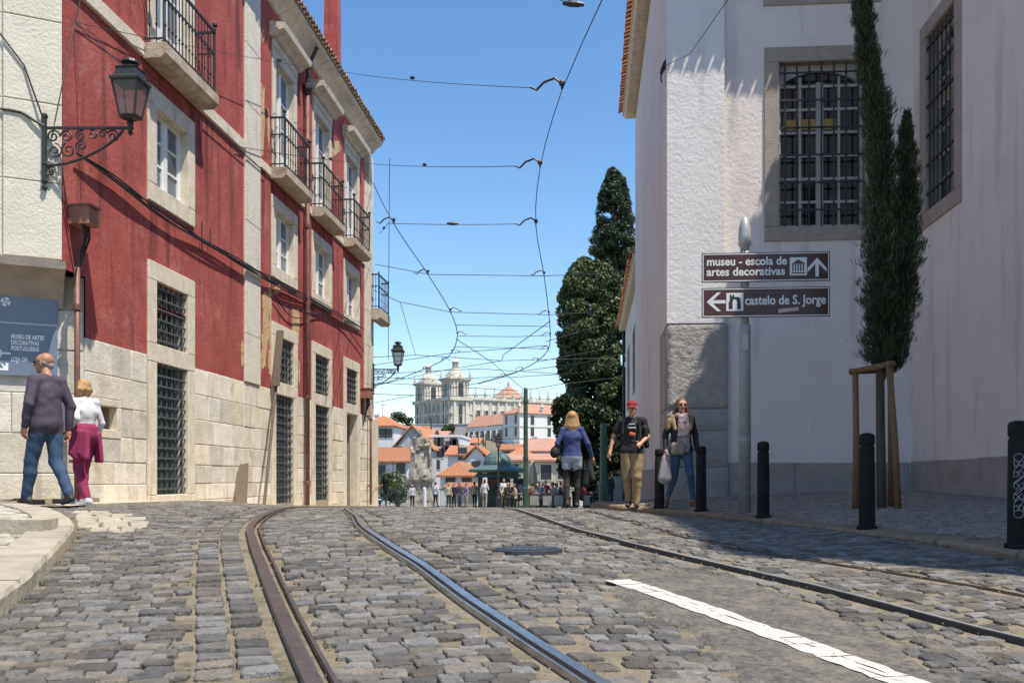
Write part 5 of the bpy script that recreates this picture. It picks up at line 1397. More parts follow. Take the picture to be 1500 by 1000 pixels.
# kiosk
M['kgreen'] = mat('green_kiosk_paint', (.10, .155, .14), (.08, .13, .12), 3, .5, .1, 20)
M['kdark'] = mat('dark_green_kiosk', (.025, .04, .036), (.018, .03, .028), 3, .45)
Yk = 56; kb = onY(729, 742, Yk); zk = ground(kb.x, Yk); pxm = Yk / FPX
kk = thing('kiosk', 'green octagonal refreshment kiosk with domed roof and dark counter', 'kiosk', (kb.x, Yk, zk))
zz = lambda py: onY(729, py, Yk).z
mb = MB(); mb.lathe([(30 * pxm, -.2), (30 * pxm, zz(716) - zk), (33 * pxm, zz(715) - zk), (33 * pxm, zz(713) - zk), (26 * pxm, zz(713) - zk)], (kb.x, Yk, zk), 8, rot=math.pi / 8); mb.build('counter', M['kdark'], kk)
mb = MB(); mb.lathe([(12 * pxm, 0), (12 * pxm, zz(690) - zk)], (kb.x, Yk, zk), 8, rot=math.pi / 8); mb.build('core', M['interior'], kk)
for j in range(8):
    g = math.pi / 8 + j * math.pi / 4; mb = MB(); x, y = kb.x + 28 * pxm * math.cos(g), Yk + 28 * pxm * math.sin(g); mb.box(x - .07, x + .07, y - .07, y + .07, zz(714), zz(691)); mb.build('post', M['kdark'], kk)
    if j in (4, 5, 6):
        q = MB(); q.box(x - .3 + .9, x + .3 + .9, y - .1, y + .1, zz(712) + .0, zz(700)); q.build('display_shelf', M['rust'] if j == 4 else M['interior'], kk)
mb = MB(); mb.lathe([(30 * pxm, zz(692)), (43 * pxm, zz(691)), (44 * pxm, zz(688)), (40 * pxm, zz(686)), (22 * pxm, zz(681)), (20 * pxm, zz(681))], (kb.x, Yk, 0), 16, rot=math.pi / 8); mb.build('canopy', M['kgreen'], kk)
mb = MB(); mb.lathe([(20 * pxm, zz(682)), (20.5 * pxm, zz(679)), (20 * pxm, zz(675)), (17 * pxm, zz(669)), (12 * pxm, zz(665)), (6 * pxm, zz(663.3)), (.1, zz(662.7))], (kb.x, Yk, 0), 16, rot=math.pi / 8); mb.build('dome', M['kgreen'], kk)
for j in range(8):
    g = math.pi / 8 + j * math.pi / 4; pr = [(20.6, 682), (21, 679), (20.4, 675), (17.3, 669), (12.2, 664.8), (6, 663)]
    mb = MB(); mb.tube([(kb.x + a * pxm * math.cos(g), Yk + a * pxm * math.sin(g), zz(b)) for a, b in pr], .05, 5); mb.build('dome_rib', M['kgreen'], kk)
mb = MB()
for j in range(16):
    g = j * math.pi / 8; 
    mb.add([(kb.x + r_ * pxm * math.cos(g + a), Yk + r_ * pxm * math.sin(g + a), zz(py)) for r_, py in ((31, 692.5), (36, 699)) for a in (0, math.pi / 8)], [(0, 1, 3, 2)])
mb.build('awning', M['kgreen'], kk)
# street lamp in front of the kiosk, green catenary poles
M['lglass'] = mat('lamp_glass', (.30, .26, .24), (.22, .2, .19), 10, .12, 0, spec=.5)
_n = M['lglass'].node_tree; _b = _n.nodes['Principled BSDF']; _t = _n.nodes.new('ShaderNodeBsdfTransparent'); _t.inputs[0].default_value = (.8, .77, .75, 1); _x = _n.nodes.new('ShaderNodeMixShader'); _x.inputs[0].default_value = .38
_n.links.new(_t.outputs[0], _x.inputs[1]); _n.links.new(_b.outputs[0], _x.inputs[2]); _n.links.new(_x.outputs[0], _n.nodes['Material Output'].inputs[0])
def lantern_head(root, c, s, crown=True):
    # tapered four sided lantern, base centre c
    x, y, z = c
    g = MB(); g.lathe([(.125 * s, .10 * s), (.215 * s, .5 * s)], c, 4, rot=math.pi / 4); g.build('lantern_glass', M['lglass'], root)
    f = MB(); r0, r1 = .13 * s, .222 * s
    for j in range(4):
        a = math.pi / 4 + j * math.pi / 2; b = a + math.pi / 2
        p = [(x + r * math.cos(t), y + r * math.sin(t), z + h) for r, h in ((r0, .1 * s), (r1, .5 * s)) for t in (a, b)]
        f.tube([p[0], p[2]], .013 * s, 4); f.tube([p[0], p[1]], .014 * s, 4); f.tube([p[2], p[3]], .02 * s, 4)
    f.lathe([(.02 * s, 0), (.045 * s, .02 * s), (.03 * s, .05 * s), (.10 * s, .075 * s), (.135 * s, .1 * s)], c, 8)
    f.build('lantern_frame', M['iron'], root)
    h = MB(); h.lathe([(.25 * s, .5 * s), (.25 * s, .525 * s), (.19 * s, .56 * s), (.17 * s, .64 * s), (.185 * s, .655 * s), (.12 * s, .68 * s)], c, 4, rot=math.pi / 4)
    h.lathe([(.07 * s, .67 * s), (.06 * s, .71 * s), (.11 * s, .73 * s), (.10 * s, .76 * s), (.03 * s, .79 * s)], c, 10); h.build('lantern_cap', M['iron'], root)
Yl = 50; lb = onY(730, 744, Yl); zl = ground(lb.x, Yl)
t = thing('street_lamp', 'slim black street lamp with lantern standing in front of the green kiosk', 'street lamp', (lb.x, Yl, zl))
zt = onY(730, 657, Yl).z
mb = MB(); mb.lathe([(.12, -.2), (.12, .5), (.08, .6), (.05, .9), (.04, zt - zl)], (lb.x, Yl, zl), 8); mb.build('pole', M['iron'], t)
lantern_head(t, (lb.x, Yl, zt), 1.0)
def catpole(px, py0, py1, Y, label, r=.1):
    b = onY(px, py1, Y); z0 = ground(b.x, Y) - .1; z1 = onY(px, py0, Y).z
    t = thing('catenary_pole', label, 'pole', (b.x, Y, z0), 'green tramway poles'); mb = MB()
    mb.lathe([(r * 1.5, z0), (r * 1.5, z0 + 1), (r * 1.15, z0 + 1.1), (r, z1), (r * .6, z1 + .08)], (b.x, Y, 0), 10); mb.build('pole', M['greenp'], t)
    for za in (z1 - .6, z0 + 2.4): mb = MB(); mb.lathe([(r * 1.4, za), (r * 1.4, za + .1)], (b.x, Y, 0), 10); mb.build('band', M['greenp'], t)
    return b.x, z1
M['greenp'] = mat('green_pole_paint', (.05, .10, .06), (.04, .075, .05), 4, .5)
CP1 = catpole(770, 570, 745, 47, 'green tram pole standing right of the kiosk', .1)
CP2 = catpole(884, 622, 742, 40, 'dark green tram pole under the big tree', .13)
# folded parasol
M['canvas'] = mat('cream_canvas', (.55, .48, .36), (.45, .39, .29), 3, .9, .3, 8)
pb = onY(780, 740, 50); zq_ = ground(pb.x, 50)
t = thing('parasol', 'folded cream parasol standing by the kiosk tables', 'parasol', (pb.x, 50, zq_))
mb = MB(); mb.tube([(pb.x, 50, zq_), (pb.x, 50, onY(780, 672, 50).z)], .03, 6); mb.build('pole', M['greywood'], t)
mb = MB(); n = 14; zs = [onY(780, y, 50).z for y in (712, 706, 695, 682, 675, 673)]
for z, r in zip(zs, (.12, .24, .2, .13, .06, .02)):
    mb.v += [(pb.x + r * (1 + .25 * (j % 2)) * math.cos(2 * math.pi * j / n), 50 + r * (1 + .25 * (j % 2)) * math.sin(2 * math.pi * j / n), z) for j in range(n)]; mb.a += [0] * n
mb.f += [(i * n + j, i * n + (j + 1) % n, (i + 1) * n + (j + 1) % n, (i + 1) * n + j) for i in range(5) for j in range(n)]; mb.m += [0] * 70; mb.build('canopy', M['canvas'], t)
# café tables, chairs and wind screens
M['screen'] = mat('dusty_screen_glass', (.34, .35, .33), (.26, .27, .25), 4, .2, spec=.6)
for i, (px, lab) in enumerate([(783, 'low glass wind screen left of the red shirted guest'), (802, 'low glass wind screen in the middle of the cafe terrace'), (818, 'low glass wind screen beside the blonde woman'), (862, 'low glass wind screen under the big tree'), (905, 'grey metal screen panel at the foot of the white wall')]):
    Y = 46; q = onY(px, 741, Y); zg = ground(q.x, Y); wd = 8 * Y / FPX
    t = thing('wind_screen', lab, 'screen', (q.x, Y, zg), 'cafe wind screens'); h_ = .62 if i < 4 else 1.5
    mb = MB(); mb.box(q.x - wd + .04, q.x + wd - .04, Y - .01, Y + .01, zg + .12, zg + h_ - .04); mb.build('pane', M['screen'], t)
    mb = MB()
    for b in ((q.x - wd, q.x - wd + .04, zg, zg + h_), (q.x + wd - .04, q.x + wd, zg, zg + h_), (q.x - wd + .04, q.x + wd - .04, zg + h_ - .04, zg + h_), (q.x - wd + .04, q.x + wd - .04, zg + .08, zg + .12)): mb.box(b[0], b[1], Y - .02, Y + .02, b[2], b[3])
    mb.build('frame', M['iron'], t)
def table(px, Y, lab):
    q = onY(px, 740, Y); z = ground(q.x, Y); t = thing('cafe_table', lab, 'table', (q.x, Y, z), 'round cafe tables on the plaza')
    mb = MB(); mb.lathe([(.36, .72), (.36, .745)], (q.x, Y, z), 14); mb.build('table_top', M['alu'], t)
    mb = MB(); mb.lathe([(.22, 0), (.2, .03), (.03, .05), (.03, .72)], (q.x, Y, z), 8); mb.build('pedestal', M['iron'], t)
def chair(px, Y, lab, rz):
    q = onY(px, 740, Y); z = ground(q.x, Y); t = thing('cafe_chair', lab, 'chair', (q.x, Y, z), 'dark cafe chairs on the plaza'); c, s = math.cos(rz), math.sin(rz)
    T = lambda x, y, zz: (q.x + x * c - y * s, Y + x * s + y * c, z + zz)
    mb = MB(); mb.beam(T(0, -.2, .44), T(0, .2, .44), .42, .03); mb.build('seat', M['kdark'], t)
    mb = MB(); mb.beam(T(0, -.2, .55), T(0, -.26, .88), .42, .03, (c, s, 0)); mb.build('backrest', M['kdark'], t)
    for x, y in ((-.19, -.2), (.19, -.2), (-.19, .2), (.19, .2)):
        mb = MB(); mb.tube([T(x, y, .43), T(x * 1.1, y * 1.15, 0)], .015, 5); mb.build('leg', M['iron'], t)
for px, Y, l in ((760, 51, 'round cafe table in front of the kiosk counter'), (790, 52, 'round cafe table left of the red shirted guest'), (812, 50, 'round cafe table right of the red shirted guest'), (858, 49, 'round cafe table in the shade of the big tree')): table(px, Y, l)
CH = []
for px, Y, l, rz in ((751, 52, 'cafe chair at the kiosk table, left one', -1.2), (767, 52.5, 'cafe chair at the kiosk table, right one', 1.3), (798, 53, 'cafe chair under the red shirted guest', .3), (821, 50.5, 'cafe chair at the right terrace table', 1.4), (850, 50, 'cafe chair at the shaded table, left side', -1.3), (870, 49.5, 'cafe chair at the shaded table, right side', 1.4)):
    chair(px, Y, l, rz)
# planter urn / litter bin and plaza posts at left
q = onY(565, 741, 52); z = ground(q.x, 52)
t = thing('litter_bin', 'dark conical litter bin on a post beside the red building corner', 'litter bin', (q.x, 52, z))
mb = MB(); mb.tube([(q.x, 52, z), (q.x, 52, z + .8)], .05, 8); mb.build('post', M['iron'], t)
mb = MB(); mb.lathe([(.08, .75), (.12, .8), (.19, 1.35), (.21, 1.36), (.21, 1.48), (.19, 1.5)], (q.x, 52, z), 10); mb.build('bin', M['boll'], t)
for i, (px, Y, m) in enumerate(((622, 58, 'hwhite'), (583, 57, 'iron'), (536, 50, 'iron'))):
    q = onY(px, 741, Y); z = ground(q.x, Y); mb = MB(); mb.lathe([(.11, -.1), (.11, .9 if i else 1.1), (.06, 1.0 if i else 1.2)], (q.x, Y, z), 10); o = mb.build('plaza_bollard', M[m])
    tag(o, ['white plaza bollard in front of the statue pedestal', 'dark plaza bollard left of the statue', 'dark plaza bollard at the red building corner'][i], 'bollard')
# ================================================================ WALL LANTERNS
def wall_lantern(label, root_pt, tip, s, curl_n, parent_wall_dir):
    # wrought iron bracket from root_pt (wall) to tip (lantern base), both world points at the same height
    a = Vector(root_pt); b = Vector(tip); d = (b - a); L_ = d.length; d.normalize()
    t = thing('wall_lantern', label, 'wall lantern', a)
    m = MB(); m.beam(a, b, .03 * s, .03 * s); m.build('arm', M['iron'], t)
    m = MB(); m.tube([a + Vector((0, 0, .12 * s)), a - Vector((0, 0, .62 * s))], [.028 * s] * 2, 8); m.sphere(a + Vector((0, 0, .14 * s)), .04 * s)
    for zz in (-.42, -.62, -.7): m.sphere(a + Vector((0, 0, zz * s)), .038 * s, 6, 4)
    m.build('wall_bar', M['iron'], t)
    q = lambda u, z: a + d * (u * L_) + Vector((0, 0, z * s))
    arc = [q(.02 + .9 * (i / 14), -.42 * math.cos(i / 14 * math.pi / 2) ** .75 - .02) for i in range(15)]
    m = MB(); m.tube(arc, .017 * s, 6); m.build('brace', M['iron'], t)
    def scroll(cu, cz_, r, turns, flip=1, ph=0):
        m = MB(); pts = []
        for i in range(22):
            g = i / 21; an_ = ph + flip * g * turns * 2 * math.pi; rr = r * (1 - .82 * g)
            pts.append(a + d * (cu * L_ + rr * s * math.cos(an_)) + Vector((0, 0, (cz_ + rr * math.sin(an_)) * s)))
        m.tube(pts, .011 * s, 5); m.build('scroll', M['iron'], t)
    for cu, cz_, r, tn, fl, ph in ((.10, -.1, .08, 1.6, 1, 0), (.12, -.27, .09, 1.6, -1, 1.5), (.26, -.1, .075, 1.5, -1, 3), (.28, -.26, .09, 1.5, 1, 2), (.42, -.09, .065, 1.5, 1, 1), (.43, -.21, .07, 1.5, -1, 4), (.56, -.08, .06, 1.4, -1, 2),
                                (.68, -.07, .05, 1.4, 1, 0), (.80, -.10, .075, 1.6, -1, 2.5), (.06, -.5, .06, 1.5, 1, 3)): scroll(cu, cz_, r, tn, fl, ph)
    lantern_head(t, tuple(b + Vector((0, 0, .03 * s))), s)
    m = MB(); m.lathe([(.01, -.09 * s), (.035 * s, -.06 * s), (.02 * s, -.03 * s), (.04 * s, 0), (.03 * s, .04 * s)], tuple(b), 8); m.build('drop_finial', M['iron'], t)
    return t
ua, za = onP(PB, 65, 190); ra_ = Vector(PB(ua, za, .06))
dl = Vector((CT, ST, 0)); 
lt = ra_ + dl * 1.03; wall_lantern('large black wall lantern on a scrolled iron bracket at the beige corner house', ra_, lt, 1.02, 0, None)
fr = onX(541, 545, XL + .02); fr.y = fe + .05; fr = Vector((XL + .05, fe + .25, onX(541, 539, XL).z))
wall_lantern('small black wall lantern at the far corner of the red building', fr, fr + dl * .72, 1.0, 0, None)
# ================================================================ TREES
def leaf_mat(name, c1, c2):
    m = mat(name, c1, c2, 2.2, .5, 0, var=.5, hue=.3, spec=.4); b = m.node_tree.nodes['Principled BSDF']
    return m
M['ficus'] = leaf_mat('broad_leaf', (.13, .155, .065), (.06, .09, .028))
M['ficusd'] = leaf_mat('dark_leaf', (.035, .055, .018), (.02, .036, .012))
M['conifer'] = leaf_mat('conifer_leaf', (.045, .075, .03), (.025, .045, .016))
M['cyp'] = leaf_mat('cypress_sprig', (.055, .075, .03), (.022, .034, .014))
M['bark'] = mat('grey_bark', (.12, .09, .065), (.07, .055, .04), 6, .9, .8, 20, stretch=(3, 3, .5))
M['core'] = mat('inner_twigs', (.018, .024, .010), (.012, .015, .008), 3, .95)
def leaves(name, pts, size, mats, parent, asp=.5, dirs=None, up=None, var=None):
    n = len(pts); d = NR.normal(size=(n, 3)) if dirs is None else dirs
    d /= np.linalg.norm(d, axis=1)[:, None]; e = np.cross(d, NR.normal(size=(n, 3))); e /= np.linalg.norm(e, axis=1)[:, None]
    s = size * NR.uniform(.6, 1.3, n)[:, None]
    bend = np.cross(d, e) * s * .18
    V = np.stack([pts - d * s * .5, pts + e * s * asp * .5 + bend, pts + d * s * .5, pts - e * s * asp * .5 + bend], 1).reshape(-1, 3)
    Fc = np.arange(4 * n).reshape(-1, 4)
    vv = np.repeat(NR.random(n) if var is None else var, 4)
    return arr_mesh(name, V, Fc, mats, parent, var=vv)
def clump_tree(name, label, cat, base, centers, radii, per, size, m, trunk_r, core=True, group=None, asp=.5):
    t = thing(name, label, cat, base, group)
    C = np.array(centers); top = C[:, 2].max(); mb = MB()
    b = Vector(base); mid = Vector(C.mean(0)); 
    mb.tube([b - Vector((0, 0, .3)), b.lerp(mid, .35) , mid, Vector((mid.x, mid.y, (mid.z + top) / 2))], [trunk_r * 1.25, trunk_r, trunk_r * .7, trunk_r * .3], 9)
    for i in range(0, len(C), max(1, len(C) // 14)):
        q = Vector(C[i]); s0 = b.lerp(mid, R.uniform(.5, .95)); mb.tube([s0, s0.lerp(q, .5) + Vector((0, 0, -.1)), q], [trunk_r * .35, trunk_r * .22, trunk_r * .08], 5)
    mb.build('trunk', M['bark'], t, True)
    pts = []; var = []
    for c, r in zip(C, radii):
        k = int(per * (r / np.mean(radii)) ** 2); v = NR.normal(size=(k, 3)); v /= np.linalg.norm(v, axis=1)[:, None]
        rr = r * NR.uniform(.55, 1.08, k) ** .6; p = c + v * rr[:, None] * np.array([1, 1, .85]); pts.append(p); var.append((NR.random() * .8 + NR.random(k) * .5) % 1)
    leaves('crown', np.concatenate(pts), size, m, t, asp, var=np.concatenate(var))
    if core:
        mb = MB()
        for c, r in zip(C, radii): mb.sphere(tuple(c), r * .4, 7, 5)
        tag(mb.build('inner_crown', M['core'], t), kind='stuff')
    return t
def in_shape(px, py, Y, prof):
    # prof: list of (py, left px, right px)
    ys = [p[0] for p in prof]; l = np.interp(py, ys, [p[1] for p in prof]); r = np.interp(py, ys, [p[2] for p in prof]); return l < px < r
def crown(prof, Y, n, dmul, rad, Yj):
    C = []; Rd = []
    y0, y1 = prof[0][0], prof[-1][0]
    while len(C) < n:
        py = R.uniform(y0, y1); l = np.interp(py, [p[0] for p in prof], [p[1] for p in prof]); r = np.interp(py, [p[0] for p in prof], [p[2] for p in prof])
        px = R.uniform(l, r); edge = min(px - l, r - px) * Y / FPX
        rr = rad * R.uniform(.7, 1.25); rr = min(rr, max(.25 * rad, edge + .35 * rad))
        hw_ = (r - l) / 2 * Y / FPX; f = (px - (l + r) / 2) / max(1, (r - l) / 2); dd = math.sqrt(max(0, 1 - f * f)) * hw_ * dmul
        q = onY(px, py, Y); q = Vector((q.x, Y + R.uniform(-dd, dd), q.z)); C.append(tuple(q)); Rd.append(rr)
    return C, Rd
# big broad-leaved tree
prof = [(385, 848, 868), (400, 836, 895), (430, 820, 925), (480, 818, 935), (540, 820, 945), (590, 832, 950), (625, 845, 950), (660, 850, 950)]
c, r = crown(prof, 52, 230, .75, .5, 0); b = onY(886, 742, 52)
clump_tree('broadleaf_tree', 'tall dense dark green broadleaf tree beyond the white building', 'tree', (b.x, 52, ground(b.x, 52)), c, r, 300, .2, M['ficus'], .35)
prof = [(590, 815, 850), (610, 812, 905), (640, 818, 910), (690, 822, 905), (712, 850, 900)]
c, r = crown(prof, 49, 90, .6, .5, 0); b = onY(868, 742, 50)
clump_tree('broadleaf_tree', 'lower very dark bushy tree behind the blonde woman with the black bag', 'tree', (b.x, 50, ground(b.x, 50)), c, r, 260, .24, M['ficusd'], .2)
prof = [(250, 893, 900), (262, 889, 913), (290, 878, 921), (330, 872, 930), (360, 864, 935), (390, 864, 945), (440, 868, 950)]
c, r = crown(prof, 64, 210, .8, .4, 0); b = onY(905, 742, 64)
clump_tree('conifer_tree', 'tall pointed dark conifer rising above the broadleaf tree', 'tree', (b.x, 64, ground(b.x, 64)), c, r, 190, .19, M['conifer'], .3, asp=.35)
# shrubs by the statue, far hill trees
for lab, prof, Y, n, rad, mm in (('grey green bush behind the plaza railing left of the statue', [(690, 565, 590), (705, 555, 605), (735, 550, 612)], 78, 22, .6, 'ficus'),
                             ('dark round tree on the hill left of the church', [(607, 578, 592), (612, 568, 602), (624, 564, 606)], 300, 16, 1.5, 'conifer'),
                             ('green tree clump on the retaining wall under the church', [(623, 652, 664), (632, 648, 670), (640, 646, 672)], 318, 12, 1.3, 'ficus')):
    c, r = crown(prof, Y, n, .8, rad, 0); zm = min(q[2] for q in c) - rad
    clump_tree('bush' if Y < 100 else 'hill_tree', lab, 'bush' if Y < 100 else 'tree', (np.mean([q[0] for q in c]), Y, max(ground(c[0][0], Y), zm - 1)), c, r, 130, .2 if Y < 100 else .7, M[mm], .12)
# the two-stemmed cypress with its stakes
Yc = 12.3
def pz(px, py, Y=Yc): q = onY(px, py, Y); return Vector((q.x, Y, q.z))
cb = pz(1292, 735); cb.z = pavz(cb.x, Yc)
cy = thing('cypress_tree', 'slender two stemmed young cypress against the white wall', 'tree', cb)
mb = MB(); mb.tube([cb - Vector((0, 0, .2)), pz(1290, 640), pz(1289, 545), pz(1290, 400), pz(1285, 250), pz(1268, 60), pz(1262, -30)], [.06, .055, .05, .045, .04, .02, .01], 8); mb.tube([pz(1290, 560), pz(1315, 500), pz(1328, 350), pz(1328, 200)], [.04, .035, .03, .01], 7); mb.build('trunk', M['bark'], cy, True)
def column(prof, n, size):      # prof: (py, left, right) of one foliage column
    ys = np.array([p[0] for p in prof]); py = NR.uniform(ys[0], ys[-1], n)
    l = np.interp(py, ys, [p[1] for p in prof]); r = np.interp(py, ys, [p[2] for p in prof])
    lump = 1 + .1 * np.sin(py * .09) + .12 * np.sin(py * .23 + 1) + .08 * np.sin(py * .61)
    hw_ = (r - l) / 2 * Yc / FPX; g = NR.uniform(0, 2 * np.pi, n); rad = hw_ * NR.uniform(.2, 1.0, n) ** .55 * (1 + .16 * np.sin(3 * g + py * .06) + .1 * np.sin(5 * g - py * .17)) * lump * np.where(NR.random(n) < .06, NR.uniform(1.05, 1.3, n), .93)
    z = (700 - py) * Yc / FPX; cx = ((l + r) / 2 - 865) * Yc / FPX
    pts = np.stack([cx + rad * np.cos(g), Yc + rad * np.sin(g), z], 1)
    # place in street coordinates exactly on the survey ray
    for_c = np.array([onY(a, b_, Yc).x for a, b_ in zip((l + r) / 2, py)]); pts[:, 0] = for_c + rad * np.cos(g)
    pts[:, 2] = np.array([onY(a, b_, Yc).z for a, b_ in zip((l + r) / 2, py)]) + NR.normal(0, .02, n)
    d = np.stack([np.cos(g) * .5, np.sin(g) * .5, np.full(n, 1.0)], 1) + NR.normal(0, .3, (n, 3))
    return pts, d
p1_ = [(-60, 1256, 1268), (-20, 1252, 1272), (20, 1249, 1279), (60, 1253, 1283), (110, 1257, 1293), (150, 1262, 1304), (200, 1266, 1310), (260, 1268, 1316), (330, 1264, 1320), (420, 1262, 1322), (480, 1263, 1318), (520, 1266, 1312), (536, 1278, 1302)]
p2_ = [(165, 1326, 1332), (190, 1318, 1338), (240, 1314, 1344), (300, 1312, 1348), (360, 1308, 1350), (430, 1300, 1346), (480, 1300, 1338), (520, 1302, 1330), (536, 1308, 1322)]
a1_, d1_ = column(p1_, 30000, .1); a2_, d2_ = column(p2_, 15000, .1)
leaves('foliage', np.concatenate([a1_, a2_]), .085, M['cyp'], cy, .11, np.concatenate([d1_, d2_]))
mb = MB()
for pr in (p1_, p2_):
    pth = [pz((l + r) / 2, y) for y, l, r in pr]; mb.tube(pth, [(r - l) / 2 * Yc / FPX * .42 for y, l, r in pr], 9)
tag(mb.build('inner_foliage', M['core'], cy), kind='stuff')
ss = thing('tree_stakes', 'wooden stakes with crossbars supporting the young cypress', 'tree support', cb + Vector((0, .05, 0)))
tops = [Vector((pz(1256, 548).x, Yc + .1, pz(1256, 546).z)), Vector((pz(1292, 540).x, Yc - .28, pz(1290, 541).z)), Vector((pz(1311, 543).x, Yc + .18, pz(1311, 543).z))]
feet = [Vector((pz(1258, 735).x, Yc + .15, pavz(3.3, Yc))), Vector((pz(1305, 737).x, Yc - .3, pavz(3.6, Yc - .3))), Vector((pz(1312, 735).x, Yc + .2, pavz(3.7, Yc)))]
for a, b in zip(feet, tops): mb = MB(); mb.tube([a - Vector((0, 0, .1)), a.lerp(b, .5) + Vector((.01, 0, 0)), b + Vector((0, 0, .05))], [.042, .04, .037], 8); mb.build('stake', M['wood'], ss, True)
for a, b in ((0, 1), (1, 2), (2, 0)):
    d = (tops[b] - tops[a]).normalized() * .07; mb = MB(); mb.tube([tops[a] - d + Vector((0, 0, .03)), tops[b] + d + Vector((0, 0, .03))], .036, 8); mb.build('crossbar', M['wood'], ss, True)
# ================================================================ OVERHEAD WIRES
def wire(name, label, cat, pts, r=.006, ins=(), group=None, n=5, smooth=False):
    t = thing(name, label, cat, pts[0], group); mb = MB(); mb.tube(pts, r, n); mb.build('wire', M['wire'], t)
    for p, d, s in ins:
        d = Vector(d).normalized(); mb = MB(); mb.tube([Vector(p) - d * .12 * s, Vector(p) - d * .04 * s, Vector(p) + d * .04 * s, Vector(p) + d * .12 * s], [.02 * s, .035 * s, .035 * s, .02 * s], 7); mb.build('insulator', M['iron'], t)
    return t
def hanger(t, p, side, s=1.0):
    # ear and curved arm that carries the contact wire from the span
    p = Vector(p); mb = MB(); sd = Vector(side).normalized()
    mb.tube([p + Vector((0, 0, .02)), p + Vector((0, 0, .1 * s)), p + sd * .1 * s + Vector((0, 0, .17 * s)), p + sd * .24 * s + Vector((0, 0, .12 * s)), p + sd * .34 * s + Vector((0, 0, .02 * s)), p + sd * .42 * s + Vector((0, 0, .06 * s))], .017 * s, 6)
    mb.sphere(p + Vector((0, 0, .1 * s)), .045 * s, 7, 5); mb.build('hanger', M['iron'], t)
HW = 5.2
def atz(px, py, z=HW): r = ray(px, py); return r * (z / r.z)
tw2 = [(900, -60), (882, 0), (823, 133), (791, 247), (785, 331), (797, 404), (804, 461), (806, 492), (803, 512), (788, 528), (765, 541), (740, 551), (700, 562)]
T2 = [atz(*q) for q in tw2]
tw1 = [(545, 266), (577, 328), (627, 402), (660, 457), (670, 491), (662, 516), (648, 528), (620, 541), (580, 556), (545, 566)]
T1 = [atz(*q) for q in tw1]; T1[0] = onX(545, 266, XL + .1); T1[0].y = fe
def thick(pts): return [max(.0065, .00045 * p.y) for p in pts]
w2 = wire('contact_wire', 'tram contact wire hanging over the right track from the top of the picture', 'overhead wire', smooth_path(T2, 1.0), None or .007)
bpy.data.objects.remove(w2.children[0]); sp2 = smooth_path(T2, 1.0); mb = MB(); mb.tube(sp2, thick(sp2), 5); mb.build('wire', M['wire'], w2)
w1 = wire('contact_wire', 'tram contact wire running from the red building corner towards the church', 'overhead wire', smooth_path(T1, 1.0), .008)
bpy.data.objects.remove(w1.children[0]); sp1 = smooth_path(T1, 1.0); mb = MB(); mb.tube(sp1, thick(sp1), 5); mb.build('wire', M['wire'], w1)
left = Vector((-1, 0, 0))
for i in (1, 2, 3, 4): hanger(w2, T2[i], left, 1.0)
for i in (5, 6, 7, 8, 9, 10, 11): hanger(w2, T2[i], left, .85)
for i in range(1, 9): hanger(w1, T1[i], left if i < 3 else -left, .85)
def span(label, pts, sagz=0.0, ins=True, r=None):
    pts = [Vector(p) for p in pts]; out = []
    for a, b in zip(pts[:-1], pts[1:]): out += sag(a, b, sagz, 8)[:-1]
    out.append(pts[-1]); rr = r or max(.004, .00032 * np.mean([p.y for p in pts]))
    il = [(a.lerp(b, .5 if k else .62), b - a, 1.0) for k, (a, b) in enumerate(zip(pts[:-1], pts[1:]))] if ins else []
    return wire('span_wire', label, 'overhead wire', out, rr, il, 'overhead span wires across the street')
e1 = onX(110, 33, XL + .03)
off = Vector((-.4, 0, .05))
span('span wire from the red wall above the near lantern to the contact wire', [e1, onX(505, 106, XL + .55), T2[2] + off], .05)
e2 = onX(345, 214, XL + .05); span('span wire from the pilaster between the two red facades to the contact wire', [e2, onX(540, 240, XL + .3), T2[3] + off], .04)
c3 = Vector((XL + .1, 20.9, HW + .1)); span('span wire at the height of the first far balcony joining both contact wires', [Vector((XL + .35, 28.2, onX(541, 325, XL + .35).z)), T1[1] + off * .3, T2[4] + off], .02)
def atY(px, py, Y): return onY(px, py, Y)
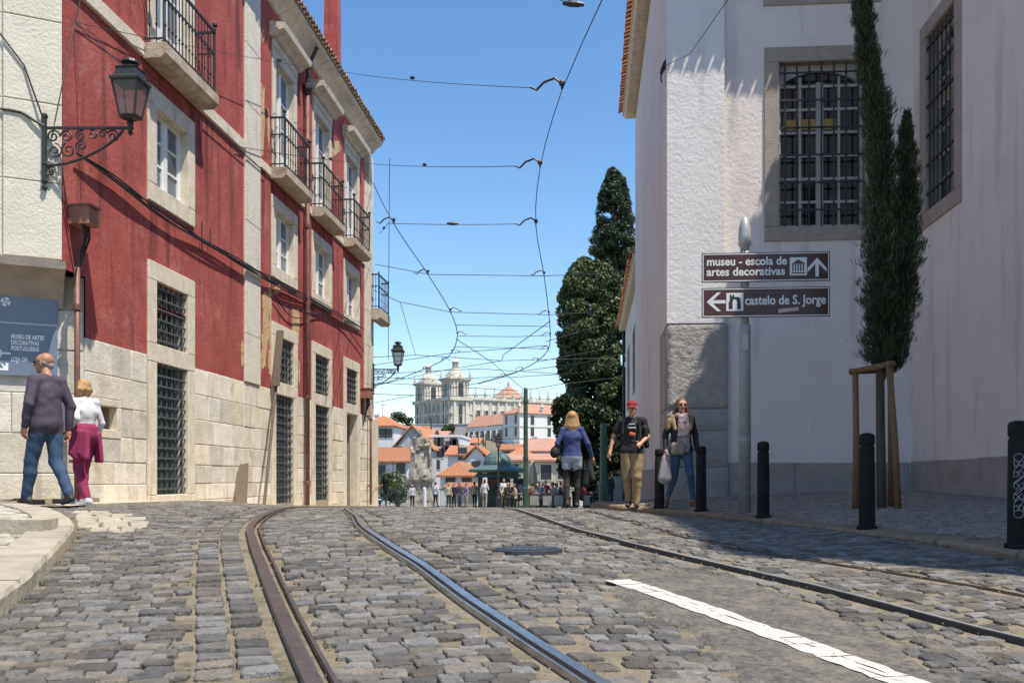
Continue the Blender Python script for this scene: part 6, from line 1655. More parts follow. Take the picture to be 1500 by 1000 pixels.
for lab, pl in (('span wire with a red insulator dot, crossing at middle sky height', [(549, 387, 29), (630, 402, 25.5), (797, 404, 25.5), (880, 401, 34), ]),
                ('span wire from the red building corner kinked by a thin dropper', [(548, 425, 29.5), (585, 442, 30), (660, 457, 31), (804, 461, 31.5), (868, 457, 46)]),
                ('short level span wire above the church left tower', [(671, 492, 36), (758, 493, 36.5), (806, 491, 36.5)]),
                ('lower level span wire above the church right tower', [(664, 508, 39), (741, 509, 39.5), (803, 511, 41)]),
                ('long thin span wire just above the church towers', [(542, 523, 40), (610, 520, 42), (735, 528, 47), (900, 524, 47)]),
                ('diagonal span wire rising to the right from the left lantern', [(545, 566, 62), (640, 544, 58), (735, 528, 47), (737, 520, 45), (806, 470, 36)]),
                ('faint span wire running level beside the church domes', [(545, 548, 60), (700, 540, 60), (832, 548, 60)]),
                ('faint lower span wire level with the belfries', [(545, 590, 62), (640, 573, 62), (700, 561, 60), (765, 542, 44)]),
                ('span wire into the big tree, upper one of three', [(785, 530, 46), (850, 518, 46), (905, 508, 46)]),
                ('span wire into the big tree, middle one of three', [(766, 543, 49), (850, 532, 46), (905, 520, 46)]),
                ('span wire into the big tree, lowest one of three', [(740, 553, 52), (850, 546, 46), (905, 533, 46)]),
                ('thin level wire just under the far wall lantern', [(545, 552, 44), (640, 556, 50), (742, 551, 50)]),
                ('thin wire sloping from the far lantern down towards the church nave', [(548, 560, 52), (655, 566, 56), (760, 572, 47)]),
                ('thin wire from the right hand contact wire bend to the red building', [(545, 535, 42), (660, 517, 41), (803, 506, 40)]),
                ('level wire between the two contact wires below the kinked one', [(668, 476, 33.5), (805, 478, 33)]),
                ('thin wire crossing low from the green pole to the far lantern corner', [(545, 577, 40), (650, 580, 46), (770, 576, 47)]),
                ('slanting wire from the left contact wire down to the green pole top', [(668, 496, 37), (720, 530, 42), (769, 572, 47)]),
                ('thin wire high into the big tree crown', [(800, 500, 39), (860, 482, 43), (905, 470, 45)]),
                ('nearly level wire running to the top of the green tram pole', [(770, 571, 47), (818, 563, 47), (905, 553, 47)])):
    span(lab, [atY(*q) for q in pl], .0, False)
wire('dropper_wire', 'thin dropper wire hanging from the kinked span wire down to the church wires', 'overhead wire', [atY(586, 442, 30), atY(609, 521, 42)], .009)
wire('down_cable', 'thin vertical cable hanging beside the far end of the red building', 'cable', [Vector((XL + .5, fe + .4, 9.4)), Vector((XL + .42, fe + .6, 3.5))], .01)
ra2 = onX(970, 135, XC - .03); ra2 = Vector((XC - .03, YF + .2, onX(970, 135, XC).z)); hp = Vector(PS(-YF - .15, ra2.z, .05))
t = wire('stay_wire', 'stay wire rising right from the corner of the white building across the sky', 'overhead wire', [hp, onY(1010, 80, 15.5), onY(1066, 0, 13), onY(1120, -80, 11.5)], .006, [(hp, (0.3, -.5, .6), 1.2)])
mb = MB(); mb.tube([hp + Vector((0, 0, .05)), hp + Vector((-.03, 0, -.1)), hp + Vector((-.06, 0, -.2)), hp + Vector((-.04, 0, -.28))], .015, 6); mb.build('hook', M['iron'], t)
wire('span_wire', 'span wire entering from the top edge to the first hanger of the right contact wire', 'overhead wire', [atz(770, -14, 5.35), atz(840, 6, 5.25), T2[1] + off], .005, [(atz(840, 6, 5.25), (1, 0, -.1), 1)], 'overhead span wires across the street')
# anchor fan of stay wires on the red wall, feed wires of the beige house
an_ = onX(110, 33, XL + .03)
for lab, q in (('stay wire dropping from the wall anchor behind the near lantern to the corner house', onX(80, 178, XL + .05)), ('stay wire from the wall anchor down to the near lantern cap', lt + Vector((-.1, 0, .75)))):
    wire('stay_wire', lab, 'overhead wire', [an_, q], .008)
wire('stay_wire', 'thin stay wire rising from the wall anchor past the top picture edge', 'overhead wire', [an_, onX(122, -20, XL + .03)], .008)
wire('stay_wire', 'long thin wire from the wall anchor behind the near lantern to the second window frame', 'overhead wire', [an_, onX(210, 100, XL + .04), onX(288, 172, XL + .04)], .005)
wire('feed_cable', 'black cable slanting over the beige corner house down to the lantern bracket', 'cable', [Vector(PB(*onP(PB, 0, 52), .05)), Vector(PB(*onP(PB, 35, 98), .05)), Vector(PB(*onP(PB, 63, 178), .08))], .011)
wire('feed_cable', 'thick drooping cable along the beige corner house at the lantern bracket height', 'cable', smooth_path([Vector(PB(*onP(PB, 0, 161), .04)), Vector(PB(*onP(PB, 30, 166), .04)), Vector(PB(*onP(PB, 48, 178), .06)), Vector(PB(*onP(PB, 64, 188), .08))], .1), .018)
# ================================================================ FIGURES: one continuous surface per body, grown from a distance field
def surface_nets(f, tags, o, res):
    s = f < 0
    nx, ny, nz = f.shape
    acc = np.zeros((nx - 1, ny - 1, nz - 1, 3), np.float32); cnt = np.zeros((nx - 1, ny - 1, nz - 1), np.float32)
    def cut(a, dx, dy, dz): return a[dx:nx - 1 + dx, dy:ny - 1 + dy, dz:nz - 1 + dz]
    for ax in range(3):
        for p in (0, 1):
            for q in (0, 1):
                d0 = [0, 0, 0]; oth = [i for i in range(3) if i != ax]; d0[oth[0]] = p; d0[oth[1]] = q; d1 = list(d0); d1[ax] = 1
                a = cut(f, *d0); b = cut(f, *d1); m = (a < 0) != (b < 0)
                t = np.where(m, a / np.where(m, a - b, 1), 0)
                for k in range(3): acc[..., k] += np.where(m, (t if k == ax else d0[k]), 0)
                cnt += m
    act = cnt > 0; idx = -np.ones(act.shape, np.int64); n = int(act.sum()); idx[act] = np.arange(n)
    base = np.argwhere(act).astype(np.float32); V = (base + acc[act] / cnt[act][:, None]) * res + o
    Q = []; T = []
    for ax in range(3):
        sl0 = [slice(1, -1)] * 3; sl1 = [slice(1, -1)] * 3; sl0[ax] = slice(0, -1); sl1[ax] = slice(1, None)
        a = s[tuple(sl0)]; b = s[tuple(sl1)]; g = np.argwhere(a != b)
        if not len(g): continue
        off = np.ones(3, int); off[ax] = 0; g = g + off
        u, v = [i for i in range(3) if i != ax]
        def at(du, dv):
            h = g.copy(); h[:, u] -= du; h[:, v] -= dv; return idx[h[:, 0], h[:, 1], h[:, 2]]
        quad = np.stack([at(1, 1), at(0, 1), at(0, 0), at(1, 0)], 1)
        ins = s[g[:, 0], g[:, 1], g[:, 2]]; flip = ins if ax != 1 else ~ins
        quad[~flip] = quad[~flip][:, ::-1]
        g2 = g.copy(); g2[:, ax] += 1; w = np.where(ins[:, None], g, g2); T.append(tags[w[:, 0], w[:, 1], w[:, 2]]); Q.append(quad)
    Q = np.concatenate(Q); T = np.concatenate(T); ok = (Q >= 0).all(1)
    return V, Q[ok], T[ok]
def sdf(prims, res, wob=0.0):
    # prims: (a, b, ra, rb, tag, k, scale) capsules; b None -> ellipsoid with radii ra (tuple)
    lo = np.full(3, 1e9); hi = -lo
    for p in prims:
        a = np.array(p[0], float); b = np.array(p[1], float) if p[1] is not None else a
        r = max(p[2]) if p[1] is None else max(p[2], p[3])
        lo = np.minimum(lo, np.minimum(a, b) - r); hi = np.maximum(hi, np.maximum(a, b) + r)
    lo -= 4 * res; hi += 4 * res; n = np.ceil((hi - lo) / res).astype(int) + 1
    f = np.full(n, 1.0, np.float32); tg = np.zeros(n, np.int8)
    for p in prims:
        a = np.array(p[0], float); b = None if p[1] is None else np.array(p[1], float); k = p[5]; sc = np.array(p[6] if len(p) > 6 and p[6] else (1, 1, 1), float)
        r = max(p[2]) if b is None else max(p[2], p[3]); m = r + k + 3 * res
        l = np.minimum(a, a if b is None else b) - m; h = np.maximum(a, a if b is None else b) + m
        i0 = np.maximum(0, ((l - lo) / res).astype(int)); i1 = np.minimum(n, ((h - lo) / res).astype(int) + 2)
        X = [lo[j] + res * np.arange(i0[j], i1[j]) for j in range(3)]
        x, y, z = np.meshgrid(*X, indexing='ij', sparse=True)
        if b is None:
            q0, q1, q2 = (x - a[0]) / p[2][0], (y - a[1]) / p[2][1], (z - a[2]) / p[2][2]
            k0 = np.sqrt(q0 ** 2 + q1 ** 2 + q2 ** 2); k1 = np.sqrt((q0 / p[2][0]) ** 2 + (q1 / p[2][1]) ** 2 + (q2 / p[2][2]) ** 2)
            d = k0 * (k0 - 1) / np.maximum(k1, 1e-6)
        else:
            bs = (b - a) / sc; L2 = max(bs.dot(bs), 1e-9); X_, Y_, Z_ = (x - a[0]) / sc[0], (y - a[1]) / sc[1], (z - a[2]) / sc[2]
            t = np.clip((X_ * bs[0] + Y_ * bs[1] + Z_ * bs[2]) / L2, 0, 1)
            d = (np.sqrt((X_ - t * bs[0]) ** 2 + (Y_ - t * bs[1]) ** 2 + (Z_ - t * bs[2]) ** 2) - (p[2] + (p[3] - p[2]) * t)) * min(sc)
        if wob and p[4] in WOB: d = d + wob * (np.sin(z * 34 + 3 * np.sin(x * 11 + z * 5) + 2.5 * np.sin(y * 13)) * .6 + np.sin(z * 19 - x * 33 + 2 * np.sin(z * 15 + y * 21)) * .6)
        v = (slice(i0[0], i1[0]), slice(i0[1], i1[1]), slice(i0[2], i1[2])); g = f[v]; d = d.astype(np.float32)
        tg[v] = np.where(d < g, p[4], tg[v])
        hh = np.clip(.5 + .5 * (g - d) / max(k, 1e-4), 0, 1); f[v] = g * (1 - hh) + d * hh - k * hh * (1 - hh)
    return surface_nets(f, tg, lo, res)
SKIN, TOP, PANTS, SHOE, HAIR, DARK, SLEEVE, SOCK = range(8); WOB = {TOP, PANTS, SLEEVE}
PM = {}
def cloth(c, rough=.85, bump=.3):
    k = tuple(round(x, 3) for x in c) + (rough,)
    if k not in PM: PM[k] = mat('cloth', c, tuple(x * .72 for x in c), 14, rough, bump, 60)
    return PM[k]
M['skin'] = mat('skin', (.52, .29, .20), (.46, .24, .16), 12, .55, .05, 80)
M['skin2'] = mat('tanned_skin', (.40, .20, .125), (.34, .16, .10), 12, .55, .05, 80)
def lerp3(a, b, t): return tuple(a[i] + (b[i] - a[i]) * t for i in range(3))
def hand(pr, wrist, elbow, fwd, curl, tag_=SKIN, fine=True):
    w = Vector(wrist); d = (w - Vector(elbow)).normalized(); f = Vector(fwd); f = (f - d * f.dot(d)).normalized(); s = d.cross(f).normalized() * curl
    if not fine:
        pr.append((w, w + d * .13, .034, .022, tag_, .01)); return
    pr.append((w - d * .01, w + d * .085, .027, .034, tag_, .015, None)); pr.append((w + d * .05 - f * .018, w + d * .085 - f * .02, .022, .018, tag_, .01)); pr.append((w + d * .05 + f * .018, w + d * .085 + f * .02, .022, .018, tag_, .01))
    for i, L_ in enumerate((.07, .08, .075, .06)):
        o = f * (.033 - .022 * i); k0 = w + d * .09 + o; k1 = k0 + d * L_ * .5 + s * .012 + f * (.004 * (1.5 - i)); k2 = k1 + d * L_ * .36 + s * .03
        pr.append((k0, k1, .0105, .0095, tag_, .003)); pr.append((k1, k2, .0095, .008, tag_, .003))
    t0 = w + d * .02 + f * .025; t1 = t0 + d * .035 + f * .035 + s * .012; t2 = t1 + d * .035 + f * .008 + s * .012
    pr.append((t0, t1, .014, .0115, tag_, .006)); pr.append((t1, t2, .0115, .009, tag_, .004))
def default_joints():
    return dict(pel=(0, 0, .95), chest=(0, .01, 1.28), neck=(0, .015, 1.47), head=(0, -.015, 1.63), face=(0, -1, 0),
                sl=(.185, .015, 1.42), sr=(-.185, .015, 1.42), el=(.235, .03, 1.15), er=(-.235, .03, 1.15), wl=(.24, -.05, .90), wr=(-.24, -.05, .90),
                hl=(.09, 0, .93), hr=(-.09, 0, .93), kl=(.10, -.02, .50), kr=(-.10, -.02, .50), al=(.10, .02, .085), ar=(-.10, .02, .085), tl=(.12, -.15, .035), tr=(-.12, -.15, .035),
                fl=(0, -1, 0), fr=(0, -1, 0), cl=1, cr=-1)
def body(J, o, fine=True):
    g = {}; g.update(default_joints()); g.update(J); P = []
    sh = o.get('shoulder', 1.0); bulk = o.get('bulk', 0.0); fem = o.get('fem', False)
    sk = SKIN; tp = TOP; top_r = bulk
    hips = .125 if fem else .115
    P.append((g['pel'], lerp3(g['pel'], g['chest'], .55), hips + .02 + bulk * .5, .115 + bulk - (.012 if fem else 0), TOP if not o.get('tuck') else PANTS, .03, (1.15, .82, 1)))
    P.append((lerp3(g['pel'], g['chest'], .35), g['chest'], .118 + bulk - (.01 if fem else 0), .142 + bulk, TOP, .03, (1.12, .8, 1)))
    P.append((g['chest'], lerp3(g['chest'], g['neck'], .75), .135 + bulk, .075 + bulk * .5, TOP, .03, (1.15, .78, 1)))
    for a in ('sl', 'sr'):
        g[a] = (g[a][0] * (.86 if fem else .92), g[a][1], g[a][2] - .005)
        P.append((lerp3(g['neck'], g[a], .12)[:2] + (g['neck'][2] - .035,), g[a], .05 + bulk * .5, .054 + bulk * .55, SLEEVE, .03))
    P.append((g['pel'], lerp3(g['pel'], g['chest'], .25), hips + .012 + bulk * .5, .112 + bulk * .8, PANTS, .03, (1.15, .85, 1)))
    P.append((lerp3(g['neck'], g['head'], -.15), lerp3(g['neck'], g['head'], .6), .055, .05, sk, .015))
    h = Vector(g['head']); fc = Vector(g['face']).normalized(); up = Vector((0, 0, 1)); sd = fc.cross(up).normalized()
    P.append((h + up * .035 - fc * .028, h + up * .028 + fc * .008, .083, .078, sk, .02))
    P.append((h + fc * .035 - up * .05, h + fc * .055 - up * .085, .05, .032, sk, .03))
    if fine:
        P.append((h + fc * .085 + up * .015, h + fc * .108 - up * .022, .008, .015, sk, .01))
        for s_ in (-1, 1):
            P.append((h + sd * s_ * .076 + up * .015, h + sd * s_ * .08 - up * .03, .013, .010, sk, .008))
            if not o.get('glasses'): P.append((h + fc * .083 + sd * s_ * .03 + up * .018, None, (.012, .012, .007), 0, DARK, .002))
            P.append((h + fc * .086 + sd * s_ * .03 + up * .038, h + fc * .084 + sd * s_ * .046 + up * .034, .006, .004, HAIR, .004))
        P.append((h + fc * .090 - up * .052 - sd * .018, h + fc * .090 - up * .052 + sd * .018, .007, .007, DARK if o.get('beard') else 8, .005))
    # arms
    lg = o.get('sleeve', 'long')
    for s_, e, w, f, c in (('sl', 'el', 'wl', 'fl', 'cl'), ('sr', 'er', 'wr', 'fr', 'cr')):
        st_ = SLEEVE; r0 = .056 + bulk * .6 - (.008 if fem else 0); r1 = .044 + bulk * .5 - (.004 if fem else 0)
        if lg == 'short':
            m = lerp3(g[s_], g[e], .62); P.append((g[s_], m, r0 + .008, r1 + .018, st_, .02)); P.append((m, g[e], .045, .038, SKIN, .008)); P.append((g[e], g[w], .04, .027, SKIN, .015))
        else:
            P.append((g[s_], g[e], r0, r1, st_, .02)); P.append((g[e], lerp3(g[e], g[w], .96), r1, .032 + bulk * .4, st_, .015)); P.append((lerp3(g[e], g[w], .9), g[w], .024, .024, SKIN, .004))
        hand(P, g[w], g[e], g[f], g[c], SKIN, fine)
    # legs
    pl = o.get('pants', 'long'); pb = o.get('pbulk', .0)
    for hp, k, a, t in (('hl', 'kl', 'al', 'tl'), ('hr', 'kr', 'ar', 'tr')):
        P.append((g[hp], g[k], .092 + pb, .06 + pb, PANTS, .025)) if pl == 'long' else (P.append((g[hp], lerp3(g[hp], g[k], .42), .1 + pb, .088 + pb, PANTS, .02)), P.append((lerp3(g[hp], g[k], .3), g[k], .08, .052, SOCK, .01)))
        st2 = PANTS if pl == 'long' else SOCK; e = pb if pl == 'long' else 0
        calf = lerp3(g[k], g[a], .32); calf = (calf[0], calf[1] + .012, calf[2])
        P.append((g[k], calf, .057 + e, .055 + e, st2, .02)); P.append((calf, lerp3(g[k], g[a], o.get('cuff', .93)), .055 + e, .042 + e, st2, .02))
        P.append((lerp3(g[k], g[a], .8), g[a], .033, .034, SKIN if pl == 'long' else SOCK, .006))
        A_ = Vector(g[a]); T_ = Vector(g[t]); dr = (T_ - A_); dr.z = 0; dr = dr.normalized() if dr.length > .01 else Vector((0, -1, 0))
        hl_ = A_ - dr * .05; hl_.z = T_.z + .01 + (A_.z - .085) * .8
        P.append((hl_, T_, .042, .036, SHOE, .02)); P.append((A_, lerp3(hl_, T_, .55), .04, .034, SHOE, .02)); P.append((T_, T_ + dr * .03, .036, .028, SHOE, .015))
    return P, g
def person(label, loc, rz, h, J, cols, o, group=None, res=.0085, fine=True, extras=(), name='person'):
    t = thing(name, label, 'person', loc, group, rz)
    s = h / 1.75; P, g = body(J, o, fine)
    def conv(prs): return [tuple([tuple(Vector(q[0]) * s), None if q[1] is None else tuple(Vector(q[1]) * s), tuple(x * s for x in q[2]) if q[1] is None else q[2] * s, q[3] * s if q[1] is not None else 0, q[4], q[5] * s, q[6] if len(q) > 6 else None]) for q in prs]
    V, Q, T = sdf(conv(P), res, .0032 if fine else 0)
    if o.get('hem', .9):
        zc_ = V[Q].mean(1)[:, 2] / s; hz = o.get('hem', .9) if J.get('pel', (0, 0, .95))[2] > .8 else .5
        T = np.where((T == TOP) & (zc_ < hz), PANTS, np.where((T == PANTS) & (zc_ > hz), TOP, T))
    mats = [cols.get('skin', M['skin']), cols['top'], cols['pants'], cols['shoe'], cols.get('hair', M['greywood']), cloth((.02, .018, .018)), cols['top'], cols.get('sock', cols['pants']), cloth((.32, .10, .09))]
    b = arr_mesh('body', V, Q, mats, None, T, True); b.parent = t
    for nm, prs, m, wb_ in [e(g) for e in extras]:
        V, Q, T = sdf(conv(prs), res, wb_); q = arr_mesh(nm, V, Q, m, None, np.minimum(T, (len(m) if isinstance(m, list) else 1) - 1), True); q.parent = t
    return t
def X_hair(m, style, w=0.004):
    def f(g):
        h = Vector(g['head']); fc = Vector(g['face']).normalized(); up = Vector((0, 0, 1)); sd = fc.cross(up).normalized(); P = []
        if style == 'cap_hair' or style == 'short':
            P.append((h + up * .045 - fc * .025, None, (.083, .095, .085), 0, 0, .01))
            P.append((h - fc * .05 - up * .02, h - fc * .045 - up * .05, .06, .05, 0, .02))
        if style == 'fringe':     # balding: sides and back only
            for s_ in (-1, 1): P.append((h + sd * s_ * .05 - fc * .03 + up * .0, h - fc * .07 - up * .03, .036, .04, 0, .02))
        if style in ('long', 'mid', 'bob'):
            P.append((h + up * .038 - fc * .022, None, (.09, .098, .092), 0, 0, .01)); L_ = {'long': .36, 'mid': .2, 'bob': .1}[style]
            for a in range(9):
                u = (a - 4) / 4; st = h + sd * .075 * u + up * .03 - fc * (.07 * (1 - .65 * u * u)); e = h + sd * (.105 * u) - fc * (.085 * (1 - .8 * u * u)) - up * (L_ * (1 - .1 * abs(u)) + .02 * math.sin(a * 2.3))
                md = st.lerp(e, .5) + sd * .018 * u - fc * .015
                P.append((st, md, .034, .036, 0, .014)); P.append((md, e, .036, .012, 0, .014))
        return ('hair', [tuple([tuple(p[0]), None if p[1] is None else tuple(p[1])] + list(p[2:])) for p in P], m, 0)
    return f
def X_prims(nm, m, fn, w=0):
    def f(g): return (nm, fn(g), m, w)
    return f
def X_belt_bag(m): pass
def facing(dx, dy): return math.atan2(dx, -dy)
denim = cloth((.045, .085, .15)); khaki = cloth((.36, .25, .13)); black = cloth((.018, .018, .02)); blond = mat('blond_hair', (.50, .31, .13), (.33, .19, .08), 30, .5, .6, 90, stretch=(1, 1, .15)); brown = mat('brown_hair', (.16, .085, .045), (.09, .05, .03), 30, .5, .6, 90, stretch=(1, 1, .15)); grey_h = mat('grey_hair', (.32, .30, .28), (.2, .19, .18), 40, .7)
darkhair = mat('dark_hair', (.03, .022, .018), None, rough=.5)
SHOEB = cloth((.03, .026, .026), .5); SHOEW = cloth((.72, .72, .72), .6)
def gpt(px, py): p = onG(px, py); return Vector((p.x, p.y, ground(p.x, p.y)))
# --- elderly man, seen from behind, walking off to the left
p1 = Vector(onY(68, 739, 10.55)); h1 = (739 - 507) / FPX * p1.y * 1.0
J = dict(face=(.5, -.85, -.04), el=(.27, .06, 1.14), wl=(.26, -.02, .90), er=(-.26, .08, 1.14), wr=(-.25, .06, .88), fl=(0, -1, 0), fr=(0, -1, 0), kl=(.1, -.13, .51), al=(.1, -.22, .085), tl=(.12, -.39, .035), kr=(-.1, .03, .5), ar=(-.11, .25, .12), tr=(-.14, .1, .035), head=(0, -.05, 1.63), chest=(0, -.01, 1.28), pel=(0, .02, .95))
def jacket_hem(g): return [((0, .0, .99), (0, .0, 1.12), .168, .16, 0, .03, (1.2, .86, 1)), ((0, 0, .93), (0, 0, .99), .166, .168, 0, .02, (1.2, .88, 1)), ((-.10, .02, 1.46), (.10, .02, 1.46), .05, .05, 0, .02)]
def spectacles(g):
    h = Vector(g['head']); fc = Vector(g['face']).normalized(); up = Vector((0, 0, 1)); sd = fc.cross(up).normalized(); P = []
    for s_ in (-1, 1):
        P.append((tuple(h + fc * .092 + sd * s_ * .032 + up * .015), tuple(h + fc * .09 + sd * s_ * .046 + up * .012), .017, .015, 0, .004)); P.append((tuple(h + fc * .08 + sd * s_ * .072 + up * .02), tuple(h + sd * s_ * .082 + up * .02), .005, .005, 0, .002))
    P.append((tuple(h + fc * .1 - sd * .02 + up * .02), tuple(h + fc * .1 + sd * .02 + up * .02), .006, .006, 0, .002)); return P
mplum = cloth((.075, .058, .085))
person('balding elderly man in a plum jacket and blue jeans walking past the blue sign', p1, facing(-.92, .4), h1, J, dict(skin=M['skin2'], top=mplum, pants=denim, shoe=SHOEB, hair=grey_h), dict(bulk=.026, pbulk=.016, glasses=True, hem=.81), extras=[X_hair(grey_h, 'fringe'), X_prims('glasses', black, spectacles)])
# --- elderly woman beside him
p2 = gpt(124, 741); h2 = (740 - 545) / FPX * p2.y
mag = cloth((.30, .028, .095)); wht = cloth((.72, .71, .72))
J = dict(face=(.3, -.92, -.1), head=(0, -.05, 1.61), neck=(0, 0, 1.46), el=(.24, .17, 1.18), wl=(.16, -.08, 1.06), fl=(0, 0, 1), er=(-.25, .03, 1.14), wr=(-.24, -.08, .92), kl=(.09, .0, .5), al=(.09, .17, .11), tl=(.11, .02, .035), kr=(-.09, -.15, .51), ar=(-.10, -.22, .085), tr=(-.12, -.39, .035), cl=1)
def waist_coat(g):
    P = [((0, 0, .98), (0, 0, 1.02), .165, .16, 0, .02, (1.15, .9, 1))]
    for a in range(6):
        x = .17 - .012 * a; y = .02 + .045 * a - .04; P.append(((x, y * 1.0, .99), (x + .03, y + .02, .72 - .03 * (a % 3)), .04, .045, 0, .02))
    for a in range(3): P.append(((-.15, .0 + .05 * a, .98), (-.17, .03 + .05 * a, .62), .035, .03, 0, .02))
    return P
def bracelet(g):
    w = Vector(g['wl']); e = Vector(g['el']); d = (w - e).normalized(); return [(tuple(w - d * .02), tuple(w - d * .012), .034, .034, 0, .002)]
person('blond woman in white top and magenta trousers with a coat tied round her waist', p2, facing(-.9, .44), h2, J, dict(top=wht, pants=mag, shoe=SHOEW, hair=blond), dict(fem=True, pbulk=.012, bulk=.008, hem=.97), extras=[X_hair(blond, 'bob'), X_prims('tied_coat', mag, waist_coat, .006), X_prims('watch', black, bracelet)])
# --- man with red cap
p3 = Vector(onY(926, 738, 16.6)); p3.z = pavz(p3.x, p3.y); h3 = (737 - 582) / FPX * p3.y
J = dict(head=(0, -.04, 1.62), face=(.05, -.97, -.18), el=(.25, .05, 1.16), wl=(.15, -.2, 1.04), fl=(-.6, -.2, .8), er=(-.31, .06, 1.17), wr=(-.36, -.02, .92), kl=(.08, -.06, .5), al=(.07, -.02, .085), tl=(.09, -.19, .035), kr=(-.08, .0, .5), ar=(-.06, .1, .11), tr=(-.07, -.06, .035), cl=-1)
def cap(g):
    h = Vector(g['head']); fc = Vector(g['face']).normalized(); up = Vector((0, 0, 1)); sd = fc.cross(up).normalized(); P = [(tuple(h + up * .058 - fc * .012), None, (.088, .1, .075), 0, 0, .01)]
    for a in (-2, -1, 0, 1, 2): P.append((tuple(h + up * .05 + fc * .07 + sd * a * .022), tuple(h + up * .035 + fc * (.155 - .012 * a * a) + sd * a * .024), .011, .009, 0, .012))
    return P
def strap(g): return [((.12, -.10, 1.46), (.15, -.14, 1.12), .022, .022, 0, .01, (1, .6, 1)), ((-.12, -.10, 1.46), (-.15, -.13, 1.2), .022, .022, 0, .01, (1, .6, 1)), ((0, .17, 1.40), (0, .17, 1.08), .12, .13, 0, .03, (1, .6, 1)), ((.2, -.02, 1.3), (.23, .04, 1.02), .05, .05, 0, .03)]
def tprint(g): return [((-.05, -.124, 1.30), (.06, -.124, 1.30), .012, .012, 0, .002, (1, .8, 1)), ((-.01, -.13, 1.2), (.04, -.135, 1.19), .034, .03, 1, .004, (1, .5, 1)), ((-.04, -.12, 1.36), (.05, -.118, 1.36), .009, .009, 0, .002)]
def phone(g): w = Vector(g['wl']); return [(tuple(w + Vector((-.06, -.05, .01))), tuple(w + Vector((-.12, -.07, .03))), .03, .03, 0, .004, (1, .5, 1))]
tee = cloth((.022, .022, .025))
person('man in a red cap, black printed t-shirt and khaki trousers walking towards the viewer', p3, facing(-.12, -1), h3, J, dict(skin=M['skin'], top=tee, pants=khaki, shoe=cloth((.06, .05, .045)), hair=darkhair), dict(sleeve='short', bulk=.016, pbulk=.02, hem=.88), extras=[X_hair(darkhair, 'cap_hair'), X_prims('cap', cloth((.28, .02, .03)), cap), X_prims('backpack', black, strap), X_prims('shirt_print', [cloth((.6, .6, .6)), cloth((.6, .16, .05))], tprint), X_prims('phone', black, phone)])
# --- woman with sunglasses and scarf
p4 = Vector(onY(998, 737, 15.5)); p4.z = pavz(p4.x, p4.y); h4 = (737 - 577) / FPX * p4.y * .99
J = dict(face=(.1, -.95, -.02), el=(.24, .08, 1.17), wl=(.25, -.02, .92), er=(-.25, .04, 1.15), wr=(-.26, -.05, .9), kl=(.13, -.07, .52), al=(.2, .04, .10), tl=(.24, -.1, .035), kr=(-.1, .06, .5), ar=(-.2, .16, .13), tr=(-.24, .02, .035))
def scarf(g): return [((-.07, -.06, 1.47), (.07, -.06, 1.47), .045, .045, 0, .02), ((-.09, .03, 1.48), (.09, .03, 1.48), .045, .045, 0, .02), ((-.03, -.13, 1.44), (-.05, -.145, 1.0), .05, .045, 0, .02, (1, .6, 1)), ((.05, -.13, 1.42), (.06, -.15, .92), .05, .05, 0, .02, (1, .6, 1))]
def collar(g): return [((-.15, -.03, 1.44), (-.12, -.12, 1.25), .05, .03, 0, .02), ((.15, -.03, 1.44), (.12, -.12, 1.25), .05, .03, 0, .02), ((-.2, -.04, 1.38), (-.22, -.04, 1.28), .05, .05, 0, .03)]
def bags(g): w = Vector(g['wr']); return [(tuple(w + Vector((-.0, -.03, -.12))), tuple(w + Vector((-.02, -.03, -.42))), .07, .11, 0, .03, (1, .6, 1)), (tuple(w + Vector((.0, -.03, -.1))), tuple(w + Vector((0, -.03, .0))), .012, .03, 0, .03)]
def crossbag(g): return [((-.14, -.16, .98), (-.03, -.17, .98), .06, .06, 0, .02, (1, .5, 1)), ((-.14, -.16, .9), (-.03, -.17, .9), .06, .06, 0, .02, (1, .5, 1)), ((-.08, -.15, 1.0), (.14, -.1, 1.42), .009, .009, 0, .002)]
scm = mat('patterned_scarf', (.42, .30, .30), (.10, .06, .08), 22, .9, .3, 60, c3=(.5, .42, .40), s3=30, t3=(.5, .6))
person('long haired woman in sunglasses, dark jacket, patterned scarf and jeans', p4, facing(.1, -1), h4, J, dict(top=cloth((.028, .028, .034)), pants=cloth((.07, .12, .2)), shoe=cloth((.22, .10, .05)), hair=brown), dict(fem=True, bulk=.018, glasses=True, cuff=.86), extras=[X_hair(brown, 'long'), X_prims('scarf', scm, scarf, .006), X_prims('fur_collar', cloth((.30, .21, .12)), collar, .01), X_prims('sunglasses', black, spectacles), X_prims('shopping_bag', cloth((.42, .36, .36)), bags, .008), X_prims('crossbody_bag', cloth((.34, .27, .2)), crossbag)])
# --- blonde woman seen from behind in the middle of the street
p5 = Vector(onY(838, 743, 17.6)); p5.z = ground(p5.x, p5.y) + .01; h5 = (744 - 603) / FPX * p5.y
J = dict(face=(0, -1, 0), el=(.27, .06, 1.16), wl=(.24, -.09, .98), er=(-.28, .05, 1.17), wr=(-.36, -.06, .94), kl=(.1, -.02, .5), al=(.09, .14, .11), tl=(.1, .01, .04), kr=(-.1, -.08, .51), ar=(-.09, -.06, .085), tr=(-.1, -.23, .035))
def handbag(g): return [((.30, .0, 1.02), (.33, .1, 1.0), .11, .1, 0, .04, (.7, 1, 1)), ((.27, .04, 1.1), (.21, .03, 1.42), .012, .012, 0, .002)]
def held(g): w = Vector(g['wr']); return [(tuple(w + Vector((.03, -.03, -.08))), tuple(w + Vector((.10, -.02, -.5))), .06, .085, 0, .03), (tuple(w + Vector((.05, -.03, -.1))), tuple(w + Vector((-.02, .06, -.42))), .05, .05, 0, .03)]
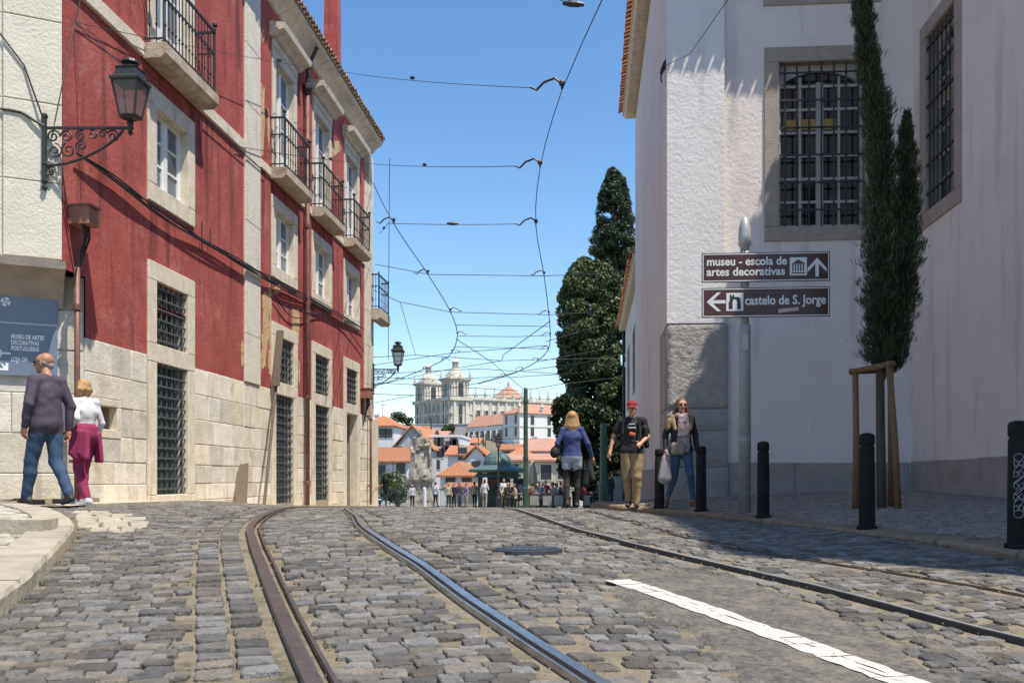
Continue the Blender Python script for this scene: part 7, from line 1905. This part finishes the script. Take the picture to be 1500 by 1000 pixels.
person('blonde woman seen from behind in blue jumper and pale shorts with black shoulder bag', p5, facing(-.05, 1), h5, J, dict(top=cloth((.05, .07, .2)), pants=cloth((.42, .48, .54)), shoe=SHOEB, sock=cloth((.022, .02, .022)), hair=blond), dict(fem=True, bulk=.012, pants='short', hem=.93), extras=[X_hair(blond, 'long'), X_prims('shoulder_bag', black, handbag), X_prims('carried_jacket', black, held, .008)])
# --- statue figure
sx_, sy_, sz_ = STATUE; hs = (699 - 628) / FPX * sy_
st2 = bpy.data.objects.new('figure_root', None)
P = []
P += [((0, 0, .12), (0, .0, .95), .22, .18, 0, .05, (1.1, .8, 1)), ((0, 0, .9), (0, .02, 1.3), .2, .2, 0, .05, (1.1, .8, 1)), ((-.17, 0, 1.42), (.17, 0, 1.42), .09, .09, 0, .05), ((0, 0, 1.4), (0, 0, 1.55), .08, .06, 0, .03), ((0, -.02, 1.64), None, (.095, .105, .125), 0, 0, .02), ((0, .02, 1.68), None, (.11, .11, .11), 0, 0, .02),
      ((.2, 0, 1.4), (.3, -.05, 1.15), .085, .08, 0, .04), ((.3, -.05, 1.15), (.1, -.24, 1.12), .075, .055, 0, .03), ((-.2, 0, 1.4), (-.33, 0, 1.12), .085, .075, 0, .04), ((-.33, 0, 1.12), (-.24, -.2, .92), .07, .05, 0, .03),
      ((.02, -.26, 1.14), (.34, -.22, 1.2), .06, .05, 0, .03), ((.34, -.22, 1.2), (.42, -.2, 1.3), .04, .02, 0, .03), ((.18, -.24, 1.2), (.18, -.24, 1.5), .015, .012, 0, .01),
      ((.34, .06, 1.3), (.36, .08, .3), .08, .11, 0, .06, (.8, 1, 1)), ((-.3, .1, 1.3), (-.26, .1, .25), .07, .1, 0, .06), ((-.24, -.1, .9), (-.3, -.14, .1), .06, .1, 0, .05)]
for i in range(9):
    x = -.22 + .055 * i; P.append(((x * .6, -.14 - .04 * math.cos(x * 4), .98), (x * 1.1, -.22 - .05 * math.cos(x * 4), .08), .035, .05, 0, .025))
P.append(((0, 0, 0), (0, 0, .06), .36, .36, 0, .02, (1.1, .9, 1)))
k = hs / 1.78; V, Q, T = sdf([(tuple(Vector(a) * k), None if b is None else tuple(Vector(b) * k), tuple(x * k for x in ra) if b is None else ra * k, rb * k, tg, kk_ * k, *rest) for a, b, ra, rb, tg, kk_, *rest in P], .028 * k, 0)
V = V + np.array([sx_, sy_, sz_]); arr_mesh('robed_figure', V, Q, M['statue'], st_, None, True); bpy.data.objects.remove(st2)
# --- people on the plaza
CR = random.Random(5)
def stand(px, py_head, Y, label, top, pants, face=None, hair=None, o=None, sit=False, arm=None, lift=0):
    q = onY(px, 741, Y); z = ground(q.x, Y); h = (741 - py_head) / FPX * Y if not sit else 1.68; h = min(1.85, max(1.5, h))
    J = {}
    if sit: J = dict(pel=(0, .1, .5), chest=(0, .1, .86), neck=(0, .08, 1.05), head=(0, .05, 1.2), sl=(.18, .1, 1.0), sr=(-.18, .1, 1.0), el=(.24, .06, .75), er=(-.24, .06, .75), wl=(.14, -.2, .76), wr=(-.14, -.2, .76), hl=(.09, .06, .5), hr=(-.09, .06, .5), kl=(.11, -.36, .5), kr=(-.11, -.36, .5), al=(.11, -.34, .085), ar=(-.11, -.34, .085), tl=(.12, -.5, .035), tr=(-.12, -.5, .035))
    else:
        d = CR.uniform(-.1, .1); J = dict(al=(.1, d + .02, .085), tl=(.12, d - .15, .035), kl=(.1, d * .5 - .03, .5), ar=(-.1, -d, .085), tr=(-.12, -d - .17, .035), wl=(.24, CR.uniform(-.2, .05), .92), wr=(-.24, CR.uniform(-.2, .05), .92))
        if arm == 'bent': J.update(wr=(-.12, -.26, 1.12), er=(-.25, -.02, 1.15)); 
    return person(label, (q.x, Y, z + lift), face if face is not None else CR.uniform(-3, 3), h, J, dict(skin=M['skin'], top=top, pants=pants, shoe=SHOEB, hair=hair or darkhair), o or {}, 'people on the viewpoint plaza', .024, False, [X_hair(hair or darkhair, 'short')])
C = cloth; navy = C((.03, .04, .09)); jw = C((.68, .67, .65)); st_w = C((.5, .5, .5)); lil = C((.34, .28, .42)); bge = C((.45, .36, .27)); redc = C((.5, .06, .05)); dk = C((.03, .03, .035)); sky_b = C((.16, .28, .55))
stand(549, 716, 62, 'person in a white shirt sitting on the low wall beside the red building corner', jw, dk, 1.6, sit=True)
stand(604, 708, 63, 'man in a striped grey shirt standing before the statue pedestal', st_w, dk, .3, arm='bent')
stand(638, 703, 60, 'man in a white shirt and dark trousers just right of the statue', jw, dk, 2.6)
stand(657, 704, 60, 'woman in a beige top nearest left of the dark clad man', bge, dk, .6, brown)
stand(665, 705, 61, 'person all in black between the beige and the navy figures', dk, dk, -.5)
stand(673, 703, 60, 'man in a navy shirt left of the kiosk', navy, navy, 1.2)
stand(683, 706, 60, 'woman in a lilac top at the kiosk edge', lil, bge, -1.0, brown)
stand(710, 704, 53, 'customer in a pale top leaning at the kiosk counter', jw, bge, 2.9, arm='bent')
stand(738, 698, 52, 'man in a white shirt and khaki shorts right of the street lamp', jw, khaki, .4, o=dict(pants='short', sleeve='short'))
stand(752, 712, 52, 'seated guest with bare arms at the left side of the kiosk table', bge, dk, -1.3, sit=True, o=dict(sleeve='short'))
stand(762, 712, 53, 'seated guest in brown at the right side of the kiosk table', C((.3, .16, .1)), dk, 1.2, sit=True)
stand(769, 706, 54.5, 'guest in a sky blue shirt behind the green tram pole', sky_b, dk, .6, sit=True, lift=.25)
stand(800, 704, 53, 'guest in a red shirt sitting right of the folded parasol', redc, dk, .3, sit=True, lift=.2)
stand(817, 711, 50.5, 'guest in a white shirt sitting beside the blonde woman', jw, dk, 1.3, sit=True)
stand(850, 712, 50, 'dark clad guest sitting in the shade of the big tree, left', navy, dk, -1.2, sit=True)
stand(868, 711, 49.5, 'guest in grey sitting in the shade of the big tree, right', st_w, dk, 1.3, sit=True)
for i, (px, ph, Y, lab, tp, pt) in enumerate([(745, 711, 49, 'seated guest in black just right of the street lamp', dk, dk), (757, 710, 56, 'seated guest in pale blue behind the kiosk table', sky_b, dk), (777, 711, 49, 'seated guest in brown below the folded parasol', C((.22, .1, .06)), dk), (786, 712, 54, 'seated guest in white behind the first wind screen', jw, dk), (793, 711, 48.5, 'seated guest in dark grey between parasol and red shirt', C((.08, .08, .09)), dk),
        (808, 711, 49, 'seated guest in beige right of the red shirt', bge, dk), (824, 712, 47.5, 'seated guest in black close to the blonde woman left side', dk, dk), (858, 712, 47.5, 'seated guest in dark red below the big tree', C((.2, .03, .03)), dk), (876, 712, 46, 'seated guest in black beside the dark green pole', dk, dk)]):
    stand(px, ph, Y, lab, tp, pt, CR.uniform(-2, 2), sit=True)
stand(893, 690, 44, 'person in dark clothes standing by the dark green tram pole', dk, navy, 2.8)

for i, (px, ph, Y, lab, tp, pt) in enumerate([(695, 706, 57, 'attendant in a pale apron at the left side of the kiosk', bge, dk), (728, 709, 59, 'person in dark blue half hidden behind the street lamp', navy, dk),
        (790, 709, 56, 'person in light grey standing behind the wind screens left of the red shirt', st_w, navy), (808, 708, 57, 'person in white standing behind the wind screens right of the red shirt', jw, dk), (826, 707, 58, 'person in brown standing far behind the blonde woman', C((.2, .11, .07)), dk),
        (858, 708, 55, 'person in lilac standing beneath the big tree', lil, dk)]):
    stand(px, ph, Y, lab, tp, pt)
